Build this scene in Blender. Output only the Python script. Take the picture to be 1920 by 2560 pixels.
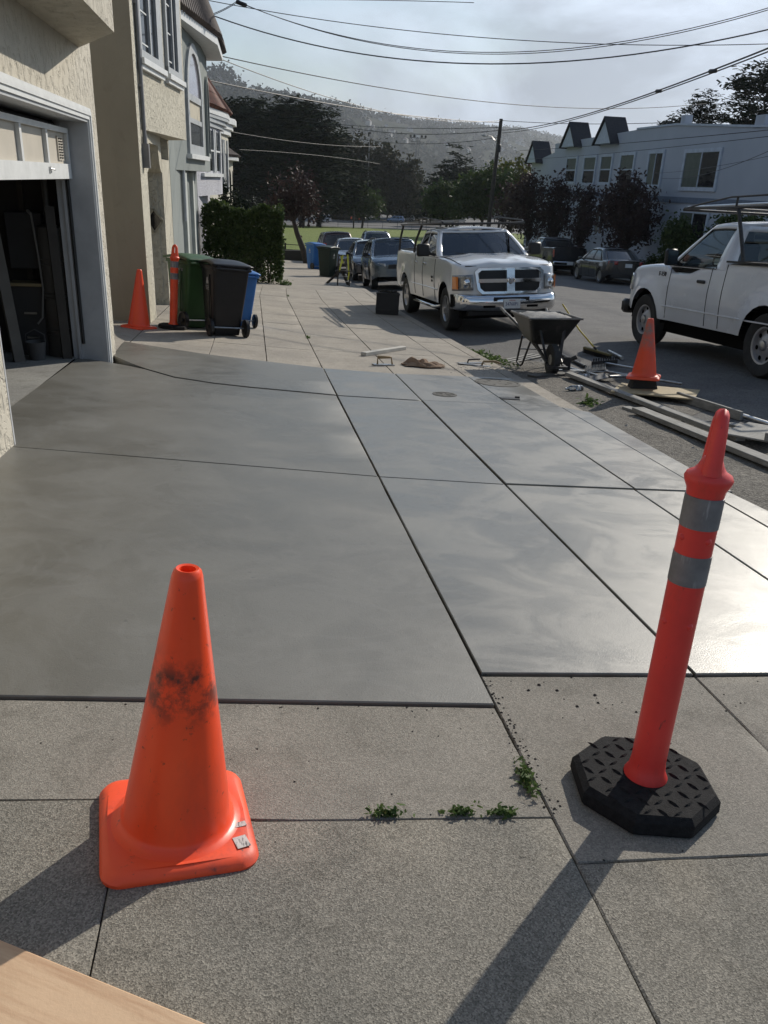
import bpy, bmesh, math, random
import numpy as np
from mathutils import Vector, Matrix

# ------------------------------------------------------------------ scene, camera, sky, sun
for o in list(bpy.data.objects): bpy.data.objects.remove(o)
SC = bpy.context.scene
COL = SC.collection
R = math.radians
RND = random.Random(7)
NR = np.random.default_rng(11)

SUN_EL, SUN_AZ = R(29.5), R(45.0)          # azimuth from +Y (down the street) towards +X
SUN_DIR = Vector((math.sin(SUN_AZ)*math.cos(SUN_EL), math.cos(SUN_AZ)*math.cos(SUN_EL), math.sin(SUN_EL)))

cam_data = bpy.data.cameras.new('camera')
cam = bpy.data.objects.new('camera', cam_data); COL.objects.link(cam)
PITCH, ROLL, YAW = R(22.4), 0.046, R(9.7)
fw = Vector((math.sin(YAW)*math.cos(PITCH), math.cos(YAW)*math.cos(PITCH), -math.sin(PITCH)))
ri = Vector((math.cos(YAW), -math.sin(YAW), 0))
up = ri.cross(fw)
cu = up*math.cos(ROLL) - ri*math.sin(ROLL); cr = ri*math.cos(ROLL) + up*math.sin(ROLL)
m = Matrix((cr, cu, -fw)).transposed().to_4x4(); m.translation = Vector((0, 0, 1.5))
cam.matrix_world = m
cam_data.sensor_fit = 'VERTICAL'; cam_data.angle = 2*math.atan(1280/2000)
cam_data.clip_start = .05; cam_data.clip_end = 20000
SC.camera = cam

SC.view_settings.view_transform = 'Standard'; SC.view_settings.look = 'None'
SC.view_settings.gamma = 1; SC.view_settings.use_curve_mapping = False
SC.view_settings.exposure = 0.0
SC.render.engine = 'CYCLES'
cy = SC.cycles
cy.use_denoising = True; cy.max_bounces = 7; cy.diffuse_bounces = 3; cy.glossy_bounces = 3
cy.transmission_bounces = 4; cy.transparent_max_bounces = 12; cy.volume_bounces = 1
cy.sample_clamp_indirect = 4; cy.caustics_reflective = False; cy.caustics_refractive = False

def N(nt, t, **kw):
    n = nt.nodes.new(t)
    for k, v in kw.items():
        if k.startswith('i_'):
            k2 = k[2:]
            n.inputs[int(k2) if k2.isdigit() else k2.replace('_', ' ')].default_value = v
        else: setattr(n, k, v)
    return n
def ramp(nt, fac, stops, interp='LINEAR'):
    r = N(nt, 'ShaderNodeValToRGB'); r.color_ramp.interpolation = interp
    e = r.color_ramp.elements
    while len(e) < len(stops): e.new(.5)
    for x, (p, c) in zip(e, stops):
        x.position = p; x.color = (c, c, c, 1) if not hasattr(c, '__len__') else (*c[:3], 1)
    nt.links.new(fac, r.inputs[0]); return r.outputs[0]
def mixc(nt, fac, a, b, mode='MIX'):
    n = N(nt, 'ShaderNodeMix', data_type='RGBA', blend_type=mode)
    for s, v in ((0, fac), (6, a), (7, b)):
        if hasattr(v, 'is_linked'): nt.links.new(v, n.inputs[s])
        elif s == 0: n.inputs[0].default_value = v
        else: n.inputs[s].default_value = (*v[:3], 1)
    return n.outputs[2]
def math_(nt, op, a, b=None, clamp=False):
    n = N(nt, 'ShaderNodeMath', operation=op, use_clamp=clamp)
    for i, v in enumerate((a, b)):
        if v is None: continue
        if hasattr(v, 'is_linked'): nt.links.new(v, n.inputs[i])
        else: n.inputs[i].default_value = v
    return n.outputs[0]

# sky: clear blue overhead seen through a drifting coastal fog layer that thickens to the horizon
W = bpy.data.worlds.new('World'); SC.world = W; W.use_nodes = True
nt = W.node_tree; nt.nodes.clear()
tc = N(nt, 'ShaderNodeTexCoord')
sky = N(nt, 'ShaderNodeTexSky', sky_type='NISHITA', sun_disc=False, sun_elevation=SUN_EL, sun_rotation=SUN_AZ,
        air_density=1.2, dust_density=.4, ozone_density=1.5)
mp = N(nt, 'ShaderNodeMapping'); mp.inputs['Scale'].default_value = (1, 1, 2.2); mp.inputs['Location'].default_value = (1.3, .6, .2)
nt.links.new(tc.outputs['Generated'], mp.inputs[0])
nz = N(nt, 'ShaderNodeTexNoise', i_Scale=1.25, i_Detail=5, i_Roughness=.5, i_Distortion=.2)
nt.links.new(mp.outputs[0], nz.inputs['Vector'])
sep = N(nt, 'ShaderNodeSeparateXYZ'); nt.links.new(tc.outputs['Generated'], sep.inputs[0])
el = ramp(nt, sep.outputs[2], [(0, 1), (.08, .95), (.17, .72), (.26, .56), (.4, .48), (.7, .42), (1, .40)])
cov = math_(nt, 'ADD', el, math_(nt, 'MULTIPLY', math_(nt, 'SUBTRACT', nz.outputs[0], .5), 1.9))
cov = ramp(nt, cov, [(.40, .05), (.84, 1)], 'EASE')
dt = N(nt, 'ShaderNodeVectorMath', operation='DOT_PRODUCT'); dt.inputs[1].default_value = SUN_DIR
nt.links.new(tc.outputs['Generated'], dt.inputs[0])
glow = ramp(nt, dt.outputs['Value'], [(0, .66), (.55, .74), (.80, .90), (.93, 1.25), (1, 2.1)])
nz2 = N(nt, 'ShaderNodeTexNoise', i_Scale=3.4, i_Detail=7, i_Roughness=.56, i_Distortion=.4)
nt.links.new(mp.outputs[0], nz2.inputs['Vector'])
dens = ramp(nt, nz2.outputs[0], [(.38, .68), (.49, .96), (.60, 1.24)])
fog = mixc(nt, 1.0, mixc(nt, 1.0, (5.9, 6.7, 7.9), glow, 'MULTIPLY'), dens, 'MULTIPLY')
mx = mixc(nt, cov, sky.outputs[0], fog)
bg = N(nt, 'ShaderNodeBackground', i_Strength=.105); nt.links.new(mx, bg.inputs[0])
wo = N(nt, 'ShaderNodeOutputWorld'); nt.links.new(bg.outputs[0], wo.inputs[0])

sd = bpy.data.lights.new('sun', 'SUN'); sd.energy = 4.2; sd.angle = R(.53); sd.color = (1, .93, .82)
so = bpy.data.objects.new('sun', sd); COL.objects.link(so)
so.rotation_euler = (-SUN_DIR).to_track_quat('-Z', 'Y').to_euler(); so.location = (30, 30, 40)

# ------------------------------------------------------------------ the lie of the land
PTS = [(-60, 3.6), (0, 0), (9, -.54), (20, -1.17), (25, -1.45), (30, -1.85), (46, -2.68), (60, -3.4), (205, -8.6), (3000, -8.6)]
def bend(Y): return .03*max(0, min(Y, 60)-20)      # the street swings slightly to the right
def zprof(Y):
    if Y <= PTS[0][0]: return PTS[0][1]
    for (y0, z0), (y1, z1) in zip(PTS, PTS[1:]):
        if Y <= y1: return z0 + (z1-z0)*(Y-y0)/(y1-y0)
    return -8.6
def sst(a, b, x):
    t = min(1, max(0, (x-a)/(b-a))); return t*t*(3-2*t)
def cross(X, Y):
    if X < .8: return -.07*(max(X, -4)-.4)
    if X < 3.1: return -.028 - .035*(X-.8)
    if X < 3.3: return -.1085
    e = -.1085 - (.02 + .09*sst(9.5, 12.5, Y))
    if X < 6.5: return e + (-.075-e)*(X-3.3)/3.2
    return -.075 - .012*(min(X, 17.6)-6.5) + (.11 if X >= 17.6 else 0)
def G(X, Y): return zprof(Y) + cross(X if X > 17 else X-bend(Y), Y)*(1 - sst(45, 80, Y))
def gn(X, Y, h=.3):
    return Vector((-(G(X+h, Y)-G(X-h, Y))/(2*h), -(G(X, Y+h)-G(X, Y-h))/(2*h), 1)).normalized()
def frame(X, Y, yaw=0, lift=0, tilt=True, n=None, z=None):
    """matrix at a ground point: z = ground normal, local +y = heading (yaw from +Y towards +X)"""
    n = (n or gn(X, Y)) if tilt else Vector((0, 0, 1))
    f = Vector((math.sin(yaw), math.cos(yaw), 0)); x = f.cross(n).normalized(); y = n.cross(x)
    M = Matrix((x, y, n)).transposed().to_4x4()
    M.translation = Vector((X, Y, G(X, Y) if z is None else z)) + n*lift
    return M

# ------------------------------------------------------------------ mesh helpers
class MB:
    def __init__(s): s.v = []; s.f = []
    def add(s, vs, fs):
        b = len(s.v); s.v += [tuple(p) for p in vs]; s.f += [tuple(i+b for i in f) for f in fs]; return s
    def box(s, c, d, rz=0, M=None, bev=0):
        x, y, z = d[0]/2, d[1]/2, d[2]/2
        if bev:
            b = bev; vs = []; 
            for sz in (-1, 1):
                for (ix, iy) in ((-1, -1), (1, -1), (1, 1), (-1, 1)): vs.append((ix*(x-b), iy*(y-b), sz*z))
            for sz in (-1, 1):
                for (ix, iy) in ((-1, -1), (1, -1), (1, 1), (-1, 1)):
                    vs.append((ix*x, iy*(y-b), sz*(z-b))); vs.append((ix*(x-b), iy*y, sz*(z-b)))
            bm = bmesh.new()
            for p in vs: bm.verts.new(p)
            r = bmesh.ops.convex_hull(bm, input=bm.verts)
            bm.verts.index_update(); fs = [[v.index for v in f.verts] for f in bm.faces]; vs = [v.co.copy() for v in bm.verts]; bm.free()
        else:
            vs = [(-x, -y, -z), (x, -y, -z), (x, y, -z), (-x, y, -z), (-x, -y, z), (x, -y, z), (x, y, z), (-x, y, z)]
            fs = [(0, 3, 2, 1), (4, 5, 6, 7), (0, 1, 5, 4), (1, 2, 6, 5), (2, 3, 7, 6), (3, 0, 4, 7)]
        T = Matrix.Translation(Vector(c)) @ Matrix.Rotation(rz, 4, 'Z')
        if M is not None: T = M @ T
        return s.add([T @ Vector(p) for p in vs], fs)
    def bar(s, a, b, w, t, up=(0, 0, 1)):
        a = Vector(a); b = Vector(b); d = (b-a); L = d.length; d.normalize()
        u = Vector(up); x = d.cross(u)
        if x.length < 1e-4: x = d.cross(Vector((1, 0, 0)))
        x.normalize(); u = x.cross(d)
        M = Matrix((x, d, u)).transposed().to_4x4(); M.translation = (a+b)/2
        return s.box((0, 0, 0), (w, L, t), M=M)
    def tube(s, pts, r, n=8, cap=True):
        pts = [Vector(p) for p in pts]; rs = r if hasattr(r, '__len__') else [r]*len(pts)
        vs = []; prev = None
        for i, p in enumerate(pts):
            d = (pts[min(i+1, len(pts)-1)] - pts[max(i-1, 0)]).normalized()
            if prev is None:
                a = d.cross(Vector((0, 0, 1)));
                if a.length < .05: a = d.cross(Vector((1, 0, 0)))
            else: a = prev - d*prev.dot(d)
            a.normalize(); prev = a; b = d.cross(a)
            vs += [p + (a*math.cos(2*math.pi*k/n) + b*math.sin(2*math.pi*k/n))*rs[i] for k in range(n)]
        fs = []
        for i in range(len(pts)-1):
            for k in range(n):
                k2 = (k+1) % n; fs.append((i*n+k, i*n+k2, (i+1)*n+k2, (i+1)*n+k))
        if cap: fs += [tuple(range(n))[::-1], tuple((len(pts)-1)*n+k for k in range(n))]
        return s.add(vs, fs)
    def lathe(s, prof, n=24, M=None, cap=True):
        vs = []
        for r, z in prof: vs += [Vector((r*math.cos(2*math.pi*k/n), r*math.sin(2*math.pi*k/n), z)) for k in range(n)]
        fs = []
        for i in range(len(prof)-1):
            for k in range(n):
                k2 = (k+1) % n; fs.append((i*n+k, i*n+k2, (i+1)*n+k2, (i+1)*n+k))
        if cap: fs += [tuple(range(n))[::-1], tuple((len(prof)-1)*n+k for k in range(n))]
        if M is not None: vs = [M @ v for v in vs]
        return s.add(vs, fs)
    def prism(s, poly, a, b, ax=2):
        """extrude 2-D polygon between a and b along axis ax"""
        def P(p, h):
            q = [0, 0, 0]; o = [i for i in range(3) if i != ax]; q[o[0]], q[o[1]] = p; q[ax] = h; return q
        n = len(poly); vs = [P(p, a) for p in poly] + [P(p, b) for p in poly]
        fs = [tuple(range(n))[::-1], tuple(range(n, 2*n))] + [(i, (i+1) % n, n+(i+1) % n, n+i) for i in range(n)]
        return s.add(vs, fs)
    def grid(s, f, nu, nv):
        vs = [f(i/nu, j/nv) for j in range(nv+1) for i in range(nu+1)]
        fs = [(j*(nu+1)+i, j*(nu+1)+i+1, (j+1)*(nu+1)+i+1, (j+1)*(nu+1)+i) for j in range(nv) for i in range(nu)]
        return s.add(vs, fs)
    def mesh(s, name, mat=None, smooth=None, fix=True):
        me = bpy.data.meshes.new(name); me.from_pydata(s.v, [], s.f); me.validate()
        if fix:
            bm = bmesh.new(); bm.from_mesh(me); bmesh.ops.recalc_face_normals(bm, faces=bm.faces); bm.to_mesh(me); bm.free()
        if smooth is not None:
            me.polygons.foreach_set('use_smooth', [True]*len(me.polygons))
            if smooth < 180: me.set_sharp_from_angle(angle=R(smooth))
        if mat: me.materials.append(mat)
        return me
    def obj(s, name, mat, parent=None, smooth=None, M=None, fix=True):
        return link(name, s.mesh(name, mat, smooth, fix), parent, M)
def link(name, me, parent=None, M=None):
    o = bpy.data.objects.new(name, me); COL.objects.link(o)
    if parent is not None: o.parent = parent
    if M is not None:
        if parent is None: o.matrix_world = M
        else: o.matrix_local = M
    return o
def tag(o, label, cat, group=None):
    o['label'] = label; o['category'] = cat
    if group: o['group'] = group
    return o
def struct(o): o['kind'] = 'structure'; return o
def thing(name, label, cat, M=None, group=None):
    o = bpy.data.objects.new(name, None); COL.objects.link(o); o.empty_display_size = .2
    if M is not None: o.matrix_world = M
    return tag(o, label, cat, group)
def copy_tree(o, parent=None):
    c = o.copy(); COL.objects.link(c); c.parent = parent
    for ch in list(o.children): copy_tree(ch, c)
    return c
def text_obj(name, body, size, mat, parent, M, ext=.001, align='CENTER', sx=1.0):
    cv = bpy.data.curves.new(name, 'FONT'); cv.body = body; cv.size = size; cv.extrude = ext; cv.resolution_u = 2
    cv.align_x = align; cv.align_y = 'CENTER'
    t = bpy.data.objects.new(name, cv); COL.objects.link(t)
    dg = bpy.context.evaluated_depsgraph_get()
    me = bpy.data.meshes.new_from_object(t.evaluated_get(dg)); bpy.data.objects.remove(t); bpy.data.curves.remove(cv)
    me.materials.clear(); me.materials.append(mat)
    return link(name, me, parent, M @ Matrix.Diagonal((sx, 1, 1, 1)))
def basisM(o, x, y):
    """matrix with origin o, x and y axes given (for text and flat marks)"""
    x = Vector(x).normalized(); z = x.cross(Vector(y)).normalized(); y = z.cross(x)
    M = Matrix((x, y, z)).transposed().to_4x4(); M.translation = Vector(o); return M
def quads_mesh(name, P, U, V, mat):
    """many small loose quads: centres P, half axes U, V (numpy n x 3)"""
    n = len(P)
    co = np.empty((n, 4, 3), np.float32)
    co[:, 0] = P-U-V*.6; co[:, 1] = P+U-V*.25; co[:, 2] = P+U*.5+V; co[:, 3] = P-U*.8+V*.7
    me = bpy.data.meshes.new(name)
    me.vertices.add(4*n); me.vertices.foreach_set('co', co.ravel())
    me.loops.add(4*n); me.loops.foreach_set('vertex_index', np.arange(4*n, dtype=np.int32))
    me.polygons.add(n); me.polygons.foreach_set('loop_start', np.arange(0, 4*n, 4, dtype=np.int32))
    me.update(calc_edges=True); me.validate(); me.materials.append(mat)
    return me
def rand_axes(n, size, flat=0.0, long=1.4):
    a = NR.normal(size=(n, 3)); a /= np.linalg.norm(a, axis=1)[:, None]
    b = NR.normal(size=(n, 3)); b -= a*(a*b).sum(1)[:, None]; b /= np.linalg.norm(b, axis=1)[:, None]
    if flat:
        a[:, 2] *= (1-flat); b[:, 2] *= (1-flat)
    s = size*(.6+.8*NR.random(n))[:, None]
    return a*s*long, b*s

# ------------------------------------------------------------------ materials
MATS = {}
def mat(name, col, rough=.55, metal=0., spec=.5, col2=None, vs=4., vc=(.35, .65), bump=0., bs=60., bd=.01, coat=0., rvar=0., extra=None, det=6):
    if name in MATS: return MATS[name]
    m = bpy.data.materials.new(name); m.use_nodes = True; t = m.node_tree
    p = t.nodes['Principled BSDF']
    p.inputs['Roughness'].default_value = rough; p.inputs['Metallic'].default_value = metal
    p.inputs['Specular IOR Level'].default_value = spec; p.inputs['Coat Weight'].default_value = coat
    p.inputs['Coat Roughness'].default_value = .05
    tc = N(t, 'ShaderNodeTexCoord')
    c2 = col2 if col2 is not None else tuple(x*.82 for x in col)
    nz = N(t, 'ShaderNodeTexNoise', i_Scale=vs, i_Detail=det, i_Roughness=.6); t.links.new(tc.outputs['Object'], nz.inputs['Vector'])
    c = ramp(t, nz.outputs[0], [(vc[0], col), (vc[1], c2)])
    if extra: c = extra(t, tc, p, c)
    t.links.new(c, p.inputs['Base Color'])
    if rvar:
        rr = ramp(t, nz.outputs[0], [(.3, max(0, rough-rvar)), (.7, min(1, rough+rvar))]); t.links.new(rr, p.inputs['Roughness'])
    if bump:
        bn = N(t, 'ShaderNodeTexNoise', i_Scale=bs, i_Detail=5, i_Roughness=.65); t.links.new(tc.outputs['Object'], bn.inputs['Vector'])
        b = N(t, 'ShaderNodeBump', i_Strength=bump, i_Distance=bd); t.links.new(bn.outputs[0], b.inputs['Height'])
        t.links.new(b.outputs[0], p.inputs['Normal'])
    MATS[name] = m; return m
def spots(scale, lo, hi, col, stretch=None):
    """extra(): adds noise-shaped stains of a colour"""
    def f(t, tc, p, c):
        mp = N(t, 'ShaderNodeMapping'); t.links.new(tc.outputs['Object'], mp.inputs[0])
        if stretch: mp.inputs['Scale'].default_value = stretch
        nz = N(t, 'ShaderNodeTexNoise', i_Scale=scale, i_Detail=8, i_Roughness=.65); t.links.new(mp.outputs[0], nz.inputs['Vector'])
        return mixc(t, ramp(t, nz.outputs[0], [(lo, 0), (hi, 1)]), c, col)
    return f
def chain(*fs):
    def f(t, tc, p, c):
        for g in fs: c = g(t, tc, p, c)
        return c
    return f
def leafmat(name, c1, c2, trans=.35, rough=.6, spec=.25):
    if name in MATS: return MATS[name]
    m = bpy.data.materials.new(name); m.use_nodes = True; t = m.node_tree; t.nodes.clear()
    g = N(t, 'ShaderNodeNewGeometry'); c = ramp(t, g.outputs['Random Per Island'], [(0, c1), (1, c2)])
    d = N(t, 'ShaderNodeBsdfPrincipled', i_Roughness=rough); d.inputs['Specular IOR Level'].default_value = spec
    tr = N(t, 'ShaderNodeBsdfTranslucent'); t.links.new(c, d.inputs['Base Color']); t.links.new(c, tr.inputs[0])
    mx = N(t, 'ShaderNodeMixShader', i_0=trans); t.links.new(d.outputs[0], mx.inputs[1]); t.links.new(tr.outputs[0], mx.inputs[2])
    o = N(t, 'ShaderNodeOutputMaterial'); t.links.new(mx.outputs[0], o.inputs[0])
    MATS[name] = m; return m
def glassmat(name, tint, refl=.08, rough=.02):
    if name in MATS: return MATS[name]
    m = bpy.data.materials.new(name); m.use_nodes = True; t = m.node_tree; t.nodes.clear()
    tr = N(t, 'ShaderNodeBsdfTransparent'); tr.inputs[0].default_value = (*tint, 1)
    gl = N(t, 'ShaderNodeBsdfGlossy', i_Roughness=rough); gl.inputs[0].default_value = (.9, .95, 1, 1)
    fr = N(t, 'ShaderNodeFresnel', i_IOR=1.5)
    f = math_(t, 'ADD', fr.outputs[0], refl, True)
    mx = N(t, 'ShaderNodeMixShader'); t.links.new(f, mx.inputs[0]); t.links.new(tr.outputs[0], mx.inputs[1]); t.links.new(gl.outputs[0], mx.inputs[2])
    o = N(t, 'ShaderNodeOutputMaterial'); t.links.new(mx.outputs[0], o.inputs[0])
    MATS[name] = m; return m

def wet_concrete(name='damp_concrete', k=1.0, r0=(.39, .45), sp=.60, coat=.12, sm=.20):
    m = bpy.data.materials.new(name); m.use_nodes = True; t = m.node_tree; p = t.nodes['Principled BSDF']
    g = N(t, 'ShaderNodeNewGeometry'); P = g.outputs['Position']
    def nz(s, d=6, r=.6, dist=0., st=None):
        n = N(t, 'ShaderNodeTexNoise', i_Scale=s, i_Detail=d, i_Roughness=r, i_Distortion=dist)
        if st:
            mp = N(t, 'ShaderNodeMapping'); mp.inputs['Scale'].default_value = st; t.links.new(P, mp.inputs[0]); t.links.new(mp.outputs[0], n.inputs['Vector'])
        else: t.links.new(P, n.inputs['Vector'])
        return n.outputs[0]
    big = nz(.75, 6, .6, .6, (1, .9, 1)); sw = nz(2.2, 7, .62, .9, (1, 1.25, 1)); fine = nz(150, 3, .75); grain = nz(420, 2, .6)
    c = mixc(t, ramp(t, big, [(.35, 0), (.65, 1)]), tuple(x*k for x in (.108, .102, .085)), tuple(x*k for x in (.150, .144, .125)))
    c = mixc(t, ramp(t, sw, [(.48, 0), (.56, sm*.75), (.64, sm)]), c, (.19, .19, .18))
    c = mixc(t, ramp(t, fine, [(.30, .65), (.43, 0)]), c, (.075, .074, .068))
    arc = nz(1.15, 3, .45, 3.2); arc2 = nz(2.3, 3, .4, 2.6)
    c = mixc(t, ramp(t, arc, [(.475, 0), (.5, .13), (.54, 0)]), c, (.21, .205, .19)); c = mixc(t, ramp(t, arc2, [(.485, 0), (.5, .10), (.52, 0)]), c, (.085, .083, .075))
    c = mixc(t, ramp(t, nz(38, 2, .5), [(.72, 0), (.76, .5)]), c, (.07, .07, .062))
    t.links.new(c, p.inputs['Base Color'])
    rr = math_(t, 'ADD', ramp(t, sw, [(.38, r0[0]), (.46, r0[0]+.02), (.56, r0[1]), (.7, r0[1]+.03)]), ramp(t, big, [(.35, .0), (.65, .08)]))
    t.links.new(rr, p.inputs['Roughness']); p.inputs['Specular IOR Level'].default_value = sp
    p.inputs['Coat Weight'].default_value = coat; t.links.new(math_(t, 'ADD', ramp(t, big, [(.35, .24), (.65, .36)]), ramp(t, arc, [(.46, 0), (.5, .10), (.54, 0)])), p.inputs['Coat Roughness']); p.inputs['Coat IOR'].default_value = 1.4
    h = math_(t, 'ADD', math_(t, 'MULTIPLY', sw, .45), math_(t, 'ADD', math_(t, 'MULTIPLY', fine, .22), math_(t, 'MULTIPLY', grain, .10)))
    b = N(t, 'ShaderNodeBump', i_Strength=.40, i_Distance=.010); t.links.new(h, b.inputs['Height']); t.links.new(b.outputs[0], p.inputs['Normal'])
    return m
def old_concrete(name, a, b, speck, sscale=130., stain=(.13, .12, .10), bumpd=.006):
    m = bpy.data.materials.new(name); m.use_nodes = True; t = m.node_tree; p = t.nodes['Principled BSDF']
    g = N(t, 'ShaderNodeNewGeometry'); P = g.outputs['Position']
    def nz(s, d=6, r=.6):
        n = N(t, 'ShaderNodeTexNoise', i_Scale=s, i_Detail=d, i_Roughness=r); t.links.new(P, n.inputs['Vector']); return n.outputs[0]
    vo = N(t, 'ShaderNodeTexVoronoi', i_Scale=sscale); t.links.new(P, vo.inputs['Vector'])
    big = nz(1.3, 8, .65); med = nz(7, 8, .7); fine = nz(sscale*1.6, 3, .7)
    c = mixc(t, ramp(t, big, [(.35, 0), (.65, 1)]), a, b)
    c = mixc(t, ramp(t, med, [(.52, 0), (.72, .6)]), c, stain)
    blot = nz(3.1, 9, .7); c = mixc(t, ramp(t, blot, [(.58, 0), (.70, .45)]), c, tuple(x*.62 for x in a)); splash = nz(23, 4, .6)
    c = mixc(t, ramp(t, splash, [(.70, 0), (.74, .5)]), c, tuple(min(.5, x*1.45) for x in a)); c = mixc(t, ramp(t, nz(31, 3, .5), [(.72, 0), (.75, .6)]), c, (.07, .065, .06))
    wv = N(t, 'ShaderNodeTexNoise', i_Scale=2.5, i_Detail=5); t.links.new(P, wv.inputs['Vector']); wa = N(t, 'ShaderNodeVectorMath', operation='MULTIPLY_ADD'); t.links.new(wv.outputs['Color'], wa.inputs[0]); wa.inputs[1].default_value = (.5, .5, .5); t.links.new(P, wa.inputs[2])
    ck = N(t, 'ShaderNodeTexVoronoi', feature='DISTANCE_TO_EDGE', i_Scale=.30); t.links.new(wa.outputs[0], ck.inputs['Vector']); c = mixc(t, ramp(t, ck.outputs['Distance'], [(.0, .0), (.0011, 0)]), c, (.06, .055, .05))
    spk = ramp(t, vo.outputs['Color'], [(0, .35), (.5, .95), (1, 1.75)])
    c = mixc(t, speck, c, spk, 'MULTIPLY')
    t.links.new(c, p.inputs['Base Color']); p.inputs['Roughness'].default_value = .88; p.inputs['Specular IOR Level'].default_value = .25
    h = math_(t, 'ADD', math_(t, 'MULTIPLY', vo.outputs['Distance'], .7), math_(t, 'ADD', fine, math_(t, 'MULTIPLY', med, 2.)))
    bm = N(t, 'ShaderNodeBump', i_Strength=.6, i_Distance=bumpd); t.links.new(h, bm.inputs['Height']); t.links.new(bm.outputs[0], p.inputs['Normal'])
    return m
WET = wet_concrete()
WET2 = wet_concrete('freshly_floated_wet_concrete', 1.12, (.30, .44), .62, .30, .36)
OLD_TAN = old_concrete('old_concrete', (.268, .248, .215), (.21, .196, .170), .5, 260, bumpd=.003)
OLD_AGG = old_concrete('exposed_aggregate', (.235, .218, .185), (.18, .171, .149), .8, 270, bumpd=.004)
OLD_FAR = old_concrete('weathered_sidewalk', (.36, .325, .275), (.28, .255, .22), .2, 60, stain=(.20, .175, .14))
GFLOOR = old_concrete('garage_floor_concrete', (.30, .295, .27), (.22, .215, .20), .2, 90)
ASPH = old_concrete('asphalt', (.115, .112, .110), (.155, .15, .142), .55, 75, stain=(.085, .083, .08), bumpd=.012)
DIRT = old_concrete('cement_dust_dirt', (.20, .185, .16), (.13, .12, .105), .7, 60, stain=(.065, .06, .052), bumpd=.03)
BLACKP = mat('black_plastic', (.012, .012, .013), .45, spec=.4)
RUBBER = mat('rubber', (.017, .017, .017), .75, col2=(.03, .03, .029), vs=12, bump=.3, bs=90)
CHROME = mat('chrome', (.78, .79, .80), .10, 1., col2=(.66, .67, .69), vs=3, rvar=.06)
STEEL = mat('bare_steel', (.42, .42, .41), .38, 1., col2=(.28, .27, .26), vs=14, rvar=.12)
DARKSTEEL = mat('dark_painted_steel', (.022, .023, .025), .5, .3, col2=(.05, .045, .04), vs=18)
ALU = mat('aluminium', (.62, .62, .61), .35, 1., col2=(.5, .5, .5), vs=25)
WOOD_W = mat('weathered_wood', (.34, .32, .28), .85, col2=(.22, .205, .18), vs=3.5, bump=.3, bs=30, extra=spots(5, .5, .75, (.15, .14, .125), (12, 1.2, 12)))
PLY = mat('plywood', (.42, .34, .20), .8, col2=(.33, .265, .155), vs=5, bump=.2, bs=40, extra=spots(6, .55, .7, (.25, .205, .13), (1, 9, 1)))
DUST = mat('dust_crust', (.33, .32, .30), .95, col2=(.22, .21, .20), vs=20, bump=.5, bs=60)
BLACKV = mat('deep_black', (.004, .004, .004), .9, spec=.1)
# ------------------------------------------------------------------ ground, slabs, road
def resample(pl, n):
    out = []
    for i in range(n+1):
        t = i/n*(len(pl)-1); k = min(int(t), len(pl)-2); f = t-k
        out.append((pl[k][0]+(pl[k+1][0]-pl[k][0])*f, pl[k][1]+(pl[k+1][1]-pl[k][1])*f))
    return out
def slab_mb(bot, top, rise=0., gap=.014, cham=.007, thick=.1, nx=8, ny=6, wav=0.):
    nx = max(nx, 2*(max(len(bot), len(top))-1)); B = resample(bot, nx); T = resample(top, nx)
    w = math.hypot(B[-1][0]-B[0][0], B[-1][1]-B[0][1]); h = math.hypot(T[nx//2][0]-B[nx//2][0], T[nx//2][1]-B[nx//2][1])
    def at(u, v):
        t = u*nx; k = min(int(t), nx-1); f = t-k
        b = (B[k][0]+(B[k+1][0]-B[k][0])*f, B[k][1]+(B[k+1][1]-B[k][1])*f); p = (T[k][0]+(T[k+1][0]-T[k][0])*f, T[k][1]+(T[k+1][1]-T[k][1])*f)
        return b[0]+(p[0]-b[0])*v, b[1]+(p[1]-b[1])*v
    du, dv = gap/2/w, gap/2/h; cu_, cv_ = (gap/2+cham)/w, (gap/2+cham)/h
    us = [du, cu_] + [i/nx for i in range(1, nx) if cu_ < i/nx < 1-cu_] + [1-cu_, 1-du]
    vs = [dv, cv_] + [i/ny for i in range(1, ny) if cv_ < i/ny < 1-cv_] + [1-cv_, 1-dv]
    mb = MB(); nu, nv = len(us), len(vs); V = []
    for j, v in enumerate(vs):
        for i, u in enumerate(us):
            x, y = at(u, v); x += bend(y); e = (i in (0, nu-1)) or (j in (0, nv-1))
            z = G(x, y)+rise-(cham if e else 0)
            if wav and e: x += RND.uniform(-wav, wav); y += RND.uniform(-wav, wav)
            V.append((x, y, z))
    F = [(j*nu+i, j*nu+i+1, (j+1)*nu+i+1, (j+1)*nu+i) for j in range(nv-1) for i in range(nu-1)]
    ring = [i for i in range(nu)] + [j*nu+nu-1 for j in range(1, nv)] + [(nv-1)*nu+i for i in range(nu-2, -1, -1)] + [j*nu for j in range(nv-2, 0, -1)]
    b0 = len(V); V += [(V[k][0], V[k][1], V[k][2]-thick) for k in ring]; n = len(ring)
    F += [(ring[i], b0+i, b0+(i+1) % n, ring[(i+1) % n]) for i in range(n)]
    mb.add(V, F); return mb
def sheet(name, mat_, x0, x1, y0, y1, dz, nx, ny, parent=None, fx=None):
    mb = MB(); mb.grid(lambda u, v: ((lambda x, y: (x, y, G(x, y)+dz))(x0+(x1-x0)*u+bend(y0+(y1-y0)*v), y0+(y1-y0)*v)), nx, ny)
    return mb.obj(name, mat_, parent, smooth=40)

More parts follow.
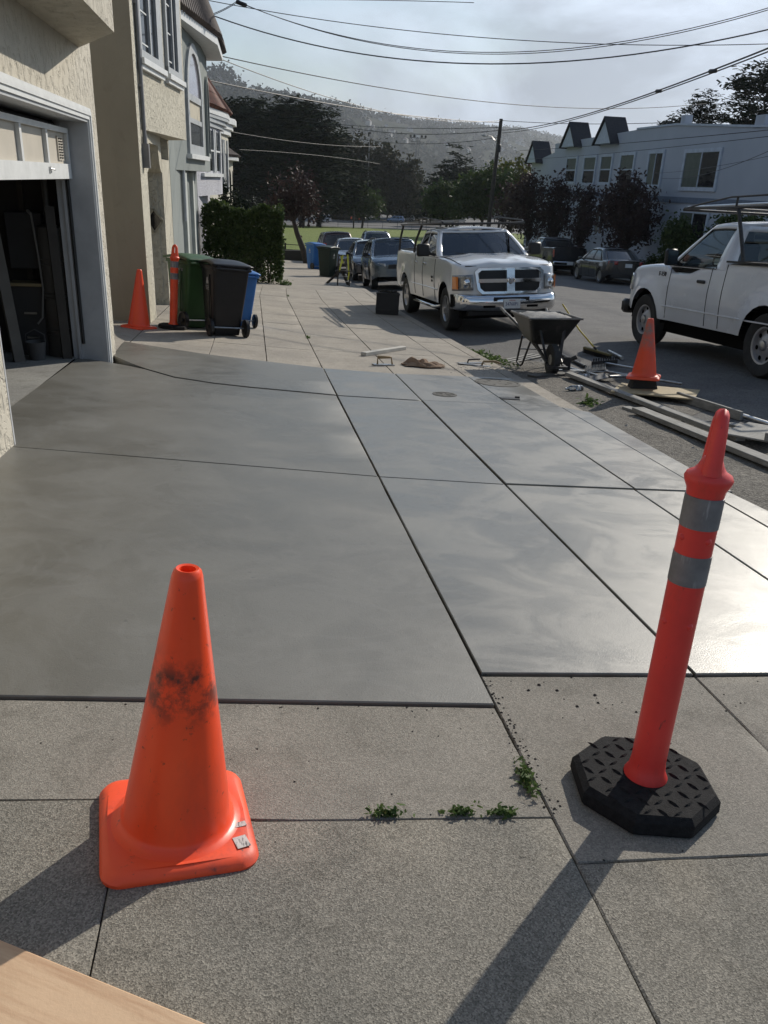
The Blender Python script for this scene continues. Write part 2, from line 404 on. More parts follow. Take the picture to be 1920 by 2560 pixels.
# earth sheet to the horizon (below everything else)
xs = [-2500, -1200, -600, -300, -150, -80, -40, -20, -10, -6, -4, -2, 0, .8, 2, 3.1, 3.3, 5, 6.5, 9, 12, 17.5, 17.7, 25, 40, 60, 90, 150, 250, 400, 700, 1200, 2000, 3500]
ys = [-60, -30, -10, 0, 9, 12.5, 20, 30, 36, 45, 50, 55, 60, 65, 70, 80, 110, 150, 205, 260, 400, 700, 1200, 2000, 3500, 6000]
mb = MB(); mb.v = [(x, y, G(x, y)-.16) for y in ys for x in xs]
nX = len(xs); mb.f = [(j*nX+i, j*nX+i+1, (j+1)*nX+i+1, (j+1)*nX+i) for j in range(len(ys)-1) for i in range(nX-1)]
EARTH = mat('earth', (.075, .075, .05), .95, col2=(.05, .055, .035), vs=.05)
struct(mb.obj('ground', EARTH, smooth=60))

road = struct(bpy.data.objects.new('road', None)); COL.objects.link(road)
mb = MB()
rx = [3.3, 3.6, 4, 4.6, 5.4, 6.5, 7.5, 9, 11, 13, 15, 17.59]; ry = list(np.arange(-6, 52.1, .8))
mb.v = [(x+bend(y)*(1 if x < 15 else 0), y, G(x+bend(y)*(1 if x < 15 else 0), y)-.004) for y in ry for x in rx]; n = len(rx)
mb.f = [(j*n+i, j*n+i+1, (j+1)*n+i+1, (j+1)*n+i) for j in range(len(ry)-1) for i in range(n-1)]
mb.obj('asphalt_surface', ASPH, road, smooth=60)
# dusty strip of bare dirt along the gutter where the forms were stripped
mb = MB()
def dirtf(u, v):
    y = 2.0+10.6*v; w = 1.25 + .25*math.sin(y*1.7)+.18*math.sin(y*4.1+1)
    if y > 9.6: w *= max(.12, 1-(y-9.6)/3.4)
    x = 3.26 + u*w
    return (x, y, G(max(x, 3.31), y) + .006 + (.018*math.sin(x*9+y*3)*math.sin(y*7) + .012)*(1-u)*(1-abs(2*u-1)*.6) - .006*u)
mb.grid(dirtf, 14, 90); mb.obj('dirt_strip', DIRT, road, smooth=60)
tag_k = None

pav = struct(bpy.data.objects.new('new_concrete_pavement', None)); COL.objects.link(pav)
J1 = [(-1.54, 5.18), (.8, 4.95), (1.64, 4.83), (2.54, 4.77), (3.06, 4.74), (3.27, 4.74)]
J2 = [(-1.54, 9.15), (-1.2, 8.55), (-.8, 8.10), (-.3, 7.88), (.8, 7.76), (1.64, 7.66), (2.54, 7.63), (3.08, 7.6), (3.29, 7.6)]
FE = [(-1.54, 10.3), (-.55, 9.78), (.14, 9.60), (.8, 9.44), (1.64, 9.28), (2.54, 9.30), (3.09, 9.32), (3.3, 9.33)]
SL = [
 ([(-4.2, 2.27), (-1.5, 2.26), (.8, 2.20)], [(-4.2, 5.35), (-1.54, 5.18), (.8, 4.95)], .012),
 ([(.8, 2.41), (1.64, 2.37)], [(.8, 4.95), (1.64, 4.83)], .011),
 ([(1.64, 2.37), (2.54, 2.35)], [(1.64, 4.83), (2.54, 4.77)], .011),
 ([(2.54, 2.35), (3.06, 2.34)], [(2.54, 4.77), (3.06, 4.74)], .011),
 ([(3.06, 2.34), (3.42, 2.33)], [(3.06, 4.74), (3.22, 4.74)], .014),
 ([(-1.86, 5.20), (-.6, 5.09), (.8, 4.95)], [(-1.86, 8.9), (-1.2, 8.55), (-.8, 8.10), (-.3, 7.88), (.8, 7.76)], .012),
 ([(.8, 4.95), (1.64, 4.83)], [(.8, 7.76), (1.64, 7.66)], .011),
 ([(1.64, 4.83), (2.54, 4.77)], [(1.64, 7.66), (2.54, 7.63)], .018),
 ([(2.54, 4.77), (3.06, 4.74)], [(2.54, 7.63), (3.08, 7.6)], .018),
 ([(3.06, 4.74), (3.26, 4.74)], [(3.08, 7.6), (3.3, 7.35)], .014),
 ([(-1.54, 9.15), (-1.2, 8.55), (-.8, 8.10), (-.3, 7.88), (.8, 7.76)], [(-1.6, 10.3), (-.55, 9.78), (.14, 9.60), (.8, 9.44)], .02),
 ([(.8, 7.76), (1.64, 7.66)], [(.8, 9.44), (1.64, 9.28)], .016),
 ([(1.64, 7.66), (2.54, 7.63)], [(1.64, 9.28), (2.54, 9.30)], .016),
 ([(2.54, 7.63), (3.08, 7.6)], [(2.54, 9.30), (3.09, 9.32)], .016),
]
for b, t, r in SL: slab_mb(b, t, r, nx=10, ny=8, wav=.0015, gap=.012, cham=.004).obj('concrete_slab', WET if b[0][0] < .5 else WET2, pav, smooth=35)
slab_mb([(3.08, 7.62), (3.27, 7.36)], [(3.09, 9.32), (3.30, 9.33)], .006, nx=3, ny=8, gap=.006).obj('kerb_slab', OLD_FAR, pav, smooth=35)
sheet('joint_bed', mat('joint_dirt', (.03, .028, .025), .95), -1.9, 3.1, 2.1, 9.6, -.06, 12, 12, pav)

walk = struct(bpy.data.objects.new('old_sidewalk', None)); COL.objects.link(walk)
OS = [
 ([(-4.2, 1.79), (-.44, 1.765), (-.02, 1.66), (.8, 1.645)], [(-4.2, 2.27), (-1.5, 2.26), (-.02, 2.225), (.795, 2.20)], OLD_TAN, 0),
 ([(-.34, -1.6), (.8, -1.6)], [(-.36, 1.75), (-.02, 1.66), (.8, 1.645)], OLD_AGG, .002),
 ([(-4.2, -1.6), (-.34, -1.6)], [(-4.2, 1.79), (-.36, 1.76)], OLD_AGG, .002),
 ([(.8, 1.47), (1.64, 1.45)], [(.8, 2.41), (1.64, 2.37)], OLD_TAN, .001),
 ([(.8, -1.6), (1.64, -1.6)], [(.8, 1.47), (1.64, 1.45)], OLD_AGG, .002),
 ([(1.64, 1.45), (2.54, 1.43)], [(1.64, 2.37), (2.54, 2.35)], OLD_TAN, .001),
 ([(1.64, -1.6), (2.54, -1.6)], [(1.64, 1.45), (2.54, 1.43)], OLD_AGG, .0),
 ([(2.54, -1.6), (3.28, -1.6)], [(2.54, 2.35), (3.28, 2.34)], OLD_TAN, .0),
]
for b, t, m_, r in OS: slab_mb(b, t, r, nx=14, ny=14, gap=.005, cham=.004, wav=.0022).obj('concrete_slab', m_, walk, smooth=35)
sheet('joint_bed', MATS['joint_dirt'], -4.2, 3.3, -1.6, 2.3, -.045, 10, 8, walk)
# further old slabs beyond the fresh pour
ycut = [11.06, 12.6, 14.15, 15.7, 17.2, 18.8, 20.3, 21.9, 23.5]
cols = [(-1.54, -.55), (-.55, .14), (.14, .8), (.8, 1.64), (1.64, 2.54), (2.54, 3.09)]
def fe(x):
    for (x0, y0), (x1, y1) in zip(FE, FE[1:]):
        if x <= x1+1e-6: return y0+(y1-y0)*(x-x0)/(x1-x0)
    return FE[-1][1]
for x0, x1 in cols:
    prev = None
    for yc in ycut:
        b = [(x0, fe(x0)), (x1, fe(x1))] if prev is None else [(x0, prev), (x1, prev)]
        slab_mb(b, [(x0, yc), (x1, yc)], RND.uniform(-.002, .002), nx=4, ny=5, gap=.012 if x0 == .14 or x1 == .8 else .008, cham=.004, wav=.002).obj('concrete_slab', OLD_FAR, walk, smooth=35)
        prev = yc
sheet('joint_bed', MATS['joint_dirt'], -1.54, 3.09, 9.9, 23.5, -.04, 10, 20, walk)
sheet('far_sidewalk', OLD_FAR, -1.54, 3.09, 23.5, 47, 0, 12, 14, walk)
sheet('porch_floor', OLD_FAR, -5.5, -1.545, 9.3, 46, -.002, 4, 20, walk)
# kerb
for y0, y1 in [(9.34, 11.2), (11.2, 14.4), (14.4, 17.6), (17.6, 20.8), (20.8, 24), (24, 30), (30, 36), (36, 46)]:
    mb = MB(); nn = 6
    for i in range(nn+1):
        y = y0+.006+(y1-y0-.012)*i/nn; b_ = bend(y); z = G(3.2+b_, y)
        mb.v += [(3.095+b_, y, z-.3), (3.095+b_, y, z), (3.26+b_, y, z), (3.29+b_, y, z-.02), (3.31+b_, y, z-.3)]
    mb.f = [(i*5+k, i*5+k+1, (i+1)*5+k+1, (i+1)*5+k) for i in range(nn) for k in range(4)] + [(0, 1, 2, 3, 4), tuple(nn*5+k for k in range(5))[::-1]]
    mb.obj('kerb_stone', OLD_FAR, walk, smooth=30)
# opposite pavement and its kerb
far = struct(bpy.data.objects.new('opposite_sidewalk', None)); COL.objects.link(far)
mb = MB(); mb.grid(lambda u, v: (17.6+(21.2-17.6)*u, 10+58*v, G(18, 10+58*v)), 3, 30); mb.obj('pavement_surface', OLD_FAR, far, smooth=40)
mb = MB()
for i in range(31):
    y = 10+58*i/30; z = G(18, y); mb.v += [(17.42, y, z-.3), (17.44, y, z), (17.597, y, z+.002), (17.598, y, z-.3)]
mb.f = [(i*4+k, i*4+k+1, i*4+k+5, i*4+k+4) for i in range(30) for k in range(3)]; mb.obj('kerb_stone', OLD_FAR, far, smooth=30)

# park: lawn, then a car park
GRASSM = old_concrete('lawn', (.135, .175, .035), (.18, .215, .05), .4, 6, stain=(.095, .13, .03), bumpd=.1)
mb = MB(); gy = [47.0, 47.5, 48, 52, 56, 60, 66, 74, 85, 100, 125, 150, 178]; gx = [-60, -20, -8, -1, 3, 8, 14, 20, 30, 45, 70, 110]
mb.v = [(x, y if not (y < 52 and x > 3) else 52+.2*y/50, G(x, y if not (y < 52 and x > 3) else 52)-.05) for y in gy for x in gx]; n = len(gx)
mb.f = [(j*n+i, j*n+i+1, (j+1)*n+i+1, (j+1)*n+i) for j in range(len(gy)-1) for i in range(n-1)]
struct(mb.obj('park_lawn', GRASSM, smooth=60))
LOT = old_concrete('car_park_asphalt', (.15, .145, .14), (.12, .118, .115), .3, 5)
mb = MB(); gy = [178, 190, 205, 230, 300]; gx = [-120, -20, 20, 60, 120, 260]
mb.v = [(x, y, G(x, y)-.05) for y in gy for x in gx]; n = len(gx)
mb.f = [(j*n+i, j*n+i+1, (j+1)*n+i+1, (j+1)*n+i) for j in range(len(gy)-1) for i in range(n-1)]
struct(mb.obj('car_park', LOT, smooth=60))
# ------------------------------------------------------------------ houses on the left
def stucco(name, a, b, bump=.5, bs=14, bd=.02, tex='trowel'):
    m = bpy.data.materials.new(name); m.use_nodes = True; t = m.node_tree; p = t.nodes['Principled BSDF']
    g = N(t, 'ShaderNodeNewGeometry'); P = g.outputs['Position']
    def nz(s, d=6, r=.6, dist=0, st=None):
        n = N(t, 'ShaderNodeTexNoise', i_Scale=s, i_Detail=d, i_Roughness=r, i_Distortion=dist)
        mp = N(t, 'ShaderNodeMapping'); mp.inputs['Scale'].default_value = st or (1, 1, 1); t.links.new(P, mp.inputs[0]); t.links.new(mp.outputs[0], n.inputs['Vector']); return n.outputs[0]
    big = nz(.8, 6, .6); drip = nz(3, 6, .6, 0, (1, 1, .25)); rel = nz(bs, 5, .6, .5, (1, 1, .85)); fine = nz(130, 2)
    c = mixc(t, ramp(t, big, [(.35, 0), (.65, 1)]), a, b)
    c = mixc(t, ramp(t, drip, [(.55, 0), (.8, .35)]), c, tuple(x*.6 for x in a))
    c = mixc(t, ramp(t, rel, [(.30, .35), (.40, 0)]), c, tuple(x*.62 for x in a))
    t.links.new(c, p.inputs['Base Color']); p.inputs['Roughness'].default_value = .9; p.inputs['Specular IOR Level'].default_value = .2
    h = math_(t, 'ADD', ramp(t, rel, [(.30, 0), (.52, 1)]), math_(t, 'MULTIPLY', fine, .15))
    bm = N(t, 'ShaderNodeBump', i_Strength=bump, i_Distance=bd); t.links.new(h, bm.inputs['Height']); t.links.new(bm.outputs[0], p.inputs['Normal'])
    return m
ST1 = stucco('cream_stucco_smooth', (.57, .53, .445), (.50, .465, .39), .7, 11, .03)
ST2 = stucco('cream_stucco_rough', (.58, .545, .45), (.51, .48, .395), .75, 20, .025)
ST3 = stucco('sage_stucco', (.25, .272, .262), (.22, .242, .234), .15, 9, .01)
ST4 = stucco('white_knockdown_stucco', (.60, .60, .64), (.52, .52, .57), .9, 26, .03)
ST5 = stucco('ivory_stucco', (.56, .535, .45), (.48, .46, .39), .2, 10, .01)
WHITEP = mat('white_trim_paint', (.70, .71, .70), .45, col2=(.60, .61, .60), vs=6, bump=.05)
GREYP = mat('grey_trim_paint', (.40, .42, .43), .5, vs=6)
DOORP = mat('beige_door_panel', (.52, .475, .40), .5, vs=5, col2=(.47, .43, .36))
TILE = mat('clay_roof_tile', (.22, .085, .055), .8, col2=(.10, .055, .042), vs=7, bump=.4, bs=30)
TILEG = mat('old_grey_roof_tile', (.11, .085, .075), .85, col2=(.06, .05, .046), vs=7, bump=.4, bs=30)
WGLASS = mat('window_glass', (.02, .022, .025), .06, spec=.9)
BLIND = mat('window_blind', (.50, .45, .34), .6)
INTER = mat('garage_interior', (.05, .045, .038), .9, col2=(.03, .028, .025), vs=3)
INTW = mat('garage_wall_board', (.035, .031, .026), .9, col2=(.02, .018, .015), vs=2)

def wall_poly(mb, pts, z0, z1):
    """vertical faces along a plan polyline"""
    for (x0, y0), (x1, y1) in zip(pts, pts[1:]):
        mb.add([(x0, y0, z0), (x1, y1, z0), (x1, y1, z1), (x0, y0, z1)], [(0, 1, 2, 3)])
FX = -1.54
# ---- house with the open garage
h1 = thing('garage_house', 'cream stucco house with a half-open white garage door', 'house', Matrix.Translation((FX, 7, G(FX, 7))))
inv1 = h1.matrix_world.inverted()
def part1(mb, name, m_, parent=None, smooth=None):
    return mb.obj(name, m_, parent or h1, smooth, M=inv1 if parent is None else None)
Y0, Y1, ZT = 5.22, 8.84, 1.93
mb = MB()
mb.box((FX-.165, (1.0+Y0)/2, 2.4), (.33, Y0-1.0, 6.2))                        # pier left of the opening
mb.box((FX-.165, (Y1+9.32)/2, 2.35), (.33, 9.32-Y1, 6.1))                     # pier right of the opening
mb.box((FX-.165, (Y0+Y1)/2, (ZT+5.4)/2), (.329, Y1-Y0-.002, 5.4-ZT))           # over the opening
mb.box((FX-4.3, 9.245, 2.35), (7.9, .149, 6.1)); mb.box((FX-4.3, 1.08, 2.35), (7.9, .15, 6.1)); mb.box((FX-8.2, 5.2, 2.35), (.15, 8.3, 6.1))
part1(mb, 'wall', ST1)
mb = MB(); mb.box((FX-4.2, 5.2, 5.46), (8.3, 8.5, .12)); part1(mb, 'roof', TILEG)
# bay over the garage
mb = MB(); bay = [(-1.541, 8.74), (-1.07, 7.68), (-1.07, 3.1), (-1.541, 2.1)]
mb.prism(bay, 2.52, 5.4); part1(mb, 'bay', ST1)
# door surround
sur = MB()
def trim(mb, y0, y1, z0, z1, proud, d): mb.box((FX+proud-d/2, (y0+y1)/2, (z0+z1)/2), (d, y1-y0, z1-z0))
zb = -.42
for k, (w0, w1, pr) in enumerate([(0, .035, .018), (.035, .07, .030), (.07, .10, .020)]):
    trim(sur, Y1+w0, Y1+w1, zb, ZT+w1, pr, .05); trim(sur, Y0, Y1+w0, ZT+w0, ZT+w1, pr, .05)
part1(sur, 'door_surround', WHITEP)
mb = MB(); mb.box((FX-.17, Y1-.012, (zb+ZT)/2), (.345, .024, ZT-zb)); mb.box((FX-.17, Y0+.012, (zb+ZT)/2+.1), (.345, .024, ZT-zb-.2)); mb.box((FX-.17, (Y0+Y1)/2, ZT-.012), (.345, Y1-Y0-.05, .024))
mb.box((FX-.27, Y1-.035, (zb+ZT)/2), (.03, .022, ZT-zb))
part1(mb, 'door_jamb', mat('jamb_paint', (.47, .48, .49), .5, vs=4))
# sectional door rolled up: lowest leaf still hanging in the opening, the rest sloping back inside
dx = FX-.20; zd0, zd1 = 1.40, 1.84
door = MB(); door.box((dx-.02, (Y0+Y1)/2, (zd0+zd1)/2), (.018, Y1-Y0-.12, zd1-zd0)); d_o = part1(door, 'garage_door', DOORP)
fr = MB(); ya, yb = Y0+.06, Y1-.06; npn = 4
fr.box((dx+.006, (ya+yb)/2, zd0+.065), (.032, yb-ya, .13)); fr.box((dx+.006, (ya+yb)/2, zd1-.022), (.032, yb-ya, .044))
for i in range(npn+1):
    y = ya+.03+(yb-ya-.06)*i/npn; fr.box((dx+.006, y, (zd0+zd1)/2+.042), (.031, .06, zd1-zd0-.176))
o = fr.obj('door_frame', WHITEP, d_o)
v = MB(); vy, vz = Y1-.36, 1.66; v.box((dx-.004, vy, vz), (.014, .20, .205)); vent = v.obj('vent_cover', DOORP, d_o)
for c in (-.045, .045):
    for k in range(8): MB().box((dx+.006, vy+c, vz-.08+k*.023), (.01, .062, .008)).obj('vent_slot', BLACKV, d_o)
la = MB(); la.box((dx+.026, Y1-.98, 1.475), (.012, .05, .05)); la.tube([(dx+.035, Y1-1.0, 1.485), (dx+.05, Y1-.94, 1.478), (dx+.045, Y1-.88, 1.475)], .007, 6); la.obj('door_latch', ALU, d_o)
mb = MB()
for i, (za, zc, xa, xc) in enumerate([(1.86, 1.99, dx-.05, dx-.45), (2.0, 2.06, dx-.5, dx-1.0), (2.07, 2.09, dx-1.05, dx-1.6)]):
    mb.add([(xa, ya, za), (xa, yb, za), (xc, yb, zc), (xc, ya, zc)], [(0, 1, 2, 3)])
mb.obj('raised_leaf', mat('door_back', (.16, .16, .165), .6), d_o)
for y in (ya-.02, yb+.02): mb = MB(); mb.tube([(dx-.03, y, -.2), (dx-.03, y, 1.75), (dx-.2, y, 2.0), (dx-.6, y, 2.08), (dx-2.4, y, 2.1)], .018, 6); part1(mb, 'door_track', mat('dull_track', (.045, .045, .045), .7, .4))
# interior
zf = G(-1.9, 7)+.0
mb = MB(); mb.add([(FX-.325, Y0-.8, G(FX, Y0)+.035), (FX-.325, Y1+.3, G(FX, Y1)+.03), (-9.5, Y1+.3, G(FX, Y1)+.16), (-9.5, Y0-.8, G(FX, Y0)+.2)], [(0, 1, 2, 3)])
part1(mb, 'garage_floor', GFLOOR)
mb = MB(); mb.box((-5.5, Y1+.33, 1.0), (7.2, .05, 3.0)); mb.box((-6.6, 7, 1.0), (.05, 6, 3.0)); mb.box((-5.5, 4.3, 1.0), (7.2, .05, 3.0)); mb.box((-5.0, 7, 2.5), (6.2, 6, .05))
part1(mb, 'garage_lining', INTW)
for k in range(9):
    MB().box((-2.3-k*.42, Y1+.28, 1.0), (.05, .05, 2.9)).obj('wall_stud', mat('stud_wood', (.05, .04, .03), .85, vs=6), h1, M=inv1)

def inside(name, label, cat, mb, m_, smooth=None):
    return tag(mb.obj(name, m_, smooth=smooth), label, cat)
zi = lambda x: G(FX, Y1)+.03+(-x-1.86)*.017
mb = MB(); X_, Y_ = -2.02, 8.93; mb.lathe([(.12, 0), (.13, .02), (.13, 1.25), (.12, 1.3), (.05, 1.33)], 20, Matrix.Translation((X_, Y_, zi(X_)))); mb.tube([(X_, Y_, zi(X_)+1.3), (X_, Y_, zi(X_)+1.9)], .03, 8)
for z in (.25, .3, .62, .66, .95, 1.0): mb.lathe([(.13, -.012), (.14, 0), (.13, .012)], 20, Matrix.Translation((X_, Y_, zi(X_)+z)), cap=False)
inside('standpipe', 'banded grey standing pipe column inside the garage', 'pipe column', mb, mat('heater_enamel', (.075, .07, .06), .6, vs=4), 40)
mb = MB(); mb.bar((-1.93, 8.72, zi(-1.95)-.01), (-1.97, 8.80, zi(-2)+1.5), .09, .03); inside('leaning_plank', 'rough dark plank leaning inside the garage by the jamb', 'plank', mb, mat('dark_plank', (.05, .043, .035), .9, vs=5))
mb = MB(); mb.bar((-2.33, 8.45, zi(-2.3)-.01), (-2.48, 8.6, zi(-2.5)+1.6), .11, .03); inside('leaning_plank', 'pale tall board leaning inside the garage beside the bucket', 'plank', mb, mat('pale_plank', (.11, .10, .085), .85, vs=5))
cb = thing('tool_cabinet', 'dark cabinet with a pale worktop edge inside the garage', 'cabinet', Matrix.Translation((-2.28, 9.0, zi(-2.28))))
MB().box((0, 0, .36), (.34, .22, .72), bev=.01).obj('carcass', mat('cabinet_paint', (.035, .034, .034), .6), cb); MB().box((0, -.02, .735), (.38, .26, .03)).obj('worktop', mat('worktop_wood', (.26, .20, .10), .6), cb)
MB().box((0, .06, 1.15), (.36, .10, .55), bev=.01).obj('wall_cabinet', mat('cabinet_grey', (.03, .031, .033), .5), cb)
for z in (.2, .45): MB().box((0, -.125, z), (.12, .02, .02)).obj('drawer_pull', STEEL, cb)
mb = MB(); mb.lathe([(.07, 0), (.095, .20), (.10, .21), (.09, .21), (.065, .02)], 18, Matrix.Translation((-2.2, 8.62, zi(-2.2)))); mb.tube([(-2.295, 8.62, zi(-2.2)+.2), (-2.29, 8.62, zi(-2.2)+.28), (-2.2, 8.62, zi(-2.2)+.33), (-2.11, 8.62, zi(-2.2)+.28), (-2.105, 8.62, zi(-2.2)+.2)], .004, 5)
inside('bucket', 'grey bucket standing on the garage floor', 'bucket', mb, mat('bucket_grey', (.09, .09, .09), .5), 40)
z0 = zi(-2.1); mb = MB(); mb.tube([(-2.16, 8.86, z0+1.42), (-2.13, 8.84, z0+1.0), (-2.12, 8.83, z0+.7), (-2.15, 8.80, z0+.42), (-2.2, 8.78, z0+.36)], .010, 6); mb.tube([(-2.16, 8.86, z0+1.42), (-2.2, 8.9, z0+1.45)], .015, 6)
inside('hose', 'thin pale hose hanging beside the banded pipe column', 'hose', mb, mat('hose_pale', (.22, .21, .19), .6), 60)

# ---- second house: rough cream stucco
h2 = thing('cream_house', 'rough cream stucco house with a bay window and grey conduit', 'house', Matrix.Translation((FX, 15, G(FX, 15)))); i2 = h2.matrix_world.inverted()
def p2(mb, n, m_, sm=None): return mb.obj(n, m_, h2, sm, M=i2)
mb = MB(); zg = -1.0
sw_ = MB(); sw_.box((-5.5, 12.70, 2.3), (7.917, .2, 6.8)); p2(sw_, 'side_wall', stucco('tan_side_stucco', (.36, .315, .235), (.32, .28, .21), .15, 7, .008))
mb.box((FX-.2, 13.01, 2.3), (.399, .82, 6.801))                 # first pier
mb.box((FX-.25, 16.3, .3), (.499, 1.38, 2.8))                   # second pier
mb.box((FX-1.5, 14.5, 2.25), (.2, 2.4, 6.8)); mb.box((FX-.85, 15.62, .3), (1.5, .1, 2.8))   # recessed porch walls
mb.box((FX-.72, 14.51, 3.85), (1.43, 2.18, 3.9))                 # wall over the porch
mb.box((FX-4, 17.0, 2.3), (8, .1, 6.8))
p2(mb, 'wall', ST2)
# arched haunches under the bay
mb = MB()
for y0, y1, d in [(13.42, 13.9, 1), (15.15, 15.62, -1)]:
    pl = [(y0 if d > 0 else y1, 1.9)] + [((y0 if d > 0 else y1) + d*.46*math.sin(a)*1.0, 1.9-.42*(math.cos(a))) for a in np.linspace(0, math.pi/2, 7)][::1]
    mb.prism(pl, FX-.35, FX-.003, 0)
p2(mb, 'porch_arch', ST2)
mb = MB(); b2 = [(-1.541, 12.93), (-1.16, 16.48), (-1.541, 17.04)]; mb.prism(b2, 2.05, 5.7); p2(mb, 'bay', ST2)
mb = MB(); mb.box((-5.4, 14.9, 5.75), (7.9, 4.6, .14)); p2(mb, 'roof', TILEG)
# bay windows: local frame along the bay face
tdir = Vector((.38, 3.55, 0)).normalized(); nrm = Vector((3.55, -.38, 0)).normalized()
def bay2(t, z, d): return Vector((-1.54, 12.93, 0)) + tdir*t + nrm*d + Vector((0, 0, z))
def bbox2(mb, t0, t1, z0, z1, d0, d1):
    M = Matrix((nrm, tdir, Vector((0, 0, 1)))).transposed().to_4x4(); M.translation = bay2((t0+t1)/2, (z0+z1)/2, (d0+d1)/2)
    return mb.box((0, 0, 0), (d1-d0, t1-t0, z1-z0), M=M)
for t0, t1 in [(.14, 1.62), (1.98, 3.2)]:
    w = bbox2(MB(), t0, t1, 3.02, 5.3, .002, .012); wo_ = p2(w, 'window', WGLASS)
    f = MB()
    for a, b in ((t0, t0+.09), (t1-.34, t1), ((t0+t1)/2-.11, (t0+t1)/2-.04)): bbox2(f, a, b, 3.0, 5.3, .0, .05)
    bbox2(f, t0, t1, 2.96, 3.06, 0, .055); bbox2(f, t0+.1, t1-.35, 4.25, 4.32, 0, .045); f.obj('window_frame', GREYP, wo_)
    s = MB(); bbox2(s, t0-.06, t1+.05, 2.88, 2.955, 0, .10); bbox2(s, t0-.03, t1+.02, 2.82, 2.878, 0, .06); s.obj('window_sill', WHITEP, wo_)
    for k in range(5): bbox2(MB(), t0+.12, (t0+t1)/2-.12, 3.15+k*.4, 3.17+k*.4, .012, .02).obj('sash_bar', WHITEP, wo_)
mb = MB(); mb.tube([(FX+.04, 13.0, 1.85), (FX+.04, 13.0, 5.6)], .03, 8); mb.box((FX+.05, 13.0, 1.7), (.09, .13, .32)); mb.tube([(FX+.04, 13.0, 1.84), (FX+.04, 13.0, 1.95)], .036, 8)
for z in (2.6, 3.6, 4.6): mb.box((FX+.02, 13.0, z), (.05, .1, .03))
p2(mb, 'conduit', mat('grey_conduit', (.20, .20, .205), .5, .3), 40)
mb = MB(); c = Vector((-1.72, 15.555, .69))
for k in range(4):
    a0, a1 = k*math.pi/2, (k+1)*math.pi/2; r = .15
    mb.bar(c+Vector((r*math.cos(a0), 0, r*math.sin(a0)*1.3)), c+Vector((r*math.cos(a1), 0, r*math.sin(a1)*1.3)), .035, .04, up=(0, 1, 0))
p2(mb, 'diamond_window_frame', mat('diamond_trim', (.36, .33, .25), .7))
mb = MB(); mb.add([c+Vector((0, .004, .18)), c+Vector((.14, .004, 0)), c+Vector((0, .004, -.18)), c+Vector((-.14, .004, 0))], [(0, 1, 2, 3)]); p2(mb, 'diamond_pane', WGLASS)

# ---- third house: sage stucco with arched bay window and tiled turret
def tiles_on(parent, ridge, e0, e1, n, m_, r=.07, M=None, rows=4):
    """barrel tiles laid from the eave line e0-e1 up towards the ridge point/line"""
    r0, r1 = ridge
    for i in range(n):
        f = (i+.5)/n; a = Vector(e0).lerp(Vector(e1), f); b = Vector(r0).lerp(Vector(r1), f)
        for k in range(rows):
            p, q = a.lerp(b, k/rows), a.lerp(b, (k+1.12)/rows)
            s = r*(1-.55*(k/rows)*(0 if (Vector(r0)-Vector(r1)).length > .3 else 1))
            MB().tube([p+Vector((0, 0, .02)), q], [s, s*.85], 6).obj('roof_tile', m_, parent, 40, M=M)
def plan_house(name, label, y0, y1, ztop, body, bayplan, bz0, bz1, baym, roofm=None, depth=7.0, roofz=.5, roofh=1.3, over=.35, fascia=WHITEP, tiles=True):
    h = thing(name, label, 'house', Matrix.Translation((FX, (y0+y1)/2, G(FX, (y0+y1)/2)))); iv = h.matrix_world.inverted()
    P = lambda mb, n, m_, sm=None, par=None: mb.obj(n, m_, par or h, sm, M=iv if par is None else None)
    mb = MB(); zb_ = G(FX, y1)-.6
    mb.box((FX-depth/2, (y0+y1)/2, (zb_+ztop)/2), (depth, y1-y0-.06, ztop-zb_)); P(mb, 'wall', body)
    mb = MB(); mb.prism(bayplan, bz0, bz1); P(mb, 'bay', baym)
    cx = sum(p[0] for p in bayplan)/len(bayplan); cyy = sum(p[1] for p in bayplan)/len(bayplan)
    if roofm:
        ring = [(x+over*(1 if x > FX+.01 else 0), y+over*(1 if y > cyy else -1)) for x, y in bayplan]
        mb = MB(); mb.prism(ring, bz1, bz1+.16); P(mb, 'cornice', fascia)
        ap = Vector((FX-.35, cyy, bz1+.16+roofh)); mb = MB()
        for (a, b) in zip(ring, ring[1:]):
            mb.add([(a[0]+.03, a[1], bz1+.165), (b[0]+.03, b[1], bz1+.165), ap], [(0, 1, 2)])
        rf = P(mb, 'turret_roof', roofm)
        if tiles:
            for (a, b) in zip(ring, ring[1:]):
                L = math.hypot(a[0]-b[0], a[1]-b[1]); tiles_on(h, (ap, ap), (a[0]+.05, a[1], bz1+.18), (b[0]+.05, b[1], bz1+.18), max(3, int(L/.2)), roofm, .075, M=iv)
    return h, iv, P
h3, i3, P3 = plan_house('sage_house', 'sage green stucco house with an arched bay window under a tiled turret', 17.08, 25.2, 4.7, ST3,
    [(-1.541, 18.3), (-1.16, 22.7), (-1.13, 24.8), (-1.541, 25.1)], 1.55, 4.35, ST3, TILEG, roofh=3.0, over=.42)
f3a, f3b = Vector((-1.541, 18.3, 0)), Vector((-1.16, 22.7, 0)); t3 = (f3b-f3a).normalized(); n3 = Vector((t3.y, -t3.x, 0)); L3 = (f3b-f3a).length
def face_box(mb, A, t, n, t0, t1, z0, z1, d0, d1):
    M = Matrix((n, t, Vector((0, 0, 1)))).transposed().to_4x4(); M.translation = A + t*((t0+t1)/2) + n*((d0+d1)/2) + Vector((0, 0, (z0+z1)/2))
    return mb.box((0, 0, 0), (d1-d0, t1-t0, z1-z0), M=M)
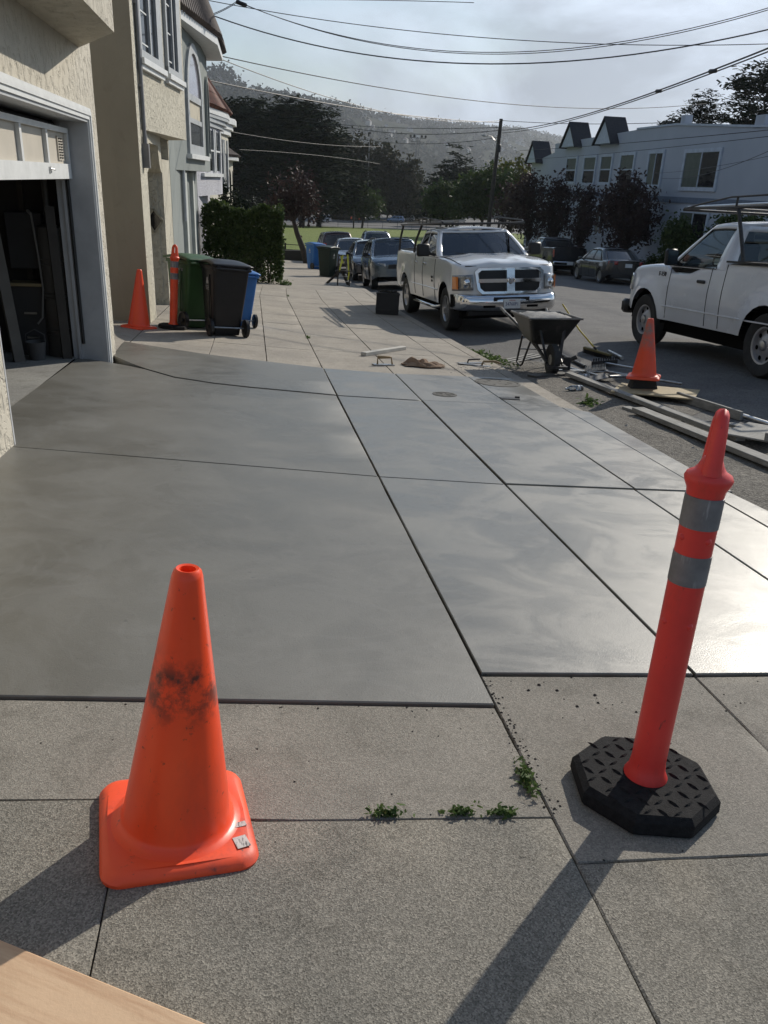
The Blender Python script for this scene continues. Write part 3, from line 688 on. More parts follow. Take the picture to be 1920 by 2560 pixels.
def arch_pts(c, w, z0, zs, n=12):
    return [(c-w/2, z0), (c+w/2, z0)] + [(c+w/2*math.cos(a), zs+w/2*math.sin(a)) for a in np.linspace(0, math.pi, n)]
def arch_panel(mb, A, t, n, c, w, z0, zs, d0, d1):
    pl = arch_pts(c, w, z0, zs); k = len(pl); vs = [A+t*a+n*d0+Vector((0, 0, z)) for a, z in pl] + [A+t*a+n*d1+Vector((0, 0, z)) for a, z in pl]
    return mb.add(vs, [tuple(range(k))[::-1], tuple(range(k, 2*k))] + [(i, (i+1) % k, k+(i+1) % k, k+i) for i in range(k)])
def arch_frame(mb, A, t, n, c, w, z0, zs, wd, d0, d1):
    o_, i_ = arch_pts(c, w, z0, zs, 14), arch_pts(c, w-2*wd, z0+wd, zs, 14); k = len(o_)
    vs = [A+t*a+n*d+Vector((0, 0, z)) for d in (d0, d1) for pl in (o_, i_) for a, z in pl]
    fs = []
    for i in range(k):
        j = (i+1) % k
        fs += [(2*k+i, 2*k+j, 3*k+j, 3*k+i), (i, 2*k+i, 2*k+j, j)[::-1], (k+i, k+j, 3*k+j, 3*k+i)]
    return mb.add(vs, fs)
c3 = L3-1.55
w = P3(arch_panel(MB(), f3a, t3, n3, c3, 1.95, 2.05, 3.05, .002, .01), 'window', BLIND)
MB_ = arch_frame(MB(), f3a, t3, n3, c3, 2.3, 1.9, 3.05, .2, 0, .06); MB_.obj('window_frame', GREYP, w)
g = face_box(MB(), f3a, t3, n3, c3-.9, c3+.85, 2.08, 2.55, .011, .02); g.obj('window_pane', WGLASS, w)
g = arch_panel(MB(), f3a, t3, n3, c3, 1.7, 3.12, 3.13, .011, .02); g.obj('window_pane', mat('dusk_glass', (.26, .25, .30), .1, spec=.8), w)
s = face_box(MB(), f3a, t3, n3, c3-.95, c3+.9, 2.55, 2.65, 0, .05); face_box(s, f3a, t3, n3, c3-.95, c3+.9, 3.0, 3.14, 0, .05); s.obj('transom', GREYP, w)
s = face_box(MB(), f3a, t3, n3, c3-1.3, L3+.05, 1.80, 1.9, 0, .12); P3(s, 'window_sill', WHITEP)
a3 = Vector((-1.14, 23.0, 0)); w = P3(arch_panel(MB(), a3, Vector((.012, 1, 0)).normalized(), Vector((1, -.012, 0)), .9, .9, 1.95, 3.25, .002, .01), 'window', WGLASS)
arch_frame(MB(), a3, Vector((0, 1, 0)), Vector((1, 0, 0)), .9, 1.15, 1.88, 3.25, .12, 0, .06).obj('window_frame', ST3, w)
mb = MB()
for y in (19.9, 22.4): mb = MB(); mb.box((FX+.04, y, -.1), (.10, .5, 3.2)); P3(mb, 'pilaster', mat('pale_sage', (.44, .47, .44), .8))
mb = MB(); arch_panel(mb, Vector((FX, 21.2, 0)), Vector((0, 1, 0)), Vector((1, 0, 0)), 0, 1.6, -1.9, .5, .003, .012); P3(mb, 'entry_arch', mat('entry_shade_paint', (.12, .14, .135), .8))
mb = MB(); mb.tube([(FX+.06, 19.5, .5), (FX+.06, 19.5, 4.2)], .045, 8); P3(mb, 'downpipe', GREYP, 40)
# ---- fourth, fifth and sixth houses
h4, i4, P4 = plan_house('white_house', 'white knockdown stucco house with a red tiled bay roof', 25.3, 32.6, 4.1, ST4,
    [(-1.541, 25.6), (-1.02, 29.6), (-1.0, 30.6), (-1.541, 31.6)], .88, 3.2, ST4, TILE, roofh=1.7, over=.3)
fa, fb = Vector((-1.541, 25.6, 0)), Vector((-1.02, 29.6, 0)); t4 = (fb-fa).normalized(); n4 = Vector((t4.y, -t4.x, 0)); L4 = (fb-fa).length
for a, b in ((L4-2.4, L4-1.3), (L4-1.0, L4-.1)):
    w = P4(face_box(MB(), fa, t4, n4, a, b, 1.6, 2.75, .002, .012), 'window', WGLASS)
    f = MB(); face_box(f, fa, t4, n4, a-.06, a+.05, 1.55, 2.8, 0, .05); face_box(f, fa, t4, n4, b-.05, b+.06, 1.55, 2.8, 0, .05); face_box(f, fa, t4, n4, a, b, 2.15, 2.2, 0, .04); f.obj('window_frame', WHITEP, w)
P4(face_box(MB(), fa, t4, n4, .6, L4+.05, 1.42, 1.52, 0, .1), 'window_sill', WHITEP)
mb = MB()
for k, (o_, z0, z1) in enumerate([(.10, 2.85, 2.98), (.2, 2.98, 3.1), (.28, 3.1, 3.2)]): mb.prism([(-1.54, 25.5), (-1.02+o_, 29.6+o_), (-1.0+o_, 30.6+o_), (-1.54, 31.7)], z0, z1-.002)
P4(mb, 'cornice_moulding', GREYP)
h5, i5, P5 = plan_house('ivory_house', 'ivory stucco house with a heavy white moulded cornice', 32.7, 40.3, 3.9, ST5,
    [(-1.541, 33.2), (-.98, 37.0), (-.95, 38.2), (-1.541, 39.4)], .5, 3.55, ST5)
mb = MB()
for o_, z0, z1 in [(.12, 3.0, 3.2), (.22, 3.2, 3.4), (.36, 3.4, 3.62)]: mb.prism([(-1.54, 33.0), (-.98+o_, 37.0+o_*.5), (-.95+o_, 38.2+o_), (-1.54, 39.6)], z0, z1-.002)
P5(mb, 'cornice', WHITEP)
fa, fb = Vector((-1.541, 33.2, 0)), Vector((-.98, 37.0, 0)); t5 = (fb-fa).normalized(); n5 = Vector((t5.y, -t5.x, 0)); L5 = (fb-fa).length
for a, b in ((L5-2.0, L5-1.1), (L5-.75, L5-.1)):
    w = P5(face_box(MB(), fa, t5, n5, a, b, .9, 2.3, .002, .012), 'window', WGLASS); f = MB(); face_box(f, fa, t5, n5, a-.07, a+.03, .85, 2.8, 0, .06); face_box(f, fa, t5, n5, b-.03, b+.07, .85, 2.8, 0, .06); f.obj('window_frame', WHITEP, w)
h6, i6, P6 = plan_house('corner_house', 'small ivory end-of-row house with a grey tiled bay roof', 40.4, 46.2, 2.9, ST5,
    [(-1.541, 41.0), (-.95, 43.6), (-.92, 44.6), (-1.541, 45.6)], .1, 2.15, ST5, TILEG, roofh=.9, over=.3)
w = P6(arch_panel(MB(), Vector((-.95, 43.6, 0)), Vector((.03, 1, 0)).normalized(), Vector((1, -.03, 0)), .5, .6, .2, 1.4, .002, .012), 'window', WGLASS)
fa, fb = Vector((-1.541, 41.0, 0)), Vector((-.95, 43.6, 0)); t6 = (fb-fa).normalized(); n6 = Vector((t6.y, -t6.x, 0))
P6(arch_panel(MB(), fa, t6, n6, 2.1, .7, .2, 1.4, .002, .012), 'window', WGLASS)

# ------------------------------------------------------------------ blue house across the street
BX = 21.0
BLUE = mat('pale_blue_siding', (.385, .42, .475), .8, col2=(.35, .385, .44), vs=.6, bump=.08, bs=40)
BTRIM = mat('pale_blue_trim', (.46, .52, .60), .6)
BBAND = mat('slate_band_paint', (.13, .17, .23), .7)
SHING = mat('dark_shingle', (.035, .036, .042), .9, col2=(.022, .023, .027), vs=9, bump=.4, bs=30)
WGREEN = mat('blind_behind_glass', (.115, .14, .12), .12, spec=.7)
hb = thing('blue_house', 'long pale blue two-storey house with little dark gables on its roofline', 'house', Matrix.Translation((BX, 48, G(BX, 48)))); ib = hb.matrix_world.inverted()
PB = lambda mb, n, m_, par=None, sm=None: mb.obj(n, m_, par or hb, sm, M=ib if par is None else None)
prof = [(29.0, -4.5), (63.6, -4.5), (63.6, 3.3), (58.9, 3.9), (58.9, 4.46), (46.0, 4.74), (41.5, 4.73), (34.4, 4.28), (29.0, 4.05)]
mb = MB(); mb.prism(prof, BX, BX+9, 0); PB(mb, 'wall', BLUE)
mb = MB(); mb.box((BX-.03, 46.2, 1.30), (.06, 34.8, .27)); PB(mb, 'belt_course', BBAND)
mb = MB(); mb.box((BX-.02, 46.2, -2.35), (.04, 34.8, .25)); PB(mb, 'plinth', BBAND)
def bwin(y0, y1, z0, z1, kind):
    w = PB(MB().box((BX-.02, (y0+y1)/2, (z0+z1)/2), (.03, y1-y0, z1-z0)), 'window', WGREEN); f = MB(); t = .17
    for (a, b, c, d) in ((y0-t, y0, z0-t, z1+t), (y1, y1+t, z0-t, z1+t), (y0, y1, z1, z1+t), (y0, y1, z0-t, z0)): f.box((BX-.04, (a+b)/2, (c+d)/2), (.08, b-a, d-c))
    f.obj('window_frame', BTRIM, w)
    m_ = MB()
    if kind == 's':
        m_.box((BX-.045, (y0+y1)/2, (z0+z1)/2), (.05, .06, z1-z0)); MB().box((BX-.038, y0+(y1-y0)*.25, (z0+z1)/2), (.012, (y1-y0)*.46, z1-z0-.06)).obj('window_pane', WGLASS, w)
    else:
        m_.box((BX-.045, (y0+y1)/2, (z0+z1)/2), (.05, y1-y0, .07)); MB().box((BX-.038, (y0+y1)/2, z0+(z1-z0)*.25), (.012, y1-y0-.06, (z1-z0)*.46)).obj('window_pane', WGLASS, w)
    m_.obj('sash', BTRIM, w)
for y0, y1, z0, z1, k in [(36.9, 40.0, 1.9, 3.42, 's'), (42.4, 43.9, 1.97, 3.48, 's'), (45.8, 47.5, 1.98, 3.47, 'd'), (48.8, 50.3, 2.05, 3.45, 'd'), (51.2, 53.0, 2.0, 3.45, 'd'), (54.4, 56.1, 2.05, 3.45, 'd'),
                       (42.6, 43.9, -.9, .72, 's'), (48.8, 50.0, -.85, .6, 's'), (54.5, 56.0, -.85, .6, 's'), (37.0, 39.6, -1.2, .74, 's')]: bwin(y0, y1, z0, z1, k)
for (ya_, yb_, zb0, zap) in [(54.0, 56.5, 4.15, 5.55), (48.3, 50.8, 4.15, 5.52), (61.3, 63.6, 3.3, 4.68)]:
    yc = (ya_+yb_)/2; x0, x1 = BX-.55, BX+.75
    d = MB(); d.add([(x0+.12, ya_, zb0), (x0+.12, yb_, zb0), (x0+.12, yc, zap-.1), (x1, ya_, zb0), (x1, yb_, zb0), (x1, yc, zap-.1)], [(0, 1, 2), (3, 5, 4), (0, 3, 4, 1)]); g_ = PB(d, 'gable', BTRIM)
    r = MB()
    for yy in (ya_, yb_):
        s_ = -.14 if yy == ya_ else .14
        r.add([(x0, yc, zap), (x1+.02, yc, zap), (x1+.02, yy+s_, zb0-.08), (x0, yy+s_, zb0-.08), (x0, yc, zap+.09), (x1+.02, yc, zap+.09), (x1+.02, yy+s_, zb0+.01), (x0, yy+s_, zb0+.01)],
              [(0, 1, 2, 3), (4, 7, 6, 5), (0, 3, 7, 4), (1, 5, 6, 2), (2, 6, 7, 3)])
    r.obj('gable_roof', SHING, g_)
PB(MB().box((BX+.3, 34.3, 4.5), (.6, .7, .5)), 'chimney', BLUE); PB(MB().box((BX+.3, 41.2, 4.95), (.4, .4, .45)), 'vent_stack', BLUE)
mb = MB(); mb.prism([(29.0, 4.05), (34.4, 4.28), (41.5, 4.73), (46.0, 4.74), (46.0, 4.83), (41.5, 4.82), (34.4, 4.37), (29.0, 4.14)], BX-.06, BX+.1, 0); PB(mb, 'parapet_cap', BTRIM)
# fence and gate in front of the blue house
fe_ = thing('board_fence', 'dark wooden board fence in front of the blue house', 'fence', Matrix.Translation((20.0, 34, G(20, 34)))); ife = fe_.matrix_world.inverted()
FEN = mat('dark_fence_wood', (.05, .042, .037), .9, vs=6)
for k in range(34):
    y = 30.2+k*.245; MB().box((20.0, y, G(20, y)+.85), (.025, .235, 1.75+.02*math.sin(k*3))).obj('fence_board', FEN, fe_, M=ife)
mb = MB(); mb.box((20.05, 34.2, G(20, 34)+1.35), (.05, 8.4, .09)); mb.box((20.05, 34.2, G(20, 34)+.4), (.05, 8.4, .09)); mb.obj('fence_rail', FEN, fe_, M=ife)
# ------------------------------------------------------------------ vehicles (local: front = +y, right = +x, origin on the ground)
def paint(name, c, rough=.22, metal=0., dirt=.25):
    return mat(name, c, rough, metal, col2=tuple(x*.94 for x in c), vs=1.5, coat=.7, rvar=.05, extra=lambda t, tc, p, cc: mixc(t, ramp(t, (lambda s: (t.links.new(tc.outputs['Object'], s.inputs[0]), math_(t, 'SUBTRACT', .95, s.outputs[2]))[1])(N(t, 'ShaderNodeSeparateXYZ')), [(.35, 0), (.8, dirt)]), cc, (.20, .18, .155)))
CARGLASS = glassmat('car_glass', (.42, .48, .47), .03)
DARKGLASS = glassmat('tinted_car_glass', (.10, .11, .115), .04)
LAMP = mat('headlamp_lens', (.22, .225, .23), .06, .2, spec=.9, col2=(.55, .56, .57), vs=13, coat=1)
AMBER = mat('amber_lens', (.75, .22, .03), .15, spec=.7, coat=1)
REDL = mat('tail_lamp_red', (.35, .012, .014), .15, spec=.7, coat=1, col2=(.22, .01, .01), vs=10)
CABIN = mat('cabin_trim', (.028, .029, .031), .8, col2=(.045, .045, .046), vs=6)
RIMM = mat('alloy_rim', (.52, .52, .53), .3, .9, col2=(.42, .42, .43), vs=6)
PLATE = mat('number_plate', (.70, .71, .70), .5, vs=3)
PLATETX = mat('plate_lettering', (.03, .05, .16), .6)
def panel(f, us, vs, openings, sub=1):
    """frame cells and pane patches over a parametric surface f(u,v)"""
    fr = MB(); U = sorted(set(us)); V = sorted(set(vs))
    idx = {}
    def vid(u, v):
        k = (round(u, 5), round(v, 5))
        if k not in idx: idx[k] = len(fr.v); fr.v.append(tuple(f(u, v)))
        return idx[k]
    for a, b in zip(U, U[1:]):
        for c, d in zip(V, V[1:]):
            mu, mv = (a+b)/2, (c+d)/2
            if any(o[0] < mu < o[1] and o[2] < mv < o[3] for o in openings): continue
            fr.f.append((vid(a, c), vid(b, c), vid(b, d), vid(a, d)))
    panes = []
    for o in openings:
        p = MB(); p.grid(lambda s, t: f(o[0]+(o[1]-o[0])*s, o[2]+(o[3]-o[2])*t), 6, 5); panes.append(p)
    return fr, panes
def solid(o, th, off=0):
    m = o.modifiers.new('thickness', 'SOLIDIFY'); m.thickness = th; m.offset = off; return o
def wheel(parent, x, y, r, w, rimr, style, side):
    M = Matrix.Translation((x, y, r)) @ Matrix.Rotation(R(90)*side, 4, 'Y')
    hw = w/2
    t = MB(); t.lathe([(rimr, -hw*.8), (rimr+.02, -hw*.95), (r*.93, -hw), (r*.985, -hw*.8), (r, -hw*.5), (r, hw*.5), (r*.985, hw*.8), (r*.93, hw), (rimr+.02, hw*.95), (rimr, hw*.8)], 28, cap=False)
    o = t.obj('wheel', RUBBER, parent, 50, M=M)
    rm = MB()
    if style == 'steel':
        rm.lathe([(rimr+.004, hw*.9), (rimr-.02, hw*.85), (rimr-.03, hw*.45), (rimr*.62, hw*.55), (rimr*.45, hw*.75), (rimr*.3, hw*.8), (.001, hw*.82)], 28, cap=False)
        ro = rm.obj('rim', mat('steel_wheel_paint', (.45, .45, .46), .4, .5), o, 50)
        for k in range(7):
            a = k*2*math.pi/7; MB().lathe([(.001, 0), (rimr*.13, 0)], 10, Matrix.Translation((rimr*.76*math.cos(a), rimr*.76*math.sin(a), hw*.555))).obj('rim_hole', BLACKV, o)
        MB().lathe([(rimr*.3, hw*.7), (rimr*.27, hw*1.0), (rimr*.2, hw*1.05), (.001, hw*1.06)], 16, cap=False).obj('hub_cap', RIMM, o, 50)
    else:
        n = 5 if style == '5' else 10
        rm.lathe([(rimr+.004, hw*.9), (rimr-.012, hw*.92), (rimr-.03, hw*.75), (rimr-.04, -hw*.5)], 28, cap=False)
        rm.lathe([(.001, hw*.82), (rimr*.22, hw*.8), (rimr*.24, hw*.5)], 16, cap=False)
        for k in range(n):
            a = k*2*math.pi/n; ca, sa = math.cos(a), math.sin(a); wd = rimr*(.20 if n == 5 else .10)
            P = [(rimr*.15, -wd*.55, hw*.78), (rimr*.15, wd*.55, hw*.78), (rimr*.97, wd, hw*.82), (rimr*.97, -wd, hw*.82)]
            Q = [(x_, y_, z_-.03) for x_, y_, z_ in P]
            rm.add([(x_*ca-y_*sa, x_*sa+y_*ca, z_) for x_, y_, z_ in P+Q], [(0, 1, 2, 3), (0, 4, 5, 1), (1, 5, 6, 2), (2, 6, 7, 3), (3, 7, 4, 0)])
        rm.obj('rim', RIMM if style != 'dark' else mat('dark_rim', (.12, .12, .125), .35, .7), o, 40)
        MB().lathe([(rimr*.95, -hw*.3), (.001, -hw*.3)], 20, cap=False).obj('brake_disc', BLACKV, o)
    return o
def interp(pts, y):
    if y <= pts[0][0]: return pts[0][1]
    for (a, b), (c, d) in zip(pts, pts[1:]):
        if y <= c:
            t = (y-a)/(c-a) if c > a else 0; return b+(d-b)*t
    return pts[-1][1]
def body_shell(S):
    """painted lower body: sides with wheel arches, top deck, nose and tail"""
    L0, L1, W = S['tail'], S['nose'], S['W']; ax = S['axles']; Ra = S['arch']; zc = S['wr']
    stn = set(np.round(np.arange(L0, L1+1e-6, (L1-L0)/44), 4))
    for a in ax:
        for k in range(13): stn.add(round(a+Ra*math.cos(math.pi*k/12), 4))
        stn |= {round(a+Ra+.004, 4), round(a-Ra-.004, 4)}
    for d in (.03, .08, .15, .25, .38): stn |= {round(L0+d, 4), round(L1-d, 4)}
    for iv in S.get('open', []): stn |= {round(iv[0], 4), round(iv[1], 4)}
    ys = sorted(stn); ys = [ys[0]] + [b for a, b in zip(ys, ys[1:]) if b-a > .002]
    def zl(y):
        z = interp(S['sill'], y)
        for a in ax:
            if abs(y-a) < Ra+1e-4: z = max(z, zc+math.sqrt(max(0, Ra*Ra-(y-a)**2)))
        return z
    zt = lambda y: interp(S['top'], y)
    def hw(y, z):
        w = W/2; e = S.get('corner', .28)
        if y > L1-e: w -= S.get('ntaper', .16)*(1-math.sqrt(max(0, 1-((y-L1+e)/e)**2)))
        if y < L0+e: w -= S.get('ttaper', .10)*(1-math.sqrt(max(0, 1-((L0+e-y)/e)**2)))
        w += interp(S['sec'], z)
        for a in ax:                                    # flared arches
            d = math.hypot(y-a, z-zc)
            if z > zc*.6: w += S.get('flare', .025)*math.exp(-((d-Ra)/.13)**2)
        return w
    fr = [0, .12, .28, .44, .60, .74, .85, .93, .975, 1]; ns = len(fr)-1; nt_ = 10
    cr_ = S.get('crown', .03); rd = S.get('edge', .035)
    mb = MB(); ring = 2*(ns+1)+nt_-1
    def wp(x, y, z):
        b = S.get('bow', .12); w = W/2
        if y > L1-.8: y -= b*(abs(x)/w)**2.2*max(0, (y-L1+.8)/.8)
        if y < L0+.5: y += S.get('tbow', .05)*(abs(x)/w)**2.2*max(0, (L0+.5-y)/.5)
        nl = S.get('lean', [(0, 0)])
        if y > L1-.6: y -= interp(nl, z)*max(0, (y-L1+.6)/.6)
        tl = S.get('tlean', [(0, 0)])
        if y < L0+.6: y += interp(tl, z)*max(0, (L0+.6-y)/.6)
        return (x, y, z)
    for y in ys:
        a, b = zl(y), zt(y); side = []
        for k in range(ns+1):
            z = a+(b-a)*fr[k]; x = hw(y, z)
            dd = b-z
            if dd < rd: x -= rd*(1-math.sqrt(max(0, 1-((rd-dd)/rd)**2)))*1.0
            side.append((x, z))
        for x, z in side: mb.v.append(wp(-x, y, z))
        xt, zt_ = side[-1]
        for j in range(1, nt_):
            u = -1+2*j/nt_; mb.v.append(wp(xt*u, y, zt_+cr_*(1-u*u) + S.get('bulge', 0)*math.exp(-((abs(u)-.35)/.16)**2)*(1 if y > S.get('cowl', 9) else 0)))
        for x, z in reversed(side): mb.v.append(wp(x, y, z))
    def is_open(y): return any(a < y < b for a, b in S.get('open', []))
    for i in range(len(ys)-1):
        ym = (ys[i]+ys[i+1])/2
        for k in range(ring-1):
            if ns <= k < ns+nt_ and is_open(ym): continue
            mb.f.append((i*ring+k, i*ring+k+1, (i+1)*ring+k+1, (i+1)*ring+k))
    for i in (0, len(ys)-1):                            # nose and tail caps
        b = i*ring; rows = []
        for k in range(ns+1):
            l, r = b+k, b+ring-1-k
            if k == ns: rows.append([b+ns+j for j in range(nt_+1)]); continue
            row = [l]; vl, vr = mb.v[l], mb.v[r]
            for j in range(1, nt_):
                u = j/nt_; x = vl[0]+(vr[0]-vl[0])*u; yy = ys[i]; mb.v.append(wp(x, yy, vl[2])); row.append(len(mb.v)-1)
            row.append(r); rows.append(row)
        for r0, r1 in zip(rows, rows[1:]):
            for j in range(nt_): mb.f.append((r0[j], r0[j+1], r1[j+1], r1[j]))
    return mb, hw, zl, zt, wp
def vehicle(name, label, S, M, group=None, detail=2):
    v = thing(name, label, S['cat'], M, group); pm = S['paint']
    mb, hw, zl, zt, wp = body_shell(S); body = mb.obj('body', pm, v, 38)
    W = S['W']; L0, L1 = S['tail'], S['nose']; r = S['wr']
    MB().box((0, (L0+L1)/2, .42), (W-.36, L1-L0-.5, .30)).obj('underbody', BLACKV, v)
    for a in S['axles']:
        for s in (-1, 1):
            x = s*(W/2-S.get('inset', .14)); wheel(v, x, a, r, S.get('tw', .25), S['rim'], S['style'], s)
            ww = MB(); x0, x1 = s*(W/2-.05), s*(W/2-.42); n = 14; Ra = S['arch']-.004
            for k in range(n+1):
                t = math.pi*k/n; ww.v += [(x0, a+Ra*math.cos(t), r+Ra*math.sin(t)), (x1, a+Ra*math.cos(t), r+Ra*math.sin(t))]
            ww.f = [(2*k, 2*k+1, 2*k+3, 2*k+2) for k in range(n)]; c0 = len(ww.v); ww.v += [(x1, a+Ra*math.cos(math.pi*k/n), r+Ra*math.sin(math.pi*k/n)) for k in range(n+1)]; ww.f.append(tuple(range(c0, c0+n+1)))
            ww.obj('wheel_well', BLACKV, v)
    # cab
    C = S['cab']; zb, zr = C['zb'], C['zr']; A0, A1, C0, C1 = C['A0'], C['A1'], C['C0'], C['C1']; wb, wr_ = C['wb'], C['wr']
    rz = lambda u: zr + C.get('arch', .03)*(1-(2*u-1)**2)
    X = lambda t: wb+(wr_-wb)*t**1.4
    yA = lambda t: A0+(A1-A0)*t; yC = lambda t: C0+(C1-C0)*t
    def side(s):
        return lambda u, t: Vector((s*X(t), yA(t)+(yC(t)-yA(t))*u, zb+(rz(u)-zb)*t))
    fb, rb = C.get('fbulge', .12), C.get('rbulge', .06)
    wf = lambda u, t: Vector(((2*u-1)*X(t), yA(t)+fb*(1-(2*u-1)**2), zb+(rz(0)-zb)*t + .0))
    rf_ = lambda u, t: Vector(((2*u-1)*X(t), yC(t)-rb*(1-(2*u-1)**2), zb+(rz(1)-zb)*t))
    ee = [i/12 for i in range(13)]
    fr, pn = panel(wf, ee+[.045, .955], [0, .02, .25, .5, .75, .93, 1], [(.045, .955, .02, .93)])
    fo = solid(fr.obj('windscreen_frame', pm, v, 40), .03)
    pn[0].obj('windscreen', S.get('wglass', CARGLASS), v, 60)
    rear_op = C.get('rop', (.06, .94, .08, .90))
    fr, pn = panel(rf_, ee+[rear_op[0], rear_op[1]], [0, rear_op[2], .3, .5, .7, rear_op[3], 1], [rear_op])
    solid(fr.obj('rear_window_frame', pm, v, 40), .03); pn[0].obj('rear_window', S.get('rglass', S.get('sglass', DARKGLASS)), v, 60)
    ops = C['ops']
    for s in (-1, 1):
        us = [0, 1]; vs = [0, .25, .5, .75, 1]
        for o in ops: us += [o[0], o[1]]; vs += [o[2], o[3]]
        fr, pn = panel(side(s), us+[i/10 for i in range(11)], vs, ops)
        solid(fr.obj('cab_side', pm, v, 40), .03)
        for p in pn: p.obj('side_window', S.get('sglass', DARKGLASS), v, 60)
        tr = MB()
        for o in ops:                                       # dark rubber round each window
            f = side(s); e = .008*s
            q = [f(o[0], o[2]), f(o[1], o[2]), f(o[1], o[3]), f(o[0], o[3])]
            q = [p+Vector((e, 0, 0)) for p in q]
            for a_, b_ in zip(q, q[1:]+q[:1]): tr.bar(a_, b_, .014, .022, up=(1, 0, 0))
        tr.obj('window_seal', BLACKP, v)
    rc = C.get('crown', .05)
    def roof(u, t):
        p = side(1)(t, 1); q = 2*u-1
        return Vector((p.x*q, p.y + (fb*(1-q*q)*(1-t) - rb*(1-q*q)*t), p.z+rc*(1-q*q)))
    solid(MB().grid(roof, 12, 12).obj('roof', pm, v, 40), .03)
    # interior
    it = MB(); it.box((0, (A0+C0)/2, zb-.28), (W-.34, abs(A0-C0)-.1, .5)); it.obj('cabin_floor', CABIN, v)
    for sx in (-.38, .38):
        ys_ = A0-.95; MB().box((sx, ys_, zb+.02), (.5, .16, .75), bev=.05).obj('seat', CABIN, v, 40); MB().box((sx, ys_, zb+.45), (.26, .12, .2), bev=.04).obj('headrest', CABIN, v, 40)
    if S.get('rear_seat'): MB().box((0, A0-1.85, zb+.05), (1.3, .16, .62), bev=.05).obj('rear_seat', CABIN, v, 40)
    st = MB(); ring = [(.38*S.get('drv', -1)+.18*math.cos(a), A0-.52+.05*math.sin(a), zb+.08+.17*math.sin(a)) for a in np.linspace(0, 2*math.pi, 17)]
    st.tube(ring, .014, 6); st.tube([(.38*S.get('drv', -1), A0-.5, zb+.08), (.38*S.get('drv', -1), A0-.3, zb)], .03, 6); st.obj('steering_wheel', BLACKP, v, 40)
    db = MB(); db.box((0, A0-.26, zb-.02), (W-.4, .45, .16), bev=.05); db.obj('dashboard', CABIN, v, 40)
    mr = MB(); mr.box((0, yA(.86)-.10, zb+(zr-zb)*.80), (.24, .03, .07), bev=.01); mr.obj('rear_view_mirror', BLACKP, v)
    # outside mirrors
    for s in (-1, 1):
        mx, my, mz = s*(W/2+S.get('mout', .13)), A0-S.get('mback', .42), zb+S.get('mz', .12); sz = S.get('msize', (.20, .11, .15))
        m_ = MB().box((mx, my, mz), sz, bev=.03); mo = m_.obj('wing_mirror', S.get('mmat', pm), v, 40)
        a_ = MB().bar((s*(wb-.03), my+.03, zb+.02), (mx-s*sz[0]*.3, my, mz-sz[2]*.2), .07, .05); a_.obj('mirror_arm', BLACKP, mo)
        MB().box((mx, my-sz[1]/2-.001, mz), (sz[0]*.86, .004, sz[2]*.82)).obj('mirror_glass', mat('mirror_glass', (.12, .13, .14), .05, 1.), mo)
    # door seams and handles following the body side
    for s in (-1, 1):
        for (ya_, za, zb_) in S.get('seams', []):
            pts = [(s*(hw(ya_, z)+.001), ya_, z) for z in np.linspace(max(za, zl(ya_)+.01), zb_, 8)]
            q = MB(); q.tube(pts, .006, 4, cap=False); q.obj('door_seam', BLACKV, v)
        for (y_, z_) in S.get('handles', []):
            q = MB(); q.box((s*(hw(y_, z_)+.018), y_, z_), (.03, .20, .045), bev=.01); q.obj('door_handle', S.get('hmat', CHROME), v, 40)
        if S.get('crease'):
            y0_, y1_, z_ = S['crease']; pts = [(s*(hw(y, z_)+.0), y, z_) for y in np.linspace(y0_, y1_, 14)]
            q = MB(); q.tube(pts, .012, 5, cap=False); q.obj('side_moulding', S.get('crm', pm), v, 40)
    return v, hw, zl, zt, wp, side
SEC_T = [(.3, -.07), (.5, -.03), (.75, -.005), (.95, 0), (1.1, -.012), (1.3, -.03), (1.45, -.05)]
SEC_C = [(.15, -.08), (.3, -.04), (.55, 0), (.75, -.005), (.95, -.045), (1.1, -.09)]
WHITE = paint('white_truck_paint', (.72, .73, .74), .2)
WHITE2 = paint('white_fleet_paint', (.70, .72, .75), .25, dirt=.4)

# ---- white pickup facing the camera at the kerb
yaw = R(178)
RAM = dict(cat='pickup truck', paint=WHITE, W=1.98, tail=-3.05, nose=2.66, axles=[1.78, -1.79], arch=.50, wr=.405, rim=.245, style='5', tw=.27,
  sill=[(-3.05, .62), (-2.4, .55), (-1.2, .46), (1.2, .46), (2.2, .50), (2.66, .62)],
  top=[(-3.05, 1.38), (-.92, 1.37), (-.9, 1.33), (.85, 1.32), (1.1, 1.325), (1.7, 1.305), (2.3, 1.255), (2.55, 1.215), (2.62, 1.19), (2.66, 1.15)],
  sec=SEC_T, corner=.42, ntaper=.20, ttaper=.05, bow=.18, crown=.055, bulge=.028, cowl=1.15, open=[(-2.95, -.98), (-.9, 1.0)], flare=.03, edge=.05, lean=[(.5, -.03), (.9, .0), (1.2, .06)],
  cab=dict(zb=1.32, zr=1.80, A0=1.02, A1=.26, C0=-.86, C1=-.78, wb=.93, wr=.72, ops=[(.06, .50, .06, .86), (.545, .93, .06, .86)], fbulge=.17, rbulge=.02, rop=(.1, .9, .15, .8), arch=.03),
  seams=[(.92, .5, 1.28), (-.12, .5, 1.28), (-.88, .5, 1.36)], handles=[(.06, 1.17), (-.72, 1.17)], mmat=BLACKP, msize=(.26, .12, .24), mout=.18, mz=.13, mback=.30, crease=(-1.2, 1.2, .72), crm=WHITE, wglass=CARGLASS, rear_seat=True, drv=-1)
fx, fy = 3.77, 15.30
cxr, cyr = fx+.86*math.cos(yaw-math.pi)+1.785*math.sin(yaw-math.pi), fy+1.785-.86*math.sin(yaw-math.pi)
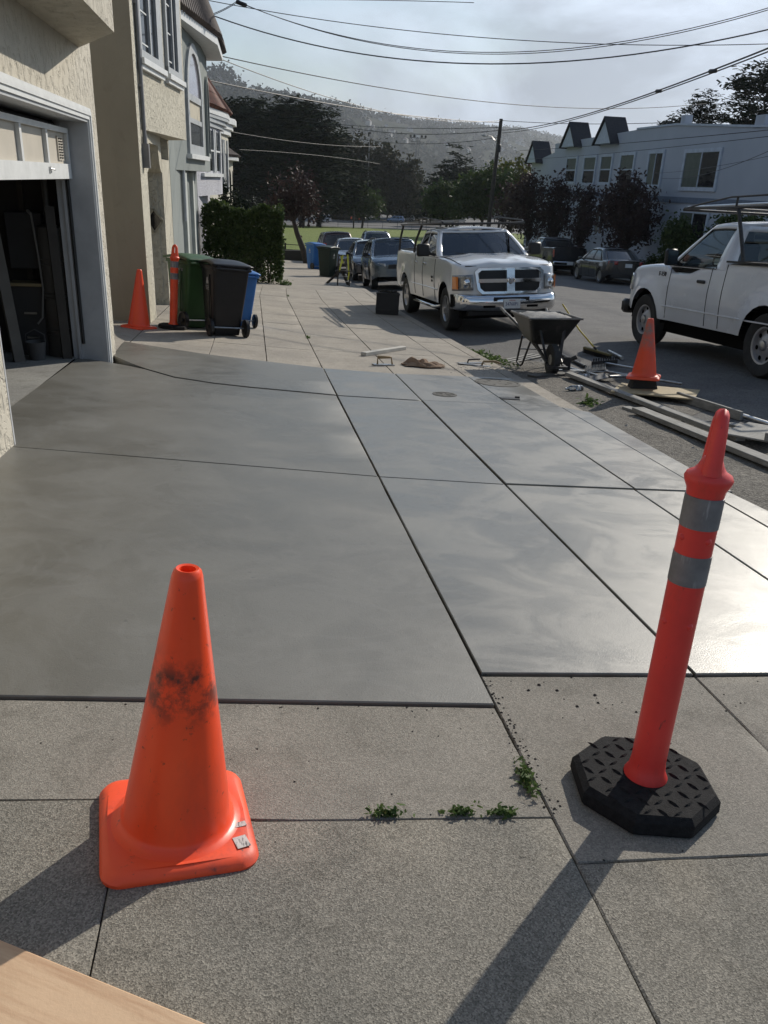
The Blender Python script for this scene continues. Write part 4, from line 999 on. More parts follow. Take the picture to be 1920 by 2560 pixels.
MR = frame(cxr, cyr, yaw, n=((Vector((fx+1.72, fy, G(fx+1.72, fy)))-Vector((fx, fy, G(fx, fy)))).cross(Vector((fx, fy+3.57, G(fx, fy+3.57)))-Vector((fx, fy, G(fx, fy))))).normalized(), z=(G(fx, fy)+G(fx+1.72, fy)+G(fx, fy+3.57)+G(fx+1.72, fy+3.57))/4)
ram, hw, zl, zt, wp, sd_ = vehicle('white_pickup_truck', 'white crew pickup truck with chrome grille and ladder rack facing up the kerb', RAM, MR)
# grille: chrome surround with a cross and dark mesh
yG = lambda x, z: wp(x, 2.66, z)[1]
def gpt(x, z, d=.0): return Vector((x, yG(x, z)+d, z))
gr = MB()
out = [(-.58, 1.175), (.58, 1.175), (.655, 1.11), (.61, .80), (.53, .725), (-.53, .725), (-.61, .80), (-.655, 1.11)]
inn = [(x*.915, .95+(z-.95)*.82) for x, z in out]
n = len(out)
gv = [gpt(x, z, .012) for x, z in out] + [gpt(x, z, .055) for x, z in out] + [gpt(x, z, .045) for x, z in inn] + [gpt(x, z, .0) for x, z in inn]
gr.add(gv, [(n*k+i, n*k+(i+1) % n, n*(k+1)+(i+1) % n, n*(k+1)+i) for k in range(3) for i in range(n)])
gr.bar(gpt(-.59, .955, .03), gpt(0, .955, .04), .05, .065, up=(0, 0, 1)); gr.bar(gpt(0, .955, .04), gpt(.59, .955, .03), .05, .065)
gr.bar(gpt(0, .74, .035), gpt(0, 1.16, .035), .15, .045, up=(0, 1, 0))
go = gr.obj('grille', CHROME, ram, 30)
for sx in (-1, 1):
    for (z0, z1) in ((.77, .925), (.985, 1.135)):
        q = MB(); q.grid(lambda u, t: gpt(sx*(.08+.49*u), z0+(z1-z0)*t, .018), 6, 2); q.obj('grille_mesh', BLACKP, go)
        for k in range(5): MB().bar(gpt(sx*.09, z0+.012+(z1-z0-.02)*k/4, .024), gpt(sx*.56, z0+.012+(z1-z0-.02)*k/4, .024), .004, .004).obj('mesh_wire', BLACKP, go)
em = MB(); zc_ = .955                                            # ram's-head emblem
em.lathe([(.001, .0), (.03, .0), (.034, -.012)], 12, Matrix.Translation(gpt(0, zc_-.01, .085)) @ Matrix.Rotation(R(-90), 4, 'X') @ Matrix.Diagonal((1, 1.5, 1, 1)))
for s in (-1, 1): em.tube([gpt(s*.012, zc_+.035, .085), gpt(s*.045, zc_+.05, .082), gpt(s*.066, zc_+.02, .08), gpt(s*.055, zc_-.02, .08), gpt(s*.036, zc_-.012, .085)], [.013, .014, .013, .010, .006], 6)
em.obj('grille_emblem', CHROME, go, 50)
for s in (-1, 1):                                              # headlights wrap round the corners
    def hl(u, t):
        x = .67+.30*u; z = .79+.27*t-.02*u; y = wp(s*x, 2.66-.30*u**2.2, z)[1]; return Vector((s*(x+.012), y+.035, z))
    q = MB().grid(hl, 8, 5); ho = solid(q.obj('headlight', mat('smoked_lamp_lens', (.09, .092, .095), .06, .2, spec=.9, col2=(.30, .31, .32), vs=16, coat=1), ram, 60), .03)
    def am(u, t):
        x = .885+.075*u; z = .80+.22*t; y = wp(s*x, 2.66-.30*((x-.67)/.30)**2.2, z)[1]; return Vector((s*(x+.040), y+.060, z))
    MB().grid(am, 4, 4).obj('indicator_lens', AMBER, ho, 60)
    q = MB(); q.lathe([(.001, .02), (.05, .02), (.07, .0)], 14, Matrix.Translation(hl(.35, .5)+Vector((0, .022, 0))) @ Matrix.Rotation(R(-90), 4, 'X')); q.obj('lamp_reflector', CHROME, ho, 50)
bp = MB()
def bmp(u, t):
    x = (2*u-1)*.985; a = abs(2*u-1); prof = [(.42, -.02), (.46, .06), (.54, .085), (.62, .085), (.68, .05), (.70, .0)]
    i = t*(len(prof)-1); k = min(int(i), len(prof)-2); f = i-k
    z = prof[k][0]+(prof[k+1][0]-prof[k][0])*f; d = prof[k][1]+(prof[k+1][1]-prof[k][1])*f
    y = 2.66-.19*a**2.4-.12*max(0, a-.86)/.14 - .25*max(0, a-.93)/.07
    return Vector((x, y+d+.03, z + .03*max(0, a-.55)))
bp.grid(bmp, 32, 10); bo = solid(bp.obj('front_bumper', CHROME, ram, 50), .03)
for s in (-1, 1):
    q = MB(); q.grid(lambda u, t: Vector((s*(.30+.22*u), bmp(.5+s*(.30+.22*u)/1.97, .55)[1]+.012, .485+.085*t)), 5, 3); q.obj('bumper_vent', BLACKV, bo)
q = MB(); q.grid(lambda u, t: Vector((-.34+.68*u, bmp(.5, .5)[1]+.006, .60+.07*t)), 4, 2); q.obj('bumper_top_pad', BLACKP, bo)
MB().box((0, 2.50, .40), (1.5, .2, .12)).obj('air_dam', BLACKP, ram)
pl = MB(); pl.box((0, bmp(.5, .5)[1]+.03, .555), (.315, .012, .165)); po = pl.obj('licence_plate', PLATE, ram)
text_obj('plate_number', '34760P1', .088, PLATETX, po, basisM((0, bmp(.5, .5)[1]+.0375, .548), (-1, 0, 0), (0, 0, 1)), sx=.82)
text_obj('plate_state', 'California', .03, mat('plate_red', (.45, .04, .04), .6), po, basisM((0, bmp(.5, .5)[1]+.0375, .617), (-1, 0, 0), (0, 0, 1)))
for s in (-1, 1):                                              # badges on the front doors, running boards
    Mx = basisM((s*(hw(.78, .95)+.004), .74, .93), (0, s, 0), (0, 0, 1))
    text_obj('door_badge', 'RAM', .07, DARKSTEEL, ram, Mx, ext=.003); text_obj('door_badge', '1500', .06, DARKSTEEL, ram, basisM((s*(hw(.78, .87)+.004), .74, .86), (0, s, 0), (0, 0, 1)), ext=.003)
    q = MB(); q.tube([(s*.86, 1.1, .40), (s*.99, 1.0, .37), (s*.99, -.8, .37), (s*.86, -.9, .40)], .035, 8); q.obj('running_board', CHROME, ram, 50)
wpq = MB()
for s, a in ((-.55, .25), (.1, .3)): wpq.bar((s, 1.13, 1.335), (s+.5, 1.05, 1.40), .012, .012)
wpq.obj('wiper', BLACKP, ram)
MB().grid(lambda u, t: Vector((-.9+1.8*u, 1.02+.20*t+.14*(1-(2*u-1)**2), 1.335-.0*t+.02*(1-(2*u-1)**2))), 10, 2).obj('cowl_panel', BLACKP, ram, 60)
for s in (-1, 1): hs = MB(); hs.tube([(s*(hw(y, zt(y))-.075), wp(s*.85, y, 1.2)[1], zt(y)+.008) for y in np.linspace(1.15, 2.5, 12)], .006, 4, cap=False); hs.obj('hood_seam', BLACKV, ram)
hs = MB(); hs.tube([(x, wp(x, 2.60, 1.19)[1]+.012, 1.205) for x in np.linspace(-.80, .80, 17)], .007, 4, cap=False)
hs.obj('hood_seam', BLACKV, ram)
MB().box((hw(-1.2, 1.15)+.002, -1.25, 1.15), (.008, .17, .17)).obj('fuel_door', WHITE, ram)
bed = MB(); bed.box((0, -1.97, .85), (1.70, 1.96, .05)); bed.box((-.87, -1.97, 1.10), (.05, 1.96, .5)); bed.box((.87, -1.97, 1.10), (.05, 1.96, .5)); bed.box((0, -.99, 1.10), (1.7, .05, .5)); bed.obj('bed_liner', BLACKP, ram)
def rack(parent, x, y0, y1, yfw, ztop, zbed, mate, legs, kick=.10, rail=True):
    q = MB()
    for s in (-1, 1):
        for (yb_, yt) in legs: q.tube([(s*x, yb_, zbed), (s*x*.99, yb_+(yt-yb_)*.3, zbed+.25), (s*x*.93, yt, ztop-.02)], .026, 7)
        q.tube([(s*x*.93, y0, ztop), (s*x*.93, y1, ztop), (s*x*.90, yfw, ztop+.02)], .019, 7)
        if rail:
            q.tube([(s*x*.93, y1-.4, ztop+.12), (s*x*.91, y1, ztop+.125), (s*x*.90, yfw-.12, ztop+.06), (s*x*.89, yfw, ztop+.02)], .014, 6)
            for k in range(4): yy = y1-.4+(yfw-y1)*.22*k; q.tube([(s*x*.92, yy, ztop), (s*x*.92, yy, ztop+.115)], .012, 5)
    for yy in np.linspace(y0, yfw, 5): q.tube([(-x*.92, yy, ztop), (x*.92, yy, ztop)], .02, 7)
    return q.obj('ladder_rack', mate, parent, 45)
rk = rack(ram, .93, -2.85, -.6, .95, 1.94, 1.36, DARKSTEEL, [(-2.75, -2.6), (-1.15, -.7)])
tag(MB().box((0, 0, .02), (.36, 2.9, .035), bev=.004).obj('rack_plank', mat('silver_grey_plank', (.30, .29, .27), .8, vs=4), M=MR @ Matrix.Translation((.55, -1.35, 1.967))), 'grey plank lying on the rack of the kerbside white pickup', 'plank')
tag(MB().box((0, 0, .03), (.14, 2.6, .05), bev=.004).obj('rack_plank', MATS['silver_grey_plank'], M=MR @ Matrix.Translation((.2, -1.2, 1.967))), 'narrow grey beam on the rack of the kerbside white pickup', 'plank')

# ---- white work pickup seen from its driver side
F15 = dict(cat='pickup truck', paint=WHITE2, W=2.0, tail=-2.62, nose=2.62, axles=[1.66, -1.56], arch=.50, wr=.41, rim=.235, style='steel', tw=.27, drv=-1,
  sill=[(-2.62, .62), (-2.1, .55), (-1.0, .47), (1.1, .47), (2.1, .55), (2.62, .60)],
  top=[(-2.62, 1.40), (-.46, 1.38), (-.44, 1.33), (.15, 1.31), (.5, 1.20), (.98, 1.19), (1.2, 1.30), (1.6, 1.29), (2.2, 1.24), (2.5, 1.16), (2.62, 1.0)],
  sec=SEC_T, corner=.42, ntaper=.22, bow=.18, crown=.06, open=[(-2.5, -.52), (-.44, 1.1)], flare=.05, edge=.05, lean=[(.5, 0), (1.2, .10)],
  cab=dict(zb=1.27, zr=1.87, A0=1.10, A1=.34, C0=-.44, C1=-.34, wb=.955, wr=.74, ops=[(.07, .84, .03, .90)], fbulge=.17, rbulge=.02, rop=(.06, .94, .06, .88), arch=.025),
  seams=[(1.0, .5, 1.26), (-.12, .5, 1.30), (-.47, .5, 1.36)], handles=[(.08, 1.10)], hmat=BLACKP, mmat=BLACKP, msize=(.19, .11, .24), mout=.12, mz=.14, mback=.28, crease=(-2.3, 1.1, .68), crm=WHITE2,
  sglass=CARGLASS, rglass=CARGLASS)
flx, fly = 6.50, 12.62
MF = frame(flx+.86, fly-1.66, R(-1.0), n=((Vector((flx+1.72, fly, G(flx+1.72, fly)))-Vector((flx, fly, G(flx, fly)))).cross(Vector((flx, fly, G(flx, fly)))-Vector((flx, fly-3.2, G(flx, fly-3.2))))).normalized(), z=(G(flx, fly)+G(flx, fly-3.2)+G(flx+1.72, fly)+G(flx+1.72, fly-3.2))/4)
f15, hw, zl, zt, wp, sd_ = vehicle('work_pickup_truck', 'white regular-cab work pickup with black mirror stopped beside the orange cone', F15, MF)
for s in (-1, 1):
    text_obj('fender_badge', 'F-150', .10, DARKSTEEL, f15, basisM((s*(hw(1.28, 1.16)+.006), 1.24, 1.15), (0, s, 0), (0, 0, 1)), ext=.004)
    q = MB()
    def hl(u, t):
        y = 2.58-.34*u; z = .86+.26*t; return Vector((s*(hw(y, z)+.008), wp(s*hw(y, z), y, z)[1], z))
    solid(MB().grid(hl, 6, 4).obj('headlight', LAMP, f15, 60), .03)
    def tl(u, t):
        y = -2.60+.10*u; z = .88+.40*t; return Vector((s*(hw(y, z)+.006), y, z))
    MB().grid(tl, 3, 4).obj('tail_light', REDL, f15, 60)
    w_ = MB()                                                # black tail of the door glass, behind the B pillar
MB().box((0, 2.56, .56), (1.86, .22, .24), bev=.05).obj('front_bumper', BLACKP, f15, 40)
MB().box((0, -2.66, .62), (1.8, .18, .2), bev=.04).obj('rear_bumper', CHROME, f15, 40)
bed = MB(); bed.box((0, -1.5, .85), (1.72, 2.0, .05)); bed.box((-.89, -1.5, 1.10), (.05, 2.0, .5)); bed.box((.89, -1.5, 1.10), (.05, 2.0, .5)); bed.box((0, -.54, 1.10), (1.7, .04, .5)); bed.obj('bed_liner', BLACKP, f15)
mb = MB()
for s in (-1, 1): mb.box((s*.955, -1.52, 1.398), (.10, 2.1, .025))
mb.obj('bed_rail_cap', BLACKP, f15)
rk2 = rack(f15, .93, -2.5, -.3, 1.15, 2.10, 1.40, DARKSTEEL, [(-2.4, -2.2), (-.75, -.32)], rail=False)
q = MB()
for s in (-1, 1): q.tube([(s*.86, -2.3, 2.24), (s*.86, -.1, 2.24), (s*.85, .6, 2.18), (s*.84, 1.12, 2.12)], .014, 7); [q.tube([(s*.865, yy, 2.10), (s*.86, yy, 2.24)], .016, 6) for yy in (-2.2, -1.2, -.25)]
q.obj('rack_side_rail', DARKSTEEL, rk2, 45)
for k, x in enumerate((-.72, -.60)):
    tag(MB().tube([(x, -2.3, 0), (x, 1.25, 0)], .022, 10).obj('conduit_pipe', ALU, smooth=45, M=MF @ Matrix.Translation((0, 0, 2.143))), ['outer metal pipe lying on the rack of the work pickup', 'inner metal pipe lying on the rack of the work pickup'][k], 'pipe')

# ---- smaller cars
def car_spec(kind, pm, L=4.6, W=1.82, H=1.46, style='10', **kw):
    h = L/2
    S = dict(cat='car', paint=pm, W=W, tail=-h, nose=h, axles=[h-.92, -h+.98], arch=.37, wr=.325, rim=.215, style=style, tw=.21, sec=SEC_C, corner=.5, ntaper=.22, ttaper=.18, bow=.22, tbow=.12, crown=.05, flare=.03, edge=.06, inset=.12,
      sill=[(-h, .42), (-h+.5, .28), (-h+1.4, .20), (h-1.3, .20), (h-.5, .22), (h, .34)], rear_seat=True, msize=(.17, .10, .12), mout=.10, mback=.35, mz=.08, seams=[(h-1.55, .25, .86), (h-2.55, .25, .88), (-h+1.35, .5, .88)], handles=[(h-2.4, .80), (-h+1.6, .82)], hmat=pm)
    if kind == 'sedan':
        S.update(top=[(-h, .98), (-h+.15, 1.03), (-h+.75, 1.02), (-h+1.0, .97), (h-1.5, .95), (h-1.2, .95), (h-.6, .84), (h-.15, .72), (h, .62)], open=[(-h+.75, h-1.45)],
          cab=dict(zb=.93, zr=H-.04, A0=h-1.18, A1=h-2.05, C0=-h+.55, C1=-h+1.45, wb=W/2-.09, wr=W/2-.30, ops=[(.10, .46, .08, .86), (.50, .82, .08, .86)], fbulge=.16, rbulge=.14, arch=.05, rop=(.07, .93, .06, .92)))
    elif kind == 'suv':
        S.update(arch=.40, wr=.36, rim=.23, sec=[(.2, -.08), (.35, -.04), (.65, 0), (.9, -.005), (1.1, -.04)], top=[(-h, 1.02), (-h+.1, 1.08), (h-1.4, 1.04), (h-1.1, 1.06), (h-.5, .98), (h-.15, .88), (h, .76)], open=[(-h+.2, h-1.35)], sill=[(-h, .48), (-h+.5, .36), (-h+1.4, .28), (h-1.3, .28), (h-.5, .30), (h, .42)],
          cab=dict(zb=1.03, zr=H-.05, A0=h-1.05, A1=h-1.85, C0=-h+.12, C1=-h+.50, wb=W/2-.07, wr=W/2-.24, ops=[(.09, .37, .08, .86), (.40, .66, .08, .86), (.69, .90, .14, .84)], fbulge=.16, rbulge=.08, arch=.04, rop=(.08, .92, .10, .88)))
    S.update(kw); return S
def car_face(v, S, hw, wp, plate=False, grille=BLACKP, lampz=None):
    h = S['nose']; W = S['W']; zt_ = interp(S['top'], h-.12); lz = lampz or zt_-.14
    for s in (-1, 1):
        def hl(u, t):
            x = W*.27+W*.19*u; z = lz+(.11-.02*u)*t+.05*u; y0 = h-.04-.22*u**2
            return Vector((s*x, wp(s*x, y0, z)[1]+.03, z))
        solid(MB().grid(hl, 6, 3).obj('headlight', LAMP, v, 60), .02)
        q = MB(); q.grid(lambda u, t: Vector((s*(W*.30+.16*u), wp(s*W*.36, h-.06*u, .4)[1]+.012, .36+.09*t)), 3, 2); q.obj('fog_light_recess', BLACKV, v)
    q = MB(); q.grid(lambda u, t: Vector(((2*u-1)*(W*.24-.06*t), wp((2*u-1)*W*.22, h, lz)[1]+.02, lz-.05+.13*t)), 8, 2); q.obj('grille', grille, v)
    q = MB(); q.grid(lambda u, t: Vector(((2*u-1)*W*.30, wp((2*u-1)*W*.28, h, .35)[1]+.02, .30+.12*t)), 8, 2); q.obj('lower_intake', BLACKV, v)
def car_tail(v, S, hw, wp, plate='', lz=.78, lh=.16, lw=.3):
    h = S['tail']; W = S['W']
    for s in (-1, 1):
        def tl(u, t):
            x = W*.46-lw*u; z = lz+lh*t; y = h+.20*(1-u)**2+.01
            return Vector((s*x, wp(s*x, y, z)[1]-.03, z))
        solid(MB().grid(tl, 6, 3).obj('tail_light', REDL, v, 60), .02)
    q = MB(); q.box((0, wp(0, h, .7)[1]-.02, .70 if lz < .8 else .82), (.32, .012, .16)); q.obj('licence_plate', PLATE, v)
    q = MB(); q.grid(lambda u, t: Vector(((2*u-1)*W*.40, wp((2*u-1)*W*.38, h, .35)[1]-.012, .30+.16*t)), 8, 2); q.obj('bumper_insert', BLACKP, v)
def on_road(X, Y, yaw): return frame(X, Y, yaw)
P_BLUEG = paint('blue_grey_metallic', (.10, .135, .17), .25, .5)
P_DKBLUE = paint('dark_slate_metallic', (.05, .058, .075), .22, .5)
P_SILV = paint('silver_metallic', (.36, .37, .38), .25, .7)
P_BLACK = paint('black_car_paint', (.018, .018, .02), .2, dirt=.12)
P_DKRED = paint('dark_maroon_metallic', (.07, .045, .048), .25, .4)
P_GRN = paint('dark_graphite_metallic', (.018, .022, .026), .2, .5)
P_WHITE = paint('white_car_paint', (.66, .67, .69), .25)
P_LBLUE = paint('light_blue_metallic', (.22, .29, .42), .25, .5)
def rails(v, S, z):
    c = S['cab']
    for s in (-1, 1):
        x = s*(c['wr']-.08); q = MB(); y0, y1 = c['A1']-.15, c['C1']+.2
        q.tube([(x, y0, z-.05), (x, y0-.12, z+.03), (x, (y0+y1)/2, z+.06), (x, y1+.12, z+.03), (x, y1, z-.05)], .022, 7); q.obj('roof_rail', BLACKP, v, 45)
S = car_spec('suv', P_BLUEG, 4.45, 1.8, 1.60, mmat=BLACKP, crease=None)
v, hw, zl, zt, wp, _ = vehicle('compact_suv', 'blue-grey compact SUV with black roof rails parked behind the white pickup', S, on_road(4.8, 28.6, R(181.5)))
car_face(v, S, hw, wp); rails(v, S, 1.60)
S = car_spec('sedan', P_DKBLUE, 4.9, 1.84, 1.46, mmat=BLACKP)
v, hw, zl, zt, wp, _ = vehicle('sedan', 'dark slate sedan with a V-shaped chrome grille parked behind the blue-grey SUV', S, on_road(4.9, 34.6, R(182)))
car_face(v, S, hw, wp)
q = MB()
for s in (-1, 1): q.bar((s*.34, wp(s*.3, S['nose'], .6)[1]+.03, .64), (s*.10, wp(0, S['nose'], .4)[1]+.04, .36), .05, .03, up=(0, 1, 0))
q.bar((-.10, wp(0, S['nose'], .4)[1]+.04, .36), (.10, wp(0, S['nose'], .4)[1]+.04, .36), .05, .03, up=(0, 1, 0)); q.obj('chrome_v', CHROME, v)
S = car_spec('sedan', P_SILV, 4.6, 1.78, 1.45)
v, hw, zl, zt, wp, _ = vehicle('sedan', 'silver-grey sedan parked beyond the dark slate sedan', S, on_road(4.75, 40.6, R(182.5))); car_face(v, S, hw, wp)
S = car_spec('suv', P_DKRED, 4.7, 1.84, 1.72, mmat=BLACKP)
v, hw, zl, zt, wp, _ = vehicle('large_suv', 'dark maroon SUV with a wide rear window at the end of the kerb', S, on_road(4.6, 47.6, R(-1))); car_tail(v, S, hw, wp, lz=.95, lh=.25, lw=.2)
S = car_spec('suv', P_SILV, 4.6, 1.84, 1.68, mmat=P_SILV)
v, hw, zl, zt, wp, _ = vehicle('compact_suv', 'silver SUV with roof rails at the foot of the street by the lawn', S, on_road(7.4, 50.4, R(184))); car_face(v, S, hw, wp); rails(v, S, 1.68)
S = car_spec('sedan', P_GRN, 4.87, 1.85, 1.48)
v, hw, zl, zt, wp, _ = vehicle('sedan', 'dark graphite sedan parked rear-on below the blue house', S, on_road(16.35, 36.9, R(2))); car_tail(v, S, hw, wp, lz=.84, lh=.15, lw=.36)
q = MB(); q.tube([(0, -.9, 1.47), (0, -1.0, 1.58)], .012, 6); q.obj('roof_antenna', BLACKP, v)
PK = dict(RAM); PK.update(paint=P_BLACK, style='dark', W=1.9, seams=[], handles=[], mmat=BLACKP)
v, hw, zl, zt, wp, _ = vehicle('black_pickup_truck', 'black pickup truck parked ahead of the graphite sedan under the street trees', PK, on_road(16.4, 44.6, R(2)))
for s in (-1, 1): MB().grid(lambda u, t: Vector((s*(.86+.06*u), -3.06+.10*u, .90+.36*t)), 3, 4).obj('tail_light', REDL, v, 60)
MB().box((0, -3.12, .60), (1.8, .16, .2), bev=.04).obj('rear_bumper', CHROME, v, 40); MB().box((0, -3.06, 1.0), (1.5, .03, .5), bev=.01).obj('tailgate', P_BLACK, v, 40)
MB().box((0, -3.21, .62), (.32, .012, .16)).obj('licence_plate', PLATE, v)
# cars in the far car park
for nm, lb, kind, pm, X, Y, yw, L, H in [
  ('large_suv', 'white off-roader parked in the far car park left of the field tree', 'suv', P_WHITE, 17.6, 217, -84, 4.8, 1.85),
  ('minivan', 'light blue minivan parked in the far car park right of the field tree', 'suv', P_LBLUE, 38.6, 229, -80, 4.9, 1.75),
  ('compact_suv', 'white crossover parked in the far car park by the bushy round tree', 'suv', P_WHITE, 63.4, 266, -78, 4.6, 1.65),
  ('off_roader', 'black square off-roader parked in the far car park beside the white crossover', 'suv', P_BLACK, 73.5, 272, -76, 4.3, 1.85),
  ('compact_suv', 'white SUV half hidden behind the light blue minivan', 'suv', P_WHITE, 43.8, 240, -80, 4.6, 1.7)]:
    S = car_spec(kind, pm, L, 1.85, H); v, hw, zl, zt, wp, _ = vehicle(nm, lb, S, frame(X, Y, R(yw), lift=-.05)); car_face(v, S, hw, wp); car_tail(v, S, hw, wp)
# ------------------------------------------------------------------ cones and delineator posts
def scuff(z0, z1, lo=.47, hi=.60, col=(.035, .022, .018), sc=14):
    def f(t, tc, p, c):
        s = N(t, 'ShaderNodeSeparateXYZ'); t.links.new(tc.outputs['Object'], s.inputs[0]); z = s.outputs[2]
        d = (z1-z0)
        band = ramp(t, math_(t, 'DIVIDE', math_(t, 'SUBTRACT', z, z0-d*.6), d*2.2), [(0, 0), (.28, .8), (.5, 1), (.62, 1), (.80, .25), (1, 0)])
        nz = N(t, 'ShaderNodeTexNoise', i_Scale=sc, i_Detail=9, i_Roughness=.68); t.links.new(tc.outputs['Object'], nz.inputs['Vector'])
        return mixc(t, math_(t, 'MULTIPLY', band, ramp(t, nz.outputs[0], [(lo, 0), (hi, .9)])), c, col)
    return f
ORANGE = mat('orange_cone_pvc', (.95, .082, .018), .34, spec=.5, col2=(.88, .072, .016), vs=5, extra=chain(scuff(.40, .50, .46, .60), spots(40, .64, .72, (.25, .04, .02)), spots(5, .50, .80, (.62, .07, .03), (1, 1, .35)), spots(22, .66, .74, (.12, .04, .03), (2.5, 2.5, .5))))
ORANGEB = mat('orange_cone_base_pvc', (.95, .095, .025), .5, col2=(.86, .09, .03), vs=6, extra=chain(spots(7, .52, .78, (.34, .06, .04)), spots(30, .62, .72, (.16, .05, .04))))
ORANGE2 = mat('clean_orange_pvc', (.86, .075, .02), .4, col2=(.80, .07, .02), vs=5)
ORANGE3 = mat('dirty_orange_pvc', (.82, .075, .022), .5, col2=(.70, .08, .03), vs=4, extra=scuff(.40, .62, .40, .58, (.22, .17, .15), 9))
POSTR = mat('red_orange_post_plastic', (.76, .050, .040), .40, col2=(.66, .044, .036), vs=6, extra=chain(spots(9, .55, .8, (.40, .05, .04), (1, 1, .4)), spots(26, .64, .72, (.14, .04, .035), (2, 2, .6)), spots(12, .66, .78, (.70, .20, .16), (2, 2, .25))))
POST2 = mat('orange_post_plastic', (.85, .085, .025), .42, vs=6)
BANDM = mat('worn_reflective_band', (.20, .20, .205), .5, .0, col2=(.13, .13, .135), vs=16, extra=chain(spots(6, .56, .72, (.42, .42, .42), (7, 7, .8)), spots(14, .62, .72, (.12, .11, .11))))
def rsq(w, r, n=6):
    pts = []
    for k, (sx, sy) in enumerate(((1, 1), (-1, 1), (-1, -1), (1, -1))):
        for i in range(n+1):
            a = math.pi/2*(k+i/n); pts.append((sx*(w-r)+r*math.cos(a), sy*(w-r)+r*math.sin(a)))
    return pts
def cone(label, M, hgt=.71, base=.18, m1=ORANGE2, m2=ORANGE2, rb=.135, rt=.032, stickers=False, octo=False):
    v = thing('traffic_cone', label, 'traffic cone', M)
    mb = MB(); rings = [(base, .05, 0), (base+.002, .05, .012), (base-.006, .048, .026), (base-.02, .045, .032), (rb+.034, rb+.033, .0345), (rb-.01, rb-.011, .034)]
    pl = [[(x, y, z) for x, y in rsq(w, r)] for w, r, z in rings]; n = len(pl[0])
    mb.v = [p for ring in pl for p in ring]; mb.f = [(k*n+i, k*n+(i+1) % n, (k+1)*n+(i+1) % n, (k+1)*n+i) for k in range(len(pl)-1) for i in range(n)] + [tuple(range(n))[::-1]]
    b = mb.obj('base', m2, v, 40)
    mb = MB(); H = hgt
    pr = [(rb+.030, .0335), (rb+.012, .0375), (rb+.003, .044), (rb-.002, .058)] + [(rb+(rt+.006-rb)*t, .05+(H-.085)*t) for t in np.linspace(.06, .955, 14)] + [(rt+.004, H-.02), (rt, H-.006), (rt-.006, H), (rt-.013, H-.002), (rt-.015, H-.02), (rt-.010, H-.10)]
    mb.lathe(pr, 40, cap=False); c = mb.obj('cone_body', m1, v, 50)
    if stickers:
        st = mat('paper_label', (.62, .60, .56), .6, col2=(.5, .48, .45), vs=60, extra=spots(55, .52, .58, (.15, .15, .15), (3, .6, 1)))
        for (x, y, a, w, l) in ((.150, -.060, 8, .034, .017), (.146, -.122, 12, .034, .040)):
            MB().box((x, y, .0355), (w, l, .0012), rz=R(a)).obj('sticker', st, v)
    return v
cone('scuffed orange traffic cone with paper labels on its square base', frame(-.222, 1.645, R(-9.5), n=Vector((.085, .055, 1)).normalized()), .725, .185, ORANGE, ORANGEB, stickers=True)
